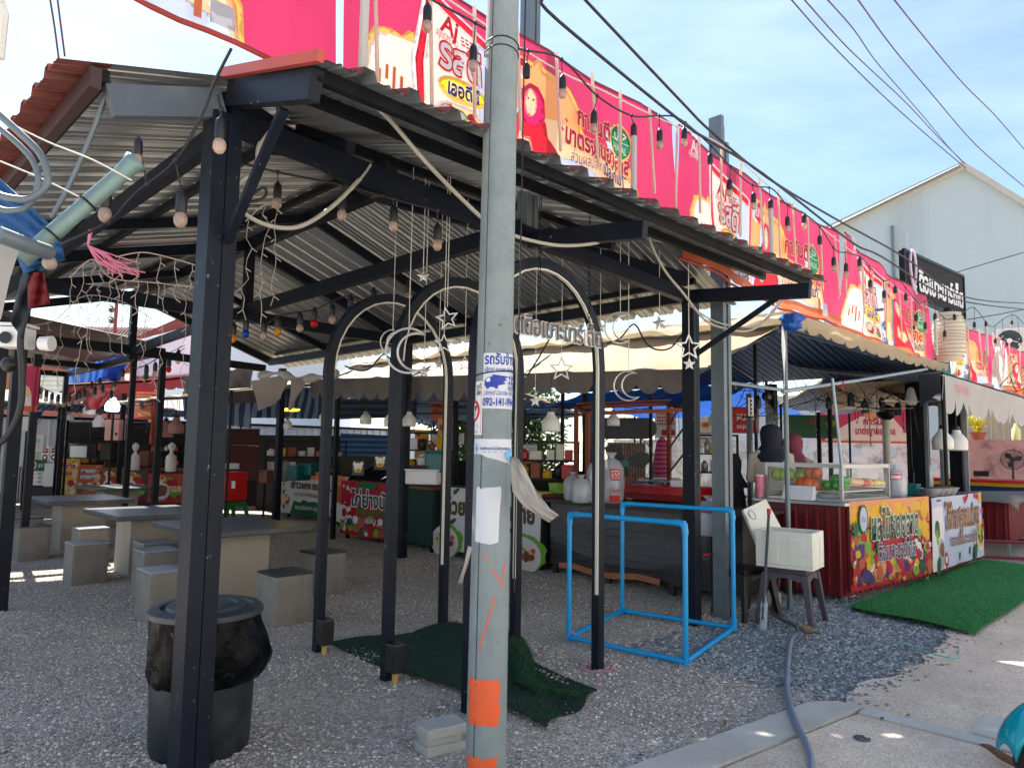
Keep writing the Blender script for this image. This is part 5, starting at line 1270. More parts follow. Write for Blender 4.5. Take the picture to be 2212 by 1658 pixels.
icicles('white icicle light strands hanging farther back at the far left',[(60,705),(120,690),(180,640),(260,650),(330,690)],7.2,8,.4,1.0,32)
icicles('two long icicle strands hanging just right of the front post',[(530,478),(575,442),(610,462)],4.4,3,.5,.85,33)
icicles('short icicle strands hanging from the left beam',[(250,555),(310,545),(380,560),(430,575)],4.6,5,.2,.5,34)
# ------------------------------------------------------------------ canopies of the right hand block
def scallop(mb,p0,p1,ztop,depth,nsc,wav=.02,nrm=(1,0,0),sub=10):
    """hanging valance from p0 to p1 (plan points), ztop(a) -> height; scalloped lower edge."""
    p0=Vec(p0);p1=Vec(p1);n=Vec(nrm)
    N_=nsc*sub; V=[];Fc=[]
    for i in range(N_+1):
        a=i/N_; p=p0.lerp(p1,a); zt=ztop(a); s=abs(math.sin(pi*a*nsc)); 
        for k in range(5):
            t=k/4; d=depth*(.62+.38*s**.7)*t
            V.append((p.x+n.x*wav*math.sin(a*nsc*4.4+t)*t,p.y+n.y*wav*math.sin(a*nsc*4.4+t)*t,zt-d))
    for i in range(N_):
        for k in range(4): q=i*5+k; Fc.append((q,q+5,q+6,q+1))
    mb.add(V,Fc); return mb
wr=lambda a,b,s:(.02*math.sin(7*a+3*b+s)+.012*math.sin(15*a-6*b+2*s)+.008*math.sin(27*b+9*a+s))
t=T('market_canopy','wide beige tarpaulin canopy with a dark scalloped valance along the right of the pavilion','canopy',(6.65,4,0))
zv=lambda y:2.46+.044*(y-4)
ztp=lambda y:2.98+.018*(y-3.3)
def skirt(a,b):
    y=3.3+8.4*a
    y0=y; x0=6.52; 
    if y<3.75: x0=6.52+(3.75-y)/.45*.83
    z0=zv(max(y,3.75))-.02+(x0-6.52)*.62; x1=7.42; z1=ztp(y)
    x=x0+(x1-x0)*b; z=z0+(z1-z0)*b - .07*math.sin(pi*b)*(1 if y>4 else .3)+wr(a*6,b,1)*.9
    return (x,y,z)
mb=MB(); mb.grid(skirt,60,8); mb.build('lower_sheet',tarp_beige,t,smooth='all')
def upper(a,b):
    y=3.22+8.5*a; x=7.30+3.36*b-.05*abs(math.sin(a*34))*(b<.01); hp=min(1,.02+max(0,y-3.42)/1.1); z=ztp(y)+.02+(.76*b-.10*math.sin(pi*b))*min(1,hp/max(.05,b)*.9)+wr(a*8,b*2,2)*min(1,hp*2)+(.03*math.sin(a*68) if b<.01 else 0)
    return (x,y,z)
mb=MB(); mb.grid(upper,110,14); mb.build('upper_sheet',tarp_beige,t,smooth='all')
mb=MB(); mb.grid(lambda a,b:(10.64+2.9*b,3.22+8.5*a,3.04+(.74-.72*b)*min(1,.02+max(0,8.5*a-.2)/1.1)+wr(a*8,b,3)*min(1,a*5)),30,10); mb.build('upper_sheet',tarp_beige,t,smooth='all')
mb=MB(); mb.grid(lambda a,b:(lambda q:(q[0],q[1]+.03,q[2]-.05))(upper(a,b*.99+.01)),40,10); mb.grid(lambda a,b:(10.6+2.9*b,3.28+8.3*a,2.98+(.70-.68*b)*min(1,.02+max(0,8.3*a-.2)/1.1)),20,6); mb.build('liner',liner,t,smooth='all')
mb=MB(); mb.grid(lambda a,b:(lambda q:(q[0]+.02,q[1]+.02,q[2]-.04))(skirt(a,b)),50,5); mb.build('liner',liner,t,smooth='all')
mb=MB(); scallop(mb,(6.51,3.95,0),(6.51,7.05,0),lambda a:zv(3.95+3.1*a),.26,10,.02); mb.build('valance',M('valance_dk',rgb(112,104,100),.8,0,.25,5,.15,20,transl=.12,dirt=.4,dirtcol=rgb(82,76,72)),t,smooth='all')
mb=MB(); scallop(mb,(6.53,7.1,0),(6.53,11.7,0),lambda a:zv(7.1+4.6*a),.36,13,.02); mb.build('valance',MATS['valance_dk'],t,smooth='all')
mb=MB(); scallop(mb,(7.34,3.2,0),(13.4,3.2,0),lambda a:3.06+.05*a-.05*math.sin(pi*a),.14,16,.02,(0,1,0),8); mb.grid(lambda a,b:(7.36+6.1*a,3.22+.02*math.sin(20*a),3.04+b*.06),30,2); mb.build('front_edge',tarp_beige,t,smooth='all')
mb=MB(); mb.tube([(6.66,3.95,2.44),(6.66,11.7,2.78)],.022,8); mb.tube([(7.38,3.25,2.94),(13.4,3.25,3.04)],.022,8); mb.tube([(7.4,3.3,2.95),(7.4,11.6,3.08)],.02,8); mb.tube([(10.6,3.3,3.62),(10.6,11.6,3.64)],.02,8)
for y in (4,6.5,9,11.4): mb.tube([(6.66,y,zv(y)-.02),(7.4,y,ztp(y)-.05),(10.6,y,3.6),(13.4,y,2.98)],.018,6)
mb.build('pipe_frame',galv_dk,t,smooth=True)
for i,(x,y,h) in enumerate(((6.72,6.95,2.55),(6.75,11.5,2.75),(9.2,6.2,3.3),(10.6,9.2,3.6),(13.3,6.3,3.0),(13.3,11.5,3.0),(10.6,5.2,3.6))):
    MB().tube([(x,y,0),(x,y,h)],.028,8).build('post',dark_steel,t,smooth=True)
MB().tube([(7.37,3.28,0),(7.37,3.28,3.0)],.026,10).build('post',galv_dk,t,smooth=True)
# blue bag knot and white strip at the canopy corner
t=T('plastic_knot','bright blue crumpled plastic tied at the front corner of the beige canopy','plastic',(7.37,3.2,3.0))
rr=random.Random(8); mb=MB(); mb.lathe([(.02,-.10),(.06,-.08),(.10,-.04),(.07,-.01),(.11,.02),(.08,.05),(.09,.07),(.02,.09)],(7.37,3.2,2.99),30,wob=lambda a,i,z:1+.35*math.sin(5*a+2.1*i)+.25*math.sin(11*a+3*i)+.1*math.sin(19*a)); mb.build('plastic',M('bagblue',rgb(20,100,205),.2,0,.2,20,.3,30,transl=.2),t,smooth='all')
mb=MB(); mb.grid(lambda a,b:(7.22+.05*b+.01*math.sin(9*a),3.24+.012*math.sin(7*a+2*b),2.93-.72*a),12,2); tag(mb.build('cloth_strip',white,smooth='all',solid=.003),'long white cloth strip hanging from the front corner of the beige canopy','cloth')
tag(MB().tube([PY(1690,845,3.2),PY(1850,822,3.2),PY(2002,797,3.2)],.022,10).build('pipe',galv,smooth=True),'grey pipe with red ties slanting across above the fruit stall','pipe')
mb=MB(); c=PY(1817,828,3.2); mb.tube([c+Vec((.0,.028*math.cos(a),.028*math.sin(a))) for a in [k*.5 for k in range(26)]],.008,5); mb.tube([c,c+Vec((0,-.03,-.1))],.006,4); tag(mb.build('tie',redtape,smooth=True),'red plastic tie on the slanting grey pipe','tie')
tag(MB().tube([(8.12,3.0,1.45),(8.12,3.08,2.44)],.018,8).build('pipe',galv,smooth=True),'thin upright grey pipe rising from the corner of the glass case','pipe')
tag(MB().tube([PY(1572,826,3.7),PY(1690,842,3.5)],.02,8).build('pipe',galv,smooth=True),'short level grey pipe between the steel post and the canopy corner','pipe')
# second canopy : white scalloped awning on the far right
t=T('market_awning','white scalloped awning with faint red writing on the far right','awning',(12.2,3,0))
mb=MB(); scallop(mb,(12.15,2.98,0),(18.6,2.98,0),lambda a:2.84-.02*math.sin(pi*a),.60,12,.03,(0,1,0),10); mb.build('valance',tarp_white,t,smooth='all')
mb=MB(); mb.grid(lambda a,b:(12.15+6.5*a,2.98+2.6*b,2.85+.36*b-.08*math.sin(pi*b)+wr(a*5,b,4)),40,10); mb.build('top_sheet',tarp_white,t,smooth='all')
mb=MB(); mb.grid(lambda a,b:(12.15+6.5*a,3.02+2.5*b,2.81+.36*b-.08*math.sin(pi*b)),20,6); mb.build('liner',liner2,t,smooth='all')
A_=Art(); A_.text('โทร 084-175-0761',0,0,.9,.20,M('faded_red',rgb(215,120,130),.7),.0); mb=MB(); A_.put(mb,lambda u,v,d:(12.75+u,2.955-d,2.60+v-.03*u),.1); mb.build('lettering',None,t)
mb=MB(); mb.tube([(12.15,2.99,2.84),(18.6,2.99,2.84)],.02,8); mb.tube([(12.2,3.0,2.8),(12.2,3.0,0)],.03,8); mb.build('pipe_frame',dark_steel,t,smooth=True)
mb=MB(); mb.grid(lambda a,b:(12.12-.12*b*(1-a),3.0+.3*a,2.84-.30*b-.2*a*b),8,6); mb.build('side_flap',M('flap',rgb(52,54,58),.8,0,.2,5,transl=.1),t,smooth='all')
# further canopies behind
def canopy(label,x0,x1,y0,y1,zlo,zhi,mt,lm,axis='x',posts=True,seed=1):
    t=T('market_canopy',label,'canopy',(x0,y0,0))
    def f(a,b):
        s=b if axis=='x' else a
        z=zlo+(zhi-zlo)*(1-abs(2*s-1))-.06*math.sin(pi*((2*s)%1))+wr(a*6,b*5,seed)
        return (x0+(x1-x0)*b,y0+(y1-y0)*a,z)
    mb=MB(); mb.grid(f,24,24); mb.build('top_sheet',mt,t,smooth='all')
    if lm: mb=MB(); mb.grid(lambda a,b:(lambda q:(q[0],q[1],q[2]-.04))(f(a,b)),16,16); mb.build('liner',lm,t,smooth='all')
    if posts:
        for x in (x0+.1,x1-.1):
            for y in (y0+.1,y1-.1): MB().tube([(x,y,0),(x,y,zlo)],.026,8).build('post',dark_steel,t,smooth=True)
canopy('bright blue tarpaulin canopy seen under the beige one',11.2,15.8,6.6,11.0,2.45,3.0,tarp_blue,None,'x',True,1)
canopy('blue striped tarpaulin canopy over the stalls behind the fruit stall',13.6,17.4,3.8,6.3,2.55,3.2,tarp_beige,liner2,'y',True,2)
canopy('dark striped tarpaulin canopy over the rice stalls in the middle distance',5.0,14.5,11.6,18.0,2.5,3.4,tarp_beige,liner,'x',True,3)
canopy('wide grey tarpaulin canopy farthest back in the middle',9,18,17.8,22.5,2.5,3.3,tarp_grey,liner2,'x',True,4)
canopy('pale tarpaulin canopy near the foliage',15.9,19.2,11.2,17.0,2.6,3.2,tarp_white,None,'y',True,5)
# sunlit mat slung beneath the roof behind the fruit stall
mb=MB(); q=[D(1762,832,12.6),D(1990,818,12.2),D(1988,884,15),D(1800,886,15)]
mb.grid(lambda a,b:(q[0].lerp(q[1],a)).lerp(q[3].lerp(q[2],a),b)+Vec((0,0,.04*math.sin(9*a)*math.sin(7*b))),10,8); tag(mb.build('woven_mat',M('matw',rgb(190,172,140),.8,0,.35,30,.2,60,transl=.35),smooth='all',solid=.01),'pale speckled woven mat slung under the roof behind the fruit stall','mat')
# ------------------------------------------------------------------ fruit stall and noodle stall
def clad(mb,p0,p1,z0,z1,pitch=.12,dep=.02):
    p0=Vec(p0);p1=Vec(p1);L_=(p1-p0).length;d=(p1-p0)/L_;n=Vec((d.y,-d.x,0))
    V=[];Fc=[];x=0;pts=[]
    while x<L_:
        for dx,h in ((0,0),(.07,0),(.08,dep),(.105,dep),(.115,0)):
            if x+dx<=L_: pts.append((x+dx,h))
        x+=pitch
    pts.append((L_,0))
    for x,h in pts: q=p0+d*x+n*h; V+=[(q.x,q.y,z0),(q.x,q.y,z1)]
    mb.add(V,[(2*i,2*i+2,2*i+3,2*i+1) for i in range(len(pts)-1)])
FS=T('fruit_stall','maroon corrugated fruit stall counter with a white side, under the beige canopy','market stall',(8.12,2.99,0))
fl=Vec((8.12,2.99,0)); fr=Vec((10.25,2.78,0)); bl=Vec((8.12,3.98,0)); br=Vec((10.3,3.85,0))
mb=MB(); clad(mb,fl,fr,.08,1.04); clad(mb,bl,fl,.08,1.04); mb.build('cladding',maroon,FS)
mb=MB(); mb.prism([fl+Vec((.03,.03,.1)),fr+Vec((0,.03,.1)),br+Vec((0,0,.1)),bl+Vec((.03,0,.1))],(0,0,.92)); mb.build('body',maroon_dk,FS)
mb=MB(); mb.prism([fl+Vec((-.08,-.04,1.04)),fr+Vec((0,-.04,1.04)),br+Vec((0,.02,1.04)),bl+Vec((-.08,.02,1.04))],(0,0,.035)); mb.build('counter_top',alu,FS,bevel=.004)
for p in (fl,fr,bl,br): MB().b2((p.x+.005,p.y+.005,-.05),(p.x+.045,p.y+.045,.1)).build('leg',galv,FS)
mb=MB(); mb.box((9.2,4.7,.1),(2.6,1.5,.2)); mb.build('raised_floor',wood_dk,FS)
def boardart(A,t,p0,p1,z0,z1,wav=.008,nm='print',off=.0014,n=(0,-1,0),hm=.2):
    p0=Vec(p0);p1=Vec(p1);W=(p1-p0).length; H=z1-z0; d=(p1-p0)/W; nn=Vec((d.y,-d.x,0))
    def f(u,v,dd): 
        q=p0+d*u+nn*(dd+wav*(math.sin(4*u+3*v)+.6*math.sin(9*u-5*v))); return (q.x,q.y,z0+v)
    mb=MB(); A.put(mb,f,hm,off); mb.build(nm,None,t,smooth='all')
    return W,H
W,H=2.1,.96
A=Art(); A.rect(0,0,W,H,b_red)
A.rect(0,.66,W,H,b_or); A.food(0,.62,W,H,34,[b_yel,b_or,b_yel,b_terra,gold],.05,.13,3); A.food(1.55,.4,W,.98*H,16,[b_or,b_terra,b_yel,b_red],.06,.14,4)
A.food(0,.28,.6,.72,60,[b_yel,b_red,b_terra,b_lime,b_pur],.04,.09,5); A.food(0,0,W,.36,230,[b_red,b_lime,b_yel,b_terra,b_white,b_mag,b_green,b_or,b_red,b_pur],.025,.085,6); A.food(1.3,.2,W,.5,34,[b_red,b_lime,b_white,b_green,b_mag],.03,.07,9)
A.star(.08,.66,.11,b_green,7,.5); A.star(.62,.44,.1,b_green,7,.5); A.star(1.72,.52,.09,b_lime,7,.5)
A.ell(.27,.76,.105,.16,b_green,24); A.ell(.27,.76,.085,.135,b_blue,24); A.text('ปัน',.22,.73,.1,.09,b_navy,.0)
A.text('ผลไม้สดตลาด',.44,.53,1.26,.40,b_green,.03,slant=.06,out=b_white,outw=.035); A.text('ตือเบาะมาร์เก็ต',.60,.28,1.0,.27,b_navy,.02,slant=.05,out=b_white,outw=.03)
t=T('stall_banner','bright fruit banner in orange and red on the front of the maroon stall','banner',fl)
boardart(A,t,fl+Vec((.02,-.05,0)),fr+Vec((-.08,-.05,0)),.13,1.09,0.,hm=.6)
NS=T('noodle_stall','maroon corrugated noodle stall counter next to the fruit stall','market stall',(10.35,2.78,0))
nl=Vec((10.35,2.78,0)); nr=Vec((12.75,2.72,0))
mb=MB(); clad(mb,nl,nr,.08,1.0); clad(mb,nr,nr+Vec((0,.9,0)),.08,1.0); mb.build('cladding',maroon,NS)
mb=MB(); mb.prism([nl+Vec((.02,.03,.1)),nr+Vec((-.03,.03,.1)),nr+Vec((-.03,.9,.1)),nl+Vec((.02,.9,.1))],(0,0,.88)); mb.build('body',maroon_dk,NS); mb=MB(); mb.prism([nl+Vec((0,-.04,1.0)),nr+Vec((.03,-.04,1.0)),nr+Vec((.03,.95,1.0)),nl+Vec((0,.95,1.0))],(0,0,.03)); mb.build('counter_top',wood_br,NS,bevel=.004)
for p in (nl,nr): MB().b2((p.x-.045,p.y+.005,-.05),(p.x-.005,p.y+.045,.1)).build('leg',galv,NS)
W,H=2.4,.93
A=Art(); A.rect(0,0,W,H,b_blue); A.rect(.0,.0,.5,.8,b_white); A.ell(.22,.52,.10,.12,b_green,12,.3); A.ell(.2,.42,.05,.1,b_lime,10,.3); A.ell(.34,.2,.16,.2,b_grey,16,.1); A.ell(.35,.25,.1,.1,b_brown,12,.3); A.ell(.56,.11,.1,.1,b_red,14); A.ell(.56,.11,.06,.05,b_white,10); A.ell(.2,.06,.08,.12,b_green,10,.4)
A.poly([(1.35,.90),(1.42,.80),(1.62,.86),(1.78,.98),(1.6,.93),(1.45,.9)],b_red); A.ell(2.02,.9,.05,.05,b_red); A.ell(2.15,.88,.05,.05,b_mag); A.ell(2.3,.86,.07,.09,b_yel)
for q in ((1.2,.72),(1.85,.76),(1.6,.14),(2.05,.2),(1.2,.1)): A.ell(q[0],q[1],.035,.06,b_green,10,.4)
A.ell(2.2,.33,.2,.24,b_white,24); A.ell(2.2,.33,.17,.2,gold,20,.1); A.food(2.05,.16,2.36,.5,20,[b_brown,cream,b_lime,b_blk],.02,.05,3); A.ell(1.85,.1,.11,.12,b_green,10,.4)
for yy in (.66,.5,.4): A.ell(2.36,yy,.03,.05,b_red,10)
A.text('โจ๊กคุณนาย',.55,.50,1.62,.42,b_brown,.03,slant=.02,out=cream,outw=.02); A.text('ตลาดตือเบาะมาร์เก็ต',.78,.26,1.15,.20,b_brown,.02)
t=T('stall_banner','pale blue white congee banner with brown Thai lettering on the second stall','banner',nl)
boardart(A,t,nl+Vec((-.02,-.05,0)),nr+Vec((.02,-.05,0)),.13,1.06,.010,hm=.06)
# glass display case
GCs=T('glass_case','aluminium framed glass display case full of cut fruit on the fruit stall','display case',(8.18,3.0,1.08))
z0,z1=1.078,1.47; a0=Vec((8.17,3.03,0));a1=Vec((9.38,2.93,0));a2=Vec((9.42,3.38,0));a3=Vec((8.17,3.88,0))
a2=Vec((9.40,3.40,0))
loop=[a0,a1,a2,Vec((8.75,3.5,0)),Vec((8.75,3.9,0)),a3]
mb=MB()
for i in range(6):
    p,q=loop[i],loop[(i+1)%6]; mb.bar(p+Vec((0,0,z1)),q+Vec((0,0,z1)),.035,.045); mb.bar(p+Vec((0,0,z0+.015)),q+Vec((0,0,z0+.015)),.03,.03)
    mb.bar(p+Vec((0,0,z0)),p+Vec((0,0,z1+.02)),.034,.034)
mb.build('frame',alu,GCs)
for i in (0,5):
    p,q=loop[i],loop[(i+1)%6]; mb=MB(); d=(q-p).normalized(); n=Vec((d.y,-d.x,0)); mb.prism([p+d*.02+Vec((0,0,z0+.03)),q-d*.02+Vec((0,0,z0+.03)),q-d*.02+Vec((0,0,z1-.02)),p+d*.02+Vec((0,0,z1-.02))],n*.004); mb.build('pane',glass,GCs)
mb=MB(); mb.prism([q+Vec((0,0,z0+.10)) for q in [a0+Vec((.04,.04,0)),a1+Vec((-.04,.04,0)),a2+Vec((-.04,-.03,0)),Vec((8.75,3.45,0)),Vec((8.7,3.85,0)),a3+Vec((.04,-.04,0))]],(0,0,.01)); mb.build('tray',MATS['offwhite'],GCs)
rr=random.Random(12)
def fruit(label,mt,n,ax,ay,bx,by,zz,rad,sc=(1,1,1)):
    for i in range(n):
        x=rr.uniform(ax,bx);y=rr.uniform(ay,by); r=rad*rr.uniform(.85,1.15); mb=MB(); mb.ball((x,y,zz+r*sc[2]*.9),r,8,sc); tag(mb.build('fruit',mt,smooth=True),label,'fruit','fruit in the glass case')
zt=z0+.11
fruit('pale green guava on the left end of the glass case',fruit_g,9,8.24,3.5,8.42,3.82,zt+.10,.072)
fruit('orange papaya piece in the glass case beside the guavas',fruit_o,7,8.22,3.24,8.34,3.48,zt,.08,(1.1,1,.9)); fruit('orange papaya piece in the glass case beside the guavas',fruit_o,3,8.22,3.28,8.3,3.45,zt+.14,.07)
fruit('green cut fruit wedge in the middle of the glass case',fruit_v,9,8.22,3.06,8.36,3.22,zt+.02,.07,(1.3,1,.8)); fruit('green cut fruit wedge in the middle of the glass case',fruit_v,7,8.25,3.08,8.5,3.12,zt+.08,.065,(1.3,1,.8))
fruit('pale peach fruit slice in the front of the glass case',fruit_p,9,8.55,3.04,8.85,3.15,zt+.05,.065,(1.4,1,.7)); fruit('red melon slice in the front of the glass case',fruit_r,8,8.85,3.02,9.08,3.12,zt+.04,.065,(1.4,1,.7)); fruit('pale yellow fruit slice at the right end of the glass case',fruit_y,14,9.05,3.0,9.33,3.2,zt+.04,.06,(1.4,1,.7))
t=T('weighing_scale','white slanted weighing scale standing before the glass case','scale',(8.10,3.45,1.08))
mb=MB(); P=[(8.05,3.30,1.08),(8.12,3.30,1.24),(8.15,3.3,1.24),(8.15,3.3,1.08)]; mb.prism(P,(-.0,.36,0)); mb.build('body',white,t,bevel=.012)
t=T('tumbler','tall pink lidded tumbler on the corner of the fruit stall','tumbler',(8.06,3.95,1.08))
c=Vec((8.08,3.93,1.08)); mb=MB(); mb.lathe([(.034,0),(.036,.10),(.045,.11),(.048,.24),(.048,.25)],c,18); mb.build('cup',M('tpink',rgb(228,120,150),.35,0,.04,5),t,smooth=True); mb=MB(); mb.lathe([(.049,.25),(.05,.262),(.03,.27),(.001,.27)],c,18); mb.build('lid',MATS['white'],t,smooth=True)
# vendors behind the stall
def person(label,pos,face,h,head_m,top_m,lean=.0,hij=True):
    t=T('person',label,'person',pos); p=Vec(pos); f=Vec((math.cos(face),math.sin(face),0)); s=Vec((-f.y,f.x,0)); s_=h/1.6
    def ring_loft(mb,rows,n=18):
        vs=[]
        for (z,fx,a,b) in rows:
            for k in range(n): q=2*pi*k/n; vs.append(p+f*(fx*s_+b*s_*math.cos(q))+s*(a*s_*math.sin(q))+Vec((0,0,z*s_)))
        mb.add(vs,[(i*n+k,i*n+(k+1)%n,(i+1)*n+(k+1)%n,(i+1)*n+k) for i in range(len(rows)-1) for k in range(n)]+[tuple(range(n))[::-1],tuple(range(len(rows)*n-n,len(rows)*n))])
    # one continuous body : legs, trunk, neck, head and arms fused by remeshing
    mb=MB(); L_=lean
    ring_loft(mb,[(.72,0,.16,.11),(.85,.0,.175,.12),(.98,.02+L_*.2,.145,.10),(1.12,.03+L_*.5,.165,.11),(1.26,.03+L_*.8,.19,.105),(1.33,.02+L_*.95,.15,.085),(1.37,.03+L_,.06,.06),(1.42,.04+L_*1.1,.05,.055),(1.46,.06+L_*1.15,.06,.08),(1.53,.06+L_*1.2,.073,.092),(1.58,.05+L_*1.2,.06,.075),(1.605,.05+L_*1.2,.02,.03)])
    for sd in(-1,1):
        mb.tube([p+s*(.085*sd*s_)+Vec((0,0,.76*s_)),p+s*(.09*sd*s_)+f*.02+Vec((0,0,.45*s_)),p+s*(.09*sd*s_)+Vec((0,0,.08*s_))],[.085*s_,.06*s_,.04*s_],10)
        mb.tube([p+s*(.09*sd*s_)-f*.04+Vec((0,0,.05)),p+s*(.10*sd*s_)+f*.16*s_+Vec((0,0,.035))],[.045*s_,.035*s_],8)
        sh=p+s*(.175*sd*s_)+f*(.03+L_*.85)*s_+Vec((0,0,1.27*s_)); el=sh+s*(.05*sd*s_)+f*.06*s_-Vec((0,0,.27*s_)); wr_=el+f*.22*s_-s*(.05*sd*s_)+Vec((0,0,.0)); 
        mb.tube([sh,el,wr_],[.055*s_,.043*s_,.027*s_],10); mb.tube([wr_,wr_+f*.085*s_],[.03*s_,.034*s_],8)
        for k in range(4): o=wr_+f*.08*s_+s*((k-1.5)*.017*s_); mb.tube([o,o+f*.04*s_-Vec((0,0,.008)),o+f*(.062-.006*abs(k-1.3))*s_-Vec((0,0,.03))],[.0095,.009,.0075],6)
        o=wr_+f*.03*s_-s*(sd*.028*s_); mb.tube([o,o+f*.035*s_-s*(sd*.028*s_)-Vec((0,0,.015))],[.011,.008],6)
    nose=p+f*(.05+L_*1.2+.098)*s_+Vec((0,0,1.505*s_)); mb.tube([nose+Vec((0,0,.022)),nose+f*.012-Vec((0,0,.01))],[.008,.013],6)
    mb.build('body',skin,t,remesh=.012)
    for nm,rows,m_ in (('skirt',[(.10,0,.21,.17),(.4,0,.20,.15),(.75,0,.19,.135),(.9,0,.185,.13)],cl_black),('blouse',[(.70,0,.205,.15),(.85,0.0,.20,.145),(.98,.02+L_*.2,.175,.13),(1.12,.03+L_*.5,.19,.135),(1.26,.03+L_*.8,.215,.13),(1.33,.02+L_*.95,.18,.11),(1.385,.03+L_,.075,.075)],top_m)):
        mb=MB(); ring_loft(mb,rows); 
        if nm=='blouse':
            for sd in(-1,1):
                sh=p+s*(.175*sd*s_)+f*(.03+L_*.85)*s_+Vec((0,0,1.27*s_)); el=sh+s*(.05*sd*s_)+f*.06*s_-Vec((0,0,.27*s_)); wr_=el+f*.20*s_-s*(.05*sd*s_); mb.tube([sh-s*(sd*.05),sh,el,wr_],[.07*s_,.075*s_,.06*s_,.045*s_],12)
        mb.build(nm,m_,t,smooth='all',remesh=.016)
    mb=MB(); n=22; rows=[(1.20,-.05+L_*.8,.10,.095),(1.26,-.02+L_*.85,.135,.11),(1.30,.0+L_*.9,.125,.105),(1.34,.01+L_,.12,.10),(1.40,.02+L_*1.1,.088,.095),(1.47,.03+L_*1.15,.097,.112),(1.55,.03+L_*1.2,.099,.115),(1.61,.03+L_*1.2,.08,.09),(1.635,.03+L_*1.2,.03,.03)]
    rows=[(z,fx,a*1.22,b*1.2) for z,fx,a,b in rows]; vs=[]
    for i,(z,fx,a,b) in enumerate(rows):
        for k in range(n):
            q=2*pi*k/n; op=max(0,math.cos(q))**6 if 4<=i<=6 else 0
            w_=1+.03*math.sin(5*q+z*9)*(i<4)
            vs.append(p+f*((fx+b*math.cos(q)*w_-op*.055)*s_)+s*(a*s_*math.sin(q)*w_)+Vec((0,0,z*s_)))
    mb.add(vs,[(i*n+k,i*n+(k+1)%n,(i+1)*n+(k+1)%n,(i+1)*n+k) for i in range(len(rows)-1) for k in range(n)]+[tuple(range(len(rows)*n-n,len(rows)*n))]); mb.build('head_scarf',head_m,t,smooth='all')
person('person in navy head scarf and cream top, back turned, behind the glass case',(8.55,4.0,.2),R(28),1.72,cl_navy,cl_beige,.04)
person('person in dark red head scarf and grey brown top beside the navy scarf',(9.02,3.92,.2),R(28),1.62,cl_mar,cl_grey,.10)
person('person in black with black head scarf low behind the left end of the glass case',(8.46,4.40,.0),R(110),1.55,cl_black,cl_black,.05)
# ------------------------------------------------------------------ small goods helpers
def at(px,py,z): return G(px,py,z)
def bag(label,px,py,z,h,w,mt=bagclear,art=None,seed=1,cat='bag'):
    c=at(px,py,z); t=T('plastic_bag',label,cat,c); rr=random.Random(seed); ph=[rr.uniform(0,6) for _ in range(4)]
    mb=MB(); mb.lathe([(w*.42,0),(w*.52,h*.08),(w*.53,h*.4),(w*.5,h*.68),(w*.36,h*.82),(w*.14,h*.88),(w*.10,h*.9),(w*.2,h*.97),(w*.24,h)],c,22,wob=lambda a,i,zz:1+.06*math.sin(3*a+ph[0]+i*.5)+.04*math.sin(7*a+ph[1]-i)+.03*math.sin(12*a+ph[2]+2*i),cap=False); mb.build('bag',mt,t,smooth='all')
    mb=MB()
    for k in range(3): a=2*pi*k/3+.4; mb.lathe([(w*.17,.01),(w*.19,h*.62),(w*.05,h*.66)],c+Vec((w*.22*math.cos(a),w*.22*math.sin(a),0)),10)
    mb.build('cups',M('cupw',rgb(222,220,222),.4,0,.03,4) if 'cupw' not in MATS else MATS['cupw'],t,smooth=True)
    if art:
        A=Art(); art(A); mb=MB(); ctr=math.atan2(-c.y,-c.x); A.put(mb,lambda u,v,d:(c.x+(w*.555+d)*math.cos(ctr+u/(w*.5)),c.y+(w*.555+d)*math.sin(ctr+u/(w*.5)),c.z+v),.03,.002); mb.build('print',None,t)
    return t
def cbox(label,px,py,z,dx,dy,dz,mt,rz=0,name='carton',cat='box',art=None,lid=None):
    c=at(px,py,z); t=T(name,label,cat,c); mb=MB(); mb.box(c+Vec((0,0,dz/2)),(dx,dy,dz),rz); mb.build('body',mt,t,bevel=min(dx,dy,dz)*.06)
    if lid: mb=MB(); mb.box(c+Vec((0,0,dz+.012)),(dx*1.06,dy*1.06,.03),rz); mb.build('lid',lid,t,bevel=.006)
    return t
def hanglamp(label,px,py,d,s=.11,on=None,hl=.6):
    c=D(px,py,d); t=T('hanging_lamp',label,'lamp',c,'large bulb lamps over the stalls')
    mb=MB(); mb.lathe([(s*.1,-s*.86),(s*.86,-s*.84),(s*.97,-s*.74),(s,0),(s*1.0,.08*s),(s*.86,.42*s),(s*.62,s*.72),(s*.42,s*.95),(s*.36,s*1.25)],c,18); mb.build('globe',on or M('lampw',rgb(215,212,205),.4,0,.03,5) if (on or 'lampw' not in MATS) else MATS['lampw'],t,smooth=True)
    mb=MB(); mb.lathe([(s*.3,s*1.2),(s*.28,s*1.6),(s*.08,s*1.7)],c,10); mb.tube([c+Vec((0,0,s*1.6)),c+Vec((0,0,s*1.6+hl))],.005,4); mb.build('lead',blackp,t,smooth=True)
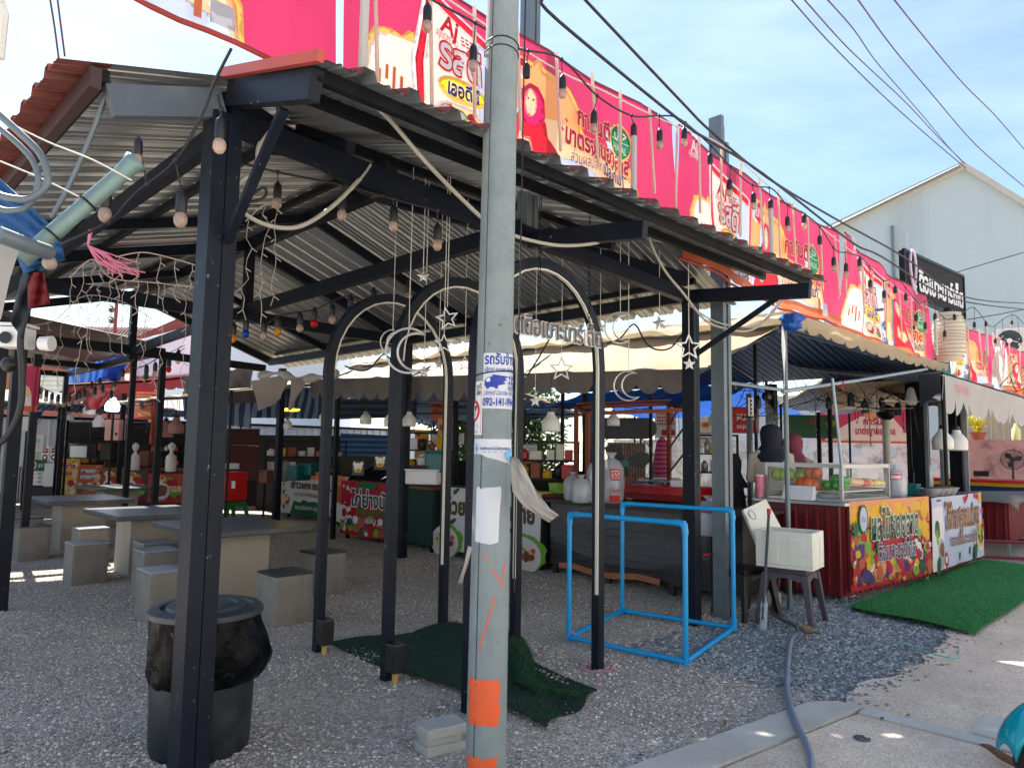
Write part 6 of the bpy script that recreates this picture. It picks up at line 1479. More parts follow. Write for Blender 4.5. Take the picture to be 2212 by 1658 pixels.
def fan(label,px,py,d,r,base=None,blade=None,ceil=False):
    c=D(px,py,d); n=(CAM-c); n.z=0; n.normalize(); s=Vec((-n.y,n.x,0)); u=Vec((0,0,1))
    t=T('ceiling_fan' if ceil else 'fan',label,'fan',c)
    if ceil:
        mb=MB(); mb.lathe([(.02,.25),(.05,.22),(.09,.05),(.10,0),(.06,-.05),(.001,-.06)],c,14); mb.build('hub',MATS['offwhite'],t,smooth=True)
        for k in range(3): a=2*pi*k/3+.5; e=Vec((math.cos(a),math.sin(a),0)); g=Vec((-e.y,e.x,.15)); mb=MB(); mb.prism([c+e*.08-g*.04,c+e*r-g*.055,c+e*r+g*.055,c+e*.08+g*.04],(0,0,.006)); mb.build('blade',MATS['offwhite'],t)
        return
    mb=MB()
    for rr_ in (1,.85,.68,.5,.3): mb.tube([c+n*(.03*(1-rr_))+s*(r*rr_*math.cos(a))+u*(r*rr_*math.sin(a)) for a in [2*pi*k/28 for k in range(28)]],.004 if rr_<1 else .009,4,closed=True)
    for k in range(14): a=2*pi*k/14; mb.tube([c+s*(r*math.cos(a))+u*(r*math.sin(a)),c+n*.03+s*(.05*math.cos(a))+u*(.05*math.sin(a))],.003,3)
    mb.build('guard',blackp,t,smooth=True)
    for k in range(3):
        a=2*pi*k/3+.3; e=s*math.cos(a)+u*math.sin(a); g=s*-math.sin(a)+u*math.cos(a); mb=MB(); mb.prism([c-n*.02+e*(r*q[0])+g*(r*q[1]) for q in ((.1,-.08),(.5,-.34),(.8,-.2),(.85,.1),(.55,.25),(.1,.1))],n*.006+e*0); mb.build('blade',blade or blackp,t)
    mb=MB(); mb.tube([c+n*.03,c-n*.16],.055,12); mb.build('motor',base or teal_pl,t,smooth=True)
    mb=MB(); mb.tube([c-n*.09,c-n*.09-u*(c.z-.05)],.022,8); mb.lathe([(.2,.0),(.2,.02),(.03,.05)],(c.x-n.x*.09,c.y-n.y*.09,0),16); mb.build('stand',blackp,t,smooth=True)
def pboard(label,x0,y0,x1,y1,d,mt,art=None,name='poster_board',cat='poster',th=.02,tilt=0,leg=False):
    """flat board that faces the walkway; pixels of its corners, distance d."""
    a=D(x0,y1,d); b=D(x1,y1,d); H=abs(D(x0,y0,d).z-a.z); a.z=b.z=min(a.z,b.z); W=(b-a).length; dx=(b-a)/W; n=Vec((dx.y,-dx.x,0))
    t=T(name,label,cat,a); f=lambda u,v,dd:a+dx*u+Vec((0,0,v))+n*(dd-tilt*v)
    mb=MB(); mb.prism([f(0,0,0),f(W,0,0),f(W,H,0),f(0,H,0)],-n*th); mb.build('board',mt,t)
    if art: A=Art(); art(A,W,H); mb=MB(); A.put(mb,f,.4,.003); mb.build('print',None,t)
    if leg: MB().tube([f(W/2,0,-th),f(W/2,-a.z,-th)],.015,6).build('leg',dark_steel,t)
    return t
# ------------------------------------------------------------------ counters along the right of the pavilion
WC=T('wood_counter','dark plank counter wrapped in clear plastic film behind the blue pipe frame','counter',(7.05,5.3,0))
rr=random.Random(14); mb=MB(); 
for i in range(9): z=.14+i*.088; mb.b2((7.05+rr.uniform(-.006,.006),4.45,z),(7.12,6.3,z+.084))
for i in range(7): y0=3.62+i*.12; mb.b2((7.04+rr.uniform(-.006,.006),y0,.12),(7.12,y0+.115,.92))
mb.build('planks',wood_dk,WC)
mb=MB(); mb.b2((7.13,3.65,.1),(7.95,6.3,.90)); mb.build('body',blackp,WC); mb=MB(); mb.b2((6.98,3.6,.92),(8.0,6.35,.96)); mb.build('counter_top',wood_dk,WC,bevel=.005)
mb=MB(); mb.grid(lambda a,b:(7.02-.03*abs(math.sin(5*a+3*b))-.02*math.sin(11*b-4*a),4.0+2.25*a,.965-.72*b*(.55+.45*math.sin(pi*(.12+.8*a)))),24,12); mb.build('plastic_film',film,WC,smooth='all')
for y in (4.5,5.4,6.25): MB().b2((7.08,y-.03,-.05),(7.14,y+.03,.14)).build('leg',wood_dk,WC)
mb=MB(); mb.grid(lambda a,b:(7.0-.01*math.sin(20*a),4.6+1.5*a,.17-.07*b+.02*math.sin(9*a)),16,2); tag(mb.build('litter_strip',M('strip_or',rgb(190,120,80),.7,0,.4,9,transl=.2),smooth='all'),'torn printed strip hanging along the foot of the plank counter','banner')
wire('red ribbon tied between the plank counter and the right posts',[(1520,1198),(1550,1188),(1572,1135),(1615,1140)],lambda i,p:D(p[0],p[1],7.0+i*.3),.012,redtape,'ribbon','ribbon')
# soup banner counter
def scounter(label,x,y0,y1,h,body,dep=.8,name='stall_counter',top=wood_br):
    t=T(name,label,'counter',(x,(y0+y1)/2,0))
    mb=MB(); mb.b2((x,y0,.12),(x+dep,y1,h-.04)); mb.build('body',body,t,bevel=.01)
    mb=MB(); mb.b2((x-.05,y0-.03,h-.04),(x+dep+.03,y1+.03,h)); mb.build('counter_top',top,t,bevel=.006)
    for yy in (y0+.06,y1-.06): MB().b2((x+.03,yy-.025,-.05),(x+.08,yy+.025,.12)).build('leg',dark_steel,t)
    return t
def ybanner(label,x,y0,y1,z0,z1,art,wav=.012):
    """banner on the face x=const, text runs towards -y."""
    W=y1-y0;H=z1-z0; t=T('stall_banner',label,'banner',(x,y1,z1)); A=Art(); art(A,W,H)
    f=lambda u,v,d:(x-d-.012-wav*(1+math.sin(4*u+2*v)+.3*math.sin(8*u-3*v)),y1-u,z0+v+.01*math.sin(6*u)*(1-v))
    mb=MB(); A.put(mb,f,.05,.0016); mb.build('print',None,t,smooth='all'); return t
scounter('stall counter behind the large white soup banner',7.06,6.45,8.35,1.0,wood_dk)
def soup(A,W,H):
    A.rect(0,0,W,H,b_white); A.text('ก๋วยเตี๋ยวคุณนาย',.06,H*.58,W*.92,H*.34,M('olive',rgb(70,62,40),.6),.05,slant=-.04,out=cream,outw=.02)
    for q in ((.14,.93),(.62,.95),(.70,.40),(.85,.92),(.12,.45)): A.ell(W*q[0],H*q[1],.05,.04,b_green,10,.4); A.ell(W*q[0]+.05,H*q[1]+.03,.04,.03,b_green,10,.4)
    A.text('ตลาดตือเบาะมาร์เก็ต',W*.3,H*.42,W*.36,H*.11,b_brown,.02); A.rect(W*.42,H*.28,W*.60,H*.37,b_brown); A.text('30.-',W*.45,H*.295,W*.12,H*.09,b_white,.02)
    for cx in (.06,.88): A.ell(W*cx,H*.14,.36,.26,b_lime,22,.2); A.ell(W*cx-.06,H*.12,.33,.24,b_white,24); A.ell(W*cx-.06,H*.12,.28,.19,cream_lt,24); A.food(W*cx-.3,H*.02,W*cx+.2,H*.26,20,[b_brown,b_lime,cream,b_terra],.03,.07,3)
ybanner('white noodle soup banner with brown lettering right of the concrete pole',7.0,6.4,8.4,.1,1.02,soup)
scounter('dark green cloth covered counter between the red and white banners',6.95,8.62,9.45,1.0,M('dkgreen',rgb(18,52,46),.8,0,.2,5,.1,20))
scounter('grill counter behind the red chicken banner',7.02,9.6,11.2,.92,wood_dk)
def chick(A,W,H):
    A.rect(0,0,W,H,b_red); A.food(0,0,W,H*.4,70,[b_red,b_mag,b_green,b_lime,b_white,b_terra,b_red],.03,.09,4); A.ell(.12,H*.4,.14,.14,b_white,16,.2); A.ell(.16,H*.4,.08,.08,b_red,16); A.food(0,H*.4,W*.3,H,16,[b_white,b_mag,b_terra],.02,.06,5)
    A.ell(W*.52,H*.93,.34,.06,b_green,14,.3); A.text('ไก่ย่างนัว',W*.22,H*.55,W*.76,H*.36,b_blk,.03,out=b_white,outw=.05); A.text('น้ำจิ้มแจ่วรสเด็ด',W*.34,H*.40,W*.62,H*.16,b_blk,.02,out=b_lime,outw=.03); A.text('เมนู',W*.5,H*.27,W*.2,H*.13,b_white,.02,out=b_navy,outw=.03)
    for i in range(3): A.rect(W*.75,H*(.04+.075*i),W*.97,H*(.09+.075*i),b_terra)
ybanner('red grilled chicken banner with white outlined lettering',6.98,9.62,11.2,.08,1.0,chick)
scounter('rice stall counter behind the white and green banner',7.95,12.3,15.1,.95,wood_dk)
def rice(A,W,H):
    A.rect(0,0,W,H,b_white); A.food(0,0,W*.18,H,40,[b_brown,cream,b_lime,b_terra,b_white],.04,.11,7); A.poly([(W*.18,0),(W*.22,H*.34),(W*.3,H*.30),(W*.36,H*.38),(W*.44,H*.32),(W*.55,H*.36),(W*.7,H*.28),(W*.8,0)],b_green)
    A.text('ข้าวแกง ขนมจีน',W*.17,H*.64,W*.62,H*.24,b_blk,.03); A.text('สด สะอาด รับประกันความอร่อย',W*.22,H*.46,W*.54,H*.13,b_blk,.01); A.text('ตลาดตือเบาะ มาร์เก็ต',W*.24,H*.14,W*.42,H*.14,b_white,.02)
    A.ell(W*.9,H*.2,.34,.26,b_blk,22); A.ell(W*.9,H*.2,.28,.21,b_white,22,.1); A.ell(W*.88,H*.62,.2,.2,b_terra,16,.2); A.ell(W*.86,H*.9,.24,.11,b_or,16,.15)
ybanner('white and green rice and curry banner left of the front arches',7.88,12.35,15.1,.12,1.0,rice,.03)
# goods on these counters
bag('tall clear bag of cups with a red printed mark on the plank counter',1320,1085,.96,.62,.30,art=lambda A:(A.rect(-.02,.02,.10,.10,pred),A.rect(-.01,.28,.11,.42,pred),A.rect(.005,.30,.095,.40,MATS['cupw']),A.text('SS',.01,.31,.08,.11,pred,.03),A.text('Charmer',-.02,.13,.13,.09,pred,.0,slant=.2)),seed=3)
bag('second tall clear bag of cups left of the red printed one',1290,1085,.96,.58,.26,seed=4)
bag('short clear bag of cups near the plank counter end',1255,1085,.96,.34,.24,seed=5); bag('squat clear bag of lids behind the short one',1237,1080,.96,.36,.22,seed=6)
cbox('small lime green printed carton on the plank counter',1202,1070,.96,.17,.15,.15,M('limebox',rgb(140,190,70),.6,0,.1,9),R(12),lid=MATS['limebox'])
cbox('yellow tray beside the lime green carton',1168,1072,.96,.26,.2,.07,M('yeltray',rgb(205,190,40),.5,0,.1,9),R(4),'tray','tray')
for i,(x,y,z) in enumerate(((1440,1078,.965),(1440,1066,1.05))):
    cbox(('lower red stacked tray behind the blue frame','upper red stacked tray behind the blue frame')[i],x,y,z,.6,1.1,.08,red_pl,0,'tray','tray',lid=red_pl)
cbox('white steel tray of food on the red trays',1440,1040,1.16,.5,.7,.03,alu,0,'tray','tray'); cbox('white paper box at the end of the red trays',1470,1060,1.1,.2,.2,.14,white,R(8))
bag('clear pack of red capped bottles beside the right black post',1535,1155,.75,.40,.36,art=lambda A:A.rect(-.12,.24,.12,.3,pred),seed=7,cat='bottles')
cbox('dark crate carrying the pack of bottles',1535,1180,.30,.36,.4,.42,wood_dk,0,'crate','crate')
fan('black pedestal fan with a blue hub among the stalls',1350,1000,10.2,.42,teal_pl)
pboard('brown slatted crate board beside the pedestal fan',1305,1028,1365,1060,9.6,wood_br,None,'crate','crate',.3)
# red steel rack frame behind
t=T('steel_rack','rust red steel rack frame with a flat top behind the plank counter','rack',D(1390,900,10.5))
mb=MB()
q=[D(1245,880,10.5),D(1445,872,10.5),D(1480,885,9.6),D(1270,893,9.6)]
for i in range(4): mb.bar(q[i],q[(i+1)%4],.05,.05)
mb.bar(q[0]+Vec((0,0,.05)),q[1]+Vec((0,0,.05)),.3,.02)
for p in q: mb.bar(p,(p.x,p.y,0),.05,.05)
for k in range(5):
    z=.6+.35*k; mb.bar((q[1].x,q[1].y,z),(q[2].x,q[2].y,z+.3),.02,.02)
mb.build('frame',M('rust',rgb(128,62,40),.6,.1,.2,6),t)
tag(MB().tube([D(1278,880,11)+Vec((0,0,0)),D(1278,1060,11)],.06,10).build('post',M('bluepost',rgb(30,90,130),.5,0,.15,6),smooth=True),'blue round post behind the plank counter','post')
t=T('hung_sign','long dark sign with rounded ends hung under the blue canopy','sign',D(1340,925,11.5)); c=D(1335,925,11.5)
a=D(1262,925,11.5);b=D(1395,925,11.5); d=(b-a).normalized(); mb=MB(); h=.17
mb.prism([a+d*.0+Vec((0,0,-h)),b+Vec((0,0,-h))]+[b+d*(h*math.cos(x))+Vec((0,0,h*math.sin(x))) for x in [-pi/2+pi*k/8 for k in range(1,8)]]+[b+Vec((0,0,h)),a+Vec((0,0,h))],Vec((d.y,-d.x,0))*.05); mb.build('board',M('signdk',rgb(40,42,52),.5),t)
pboard('striped pale curtain behind the pedestal fan',1312,955,1395,1050,13.5,M('curtain',rgb(196,178,158),.8,0,.1,5,.1,10,transl=.3),lambda A,W,H:[A.rect(W*i/14,0,W*i/14+W*.02,H,b_brown) for i in range(1,14)],'curtain','curtain',.03)
mb=MB(); c=D(1430,985,12.8); mb.lathe([(.02,.35),(.10,.25),(.13,0),(.16,-.4),(.12,-.45)],c,14,wob=lambda a,i,z:1+.2*math.sin(5*a+i)); tag(mb.build('parasol',M('parasolp',rgb(230,60,110),.6,0,.2,9,transl=.3,stripe=('Z',.08,rgb(240,150,190),.5)),smooth='all'),'folded pink parasol standing among the stalls','parasol')
hanglamp('white bulb lamp below the valance, right of the concrete pole',1190,915,8.0,.105,None,.4); hanglamp('smaller white bulb lamp under the rack top',1325,908,10,.09,None,.3)
pboard('small white notice with an orange foot in front of the foliage',1128,960,1160,1000,11,MATS['white'],lambda A,W,H:(A.rect(0,0,W,H*.15,b_or),A.lines(W*.1,H*.8,W*.9,5,H*.12,b_grey,H*.05)),'notice','notice')
pboard('orange and white menu card on the window of the stall beyond the arches',895,928,925,990,13,b_yel,lambda A,W,H:(A.rect(W*.1,H*.4,W*.9,H*.7,b_red),A.ell(W*.5,H*.15,W*.35,H*.12,cream),A.ell(W*.25,H*.86,W*.15,H*.08,b_red)),'menu_card','menu')
for i,x in enumerate((900,930,952,1000)): pboard(('first small white price sheet right of the orange menu card','second small white price sheet','third small white price sheet','lone small white price sheet left of the concrete pole')[i]+(' beyond the middle arch' if i<3 else ''),x+32-10*(i==3),935,x+50-10*(i==3),958,12.6,MATS['white'],lambda A,W,H:A.lines(W*.1,H*.8,W*.9,4,H*.2,b_grey,H*.06),'price_sheet','notice')
pboard('brown signboard with white Thai letters beside the orange one',930,868,978,905,12.4,b_terra,lambda A,W,H:A.text('แซ่บเวอร์',W*.1,H*.3,W*.8,H*.5,b_blk,.02),'signboard','sign'); pboard('orange signboard with dark letters under the valance',945,903,985,938,12.2,b_or,lambda A,W,H:A.text('อาหาร',W*.1,H*.3,W*.8,H*.5,b_brown,.05),'signboard','sign')
for i,(x,y) in enumerate(((772,1010),(820,998))):
    pboard(('round white fried chicken sticker on the grill, left one','round white fried chicken sticker on the grill, right one')[i],x-12,y-15,x+14,y+16,10.3,blackp,lambda A,W,H:(A.ell(W*.5,H*.55,W*.35,H*.32,MATS['offwhite'],18),A.ell(W*.2,H*.8,W*.12,H*.14,MATS['offwhite']),A.ell(W*.8,H*.8,W*.12,H*.14,MATS['offwhite']),A.ell(W*.5,H*.33,W*.3,H*.16,b_yel),A.text('ไก่',W*.38,H*.25,W*.25,H*.22,b_blk,.03)),'sticker_plate','sticker')
t=T('grill','black barbecue grill with a ribbed sloping lid on the red banner counter','grill',(7.35,10.3,.92)); mb=MB()
mb.prism([(7.0,9.7,.92),(7.0,9.7,1.02),(7.5,9.7,1.22),(7.7,9.7,1.22),(7.7,9.7,.92)],(0,1.4,0)); mb.build('body',blackp,t); mb=MB()
for k in range(6): y=9.78+.25*k; mb.bar((7.0,y,1.035),(7.5,y,1.235),.03,.03)
mb.build('ribs',dark_steel,t)
t=T('cooking_pot','steel cooking pot on the counter behind the rice banner','pot',at(595,1045,.95)); c=D(597,1018,14.5); mb=MB(); mb.lathe([(.17,-.2),(.18,-.18),(.18,.18),(.19,.2),(.17,.2),(.16,-.15),(.01,-.16)],c,24,cap=False); mb.build('pot',alu,t,smooth=True)
c=D(500,1052,14.0); t=T('cool_box','bright red plastic cool box on a green stool behind the front post','cool box',c); mb=MB(); mb.box(c,(.42,.42,.52),R(10)); mb.build('box',red_pl,t,bevel=.02); mb=MB(); mb.box(c+Vec((0,0,.28)),(.46,.46,.05),R(10)); mb.build('lid',red_pl,t,bevel=.015)
n=(CAM-c).normalized(); mb=MB(); mb.box(c+n*.25+Vec((0,0,.05)),(.13,.01,.14),math.atan2(n.y,n.x)+pi/2); mb.build('label',white,t)
plastic_stool(Vec((c.x,c.y,0)),max(.3,c.z-.27),.42,'green plastic stool beneath the red cool box',green_pl,R(10))
cbox('white flat box lying on top of the red cool box',493,1012,c.z+.31,.34,.3,.12,white,R(5))
for i,(x,y,w,h,m_,lb) in enumerate(((645,1022,.34,.26,teal_pl,'teal plastic basin stack behind the rice banner'),(672,1015,.3,.2,teal_pl,'teal plastic crate behind the rice banner'),(690,1028,.24,.12,M('salmon',rgb(200,110,85),.5),'salmon pink tray at the end of the rice counter'),(575,1030,.2,.22,wood_br,'small brown carton beside the steel pot'),(945,998,.3,.3,teal_pl,'dark teal bucket left of the concrete pole'),(920,1030,.5,.2,MATS['cupw'],'pale foam carton row beyond the middle arch'),(905,1018,.3,.14,maroon_dk,'dark red tub on the green counter'))):
    cc=D(x,y,13.8 if x<800 else 10.6); t=T('container',lb,'container',cc); mb=MB(); mb.box(cc,(w,w,h),R(8+i*5)); mb.build('body',m_,t,bevel=.03); mb=MB(); mb.box(cc+Vec((0,0,h/2+.01)),(w*1.06,w*1.06,.025),R(8+i*5)); mb.build('rim',m_,t,bevel=.008)
t=T('disc_lamp','thin glowing yellow disc lamp under the striped canopy','lamp',D(624,884,14)); c=D(624,884,14); mb=MB(); mb.lathe([(.01,-.03),(.15,-.028),(.21,-.008),(.20,.01),(.02,.02)],c,24); mb.build('disc',lampy,t,smooth=True)
hanglamp('white bulb lamp under the striped canopy left of the arches',621,918,13.5,.09,None,.4); hanglamp('white bulb lamp behind the middle arch post',845,908,10,.1,None,.4); hanglamp('white bulb lamp hanging left of the concrete pole',884,908,10.4,.1,None,.4)
for i,(x,y) in enumerate(((1525,900),(1640,905),(1568,905))): pass
# torn pale sheets hung under the canopy edge
for lb,pts,d in (('large torn pale sheet hanging from the canopy edge behind the front post',[(540,822),(618,810),(612,860),(558,888)],11.6),('narrow torn pale sheet hanging beside the larger one',[(628,818),(658,815),(640,870),(622,892)],11.4)):
    a,b,c_,e=[D(p[0],p[1],d) for p in pts]; mb=MB(); mb.grid(lambda u,v:a.lerp(b,u).lerp(e.lerp(c_,u),v)+Vec((.03*math.sin(7*u+4*v),.03*math.sin(5*v-3*u),0)),8,8); tag(mb.build('torn_sheet',M('tsheet%d'%int(d*10),rgb(160,150,140),.7,0,.1,6,.2,10,transl=.4),smooth='all'),lb,'sheet')
t=T('rolled_sheet','bundled white plastic sheet tied along the canopy edge','tarpaulin',D(640,815,11.4)); mb=MB(); mb.tube(catpts([D(560,812,11.6),D(600,806,11.5),D(640,817,11.5),D(690,815,11.3),D(730,806,11.2)],6),[.05+.03*math.sin(k*.9) for k in range(25)],8); mb.build('roll',tarp_white,t,smooth='all')
# ------------------------------------------------------------------ clutter on and behind the two front stalls
bag('clear bag of cups with a red label right of the glass case',1937,1072,1.08,.40,.24,art=lambda A:(A.rect(-.06,.22,.06,.31,pred),A.rect(-.052,.228,.052,.302,MATS['cupw']),A.rect(-.05,.27,.05,.29,pred)),seed=8)
cbox('small teal crate on the counter beside the cup bag',1968,1068,1.04,.24,.2,.13,M('tealcrate',rgb(15,120,105),.5),R(3),'crate','crate',lid=MATS['tealcrate'])
for i in range(4):
    c=at(2012+13*i,1072-i,1.04); t=T('food_bowl',('first','second','third','last')[i]+' clear bowl of brown food in the row on the noodle stall','bowl',c); mb=MB(); mb.lathe([(.07,0),(.13,.11),(.14,.115),(.12,.10),(.06,.01),(.01,.01)],c,16,cap=False); mb.build('bowl',bagclear,t,smooth=True); mb=MB(); mb.ball(c+Vec((0,0,.09)),.11,8,(1,1,.4)); mb.build('food',M('foodb',rgb(110,72,45),.7,0,.4,30,.4,50) if 'foodb' not in MATS else MATS['foodb'],t,smooth=True)
bag('grey clear bag standing behind the row of bowls',1996,1055,1.04,.5,.28,seed=9)
hanglamp('left one of two large white bulb lamps over the noodle stall',2036,953,11.2,.155,None,.45); hanglamp('right one of two large white bulb lamps over the noodle stall',2067,955,11.4,.155,None,.45)
fan('pale ceiling fan over the fruit stall, nearer the glass case',1888,884,12.5,.62,ceil=True); fan('pale ceiling fan beside the black post over the noodle stall',1968,868,12,.55,ceil=True)
for lb,x,y0,d,w,m_ in (('thick black post behind the noodle stall bowls',1985,800,12.3,.2,dark_steel),('black post left of the pair of white lamps',2063,870,13,.2,dark_steel),('slim grey pipe beside the thick black post',1998,850,11.8,.05,galv_dk),('slim grey pipe between the two white lamps',2030,870,12,.05,galv_dk),('slim grey pipe right of the pair of white lamps',2083,870,12.6,.06,galv),('thin black post in the middle of the fruit stall opening',1792,880,13,.06,dark_steel),('second thin black post near the green banner',1768,890,13.4,.06,dark_steel),('grey steel post between the right black post and the fruit stall',1618,850,11.5,.07,galv_dk),('dark wooden post behind the navy scarf',1668,830,12,.12,dark_steel)):
    a=D(x,y0,d); tag(MB().b2((a.x-w/2,a.y-w/2,0),(a.x+w/2,a.y+w/2,a.z)).build('post',m_),lb,'post')
t=T('exhaust_pipe','grey chimney pipe with a round cap behind the noodle stall','pipe',D(1918,960,13)); c=D(1918,1040,13.2); z=D(1918,890,13.2).z; mb=MB(); mb.tube([c,(c.x,c.y,z)],.07,12); mb.build('flue',MATS['offwhite'],t,smooth=True); mb=MB(); mb.ball((c.x,c.y,z),.17,10,(1,1,.9)); mb.build('cap',dark_steel,t,smooth=True)
pboard('green banner with the number 25 behind the vendors',1700,895,1812,945,14,M('bgreen2',rgb(14,92,62),.5,0,.1,5,transl=.15),lambda A,W,H:(A.text('25',W*.56,H*.12,W*.1,H*.42,b_white,.03),A.food(W*.75,H*.1,W,H*.9,14,[b_green,b_lime],.04,.1,3),A.poly([(W*.35,H*.62),(W*.45,H*.9),(W*.7,H*.85),(W*.75,H*.62)],b_brown)),'stall_banner','banner')
pboard('red menu banner with white letters between the right posts',1572,878,1640,935,12.5,b_red,lambda A,W,H:(A.text('MUAN',W*.3,H*.5,W*.55,H*.34,b_white,.03),A.text('เมนูเด็ด',W*.3,H*.2,W*.45,H*.2,b_white,.02),A.rect(W*.88,0,W,H,b_terra)),'stall_banner','banner')
pboard('white poster with a bowl and red writing seen left of the grey steel post',1505,900,1560,965,12.4,b_white,lambda A,W,H:(A.ell(W*.35,H*.72,W*.22,H*.16,cream),A.ell(W*.35,H*.74,W*.14,H*.09,b_terra,12,.3),A.lines(W*.1,H*.45,W*.9,3,H*.09,b_blk,H*.04),A.rect(W*.84,H*.15,W,H*.4,b_red)),'poster_board','poster')
pboard('white poster with red lettering beside the striped curtain',1415,890,1460,945,13,b_white,lambda A,W,H:(A.lines(W*.1,H*.9,W*.9,4,H*.13,b_red,H*.07),A.rect(W*.3,H*.1,W*.95,H*.32,b_red)),'poster_board','poster')
pboard('white and red sign with cropped letters behind the red trays',1378,1030,1470,1065,10.8,b_white,lambda A,W,H:(A.text('แม่นิ่ม',W*.35,H*.15,W*.55,H*.6,b_red,.05),A.rect(0,0,W*.3,H,b_or)),'stall_banner','banner')
pboard('pink and peach advertising banner sagging far behind the fruit stall',1775,878,1990,955,17,pink,lambda A,W,H:(A.poly([(0,0),(W*.15,H*.35),(W*.4,H*.75),(W*.7,H*.8),(W*.85,H*.3),(W*.95,0)],cream_lt),A.poly([(W*.35,H),(W*.5,H*.6),(W*.7,H*.8),(W*.72,H)],b_or),A.text('การันตี',W*.42,H*.52,W*.25,H*.26,b_mag,.03),A.text('มาตรฐานฮาลาล',W*.34,H*.25,W*.4,H*.26,b_mag,.03),A.rect(0,0,W,H*.06,b_terra)),'advertising_banner','banner')
t=T('hanging_bag','clear plastic bag hanging on the post left of the vendors','bag',D(1655,890,9.8)); c=D(1655,895,9.8); mb=MB(); mb.lathe([(.02,.2),(.05,.12),(.14,.0),(.16,-.2),(.1,-.32),(.02,-.34)],c,14,wob=lambda a,i,z:1+.12*math.sin(4*a+i)); mb.build('bag',film,t,smooth='all'); mb=MB(); mb.ball(c+Vec((.02,.0,.25)),.07,6); mb.build('socket_block',blackp,t)
pboard('white socket strip hanging left of the hanging bag',1617,858,1628,898,10,white,lambda A,W,H:[A.rect(W*.3,H*(.1+.22*i),W*.7,H*(.22+.22*i),b_blk) for i in range(4)],'socket_strip','socket')
cbox('white storage box beside the dark table behind the right posts',1570,1005,.95,.3,.4,.3,MATS['offwhite'],R(10)); 
scounter('dark red sideboard behind the right posts',9.0,4.9,6.4,1.0,maroon_dk,.6)
# ------------------------------------------------------------------ blue stall and small maroon cabinet on the far right
t=T('blue_stall','dark blue stall counter with a red top edge at the far right','market stall',(16.9,3.2,0))
mb=MB(); mb.b2((16.5,1.6,.1),(17.4,4.7,1.10)); mb.build('body',M('blued',rgb(18,44,92),.5,0,.15,4),t); mb=MB(); mb.b2((16.42,1.55,1.10),(17.45,4.75,1.15)); mb.build('counter_top',red_pl,t); mb=MB(); mb.b2((16.45,1.58,1.03),(16.5,4.72,1.098)); mb.build('yellow_band',b_yel,t)
fan('black table fan on the far right counter',2187,992,15.5,.21,blackp)
cbox('black cooking tray with a pink cloth on the blue stall',2125,1028,1.15,.5,.3,.12,blackp,0,'tray','tray'); cbox('pink folded cloth on the black cooking tray',2118,1016,1.27,.2,.2,.1,M('pinkc',rgb(225,110,120),.7),R(20),'cloth','cloth'); cbox('red sponge on a white plate at the far right',2185,1030,1.15,.24,.2,.08,M('redsp',rgb(225,90,90),.7),R(5),'sponge','sponge',lid=None)
t=T('low_cabinet','low maroon corrugated cabinet with a draped grey cloth at the right edge','cabinet',(14.0,2.9,0))
mb=MB(); clad(mb,(13.9,2.55,0),(16.2,2.5,0),.25,.92); clad(mb,(13.9,3.3,0),(13.9,2.55,0),.25,.92); mb.build('cladding',maroon,t); mb=MB(); mb.b2((13.93,2.58,.27),(16.2,3.4,.9)); mb.build('body',maroon_dk,t)
mb=MB(); mb.grid(lambda a,b:(13.75+2.5*a,2.4+1.1*b,.95+.03*math.sin(7*a+5*b)-.10*(b<.08)-.1*(a<.04)),20,10); mb.build('cloth',tarp_grey,t,smooth='all',solid=.01)
for x in (13.95,16.1): MB().b2((x-.02,2.56,-.05),(x+.02,2.6,.27)).build('leg',galv,t)
t=T('rail_frame','dark red pipe rail frame standing before the low maroon cabinet','rail',(13.4,2.3,0)); mb=MB(); rz=[(12.85,3.5,.06),(13.5,2.15,.06)]
for a,b in (((13.5,2.15,.0),(13.5,2.15,.92)),((13.5,2.15,.06),(12.7,3.6,.06)),((13.5,2.15,.92),(15.5,2.05,.92)),((13.5,2.15,.3),(12.7,3.6,.3)),((12.7,3.6,0),(12.7,3.6,.92))): mb.tube([a,b],.026,8)
mb.build('pipe',M('railred',rgb(110,30,36),.45,0,.15,6),t,smooth=True)
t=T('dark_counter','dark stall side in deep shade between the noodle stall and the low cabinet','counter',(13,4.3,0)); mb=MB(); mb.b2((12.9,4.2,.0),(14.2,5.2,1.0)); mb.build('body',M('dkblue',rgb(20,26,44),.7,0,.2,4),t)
for lb,x,y,d in (('slim black rubbish bin shape behind the two white lamps',2060,1010,13.2),): cbox(lb,x,1060,.0,.5,.5,1.2,blackp,0,'cabinet','cabinet')
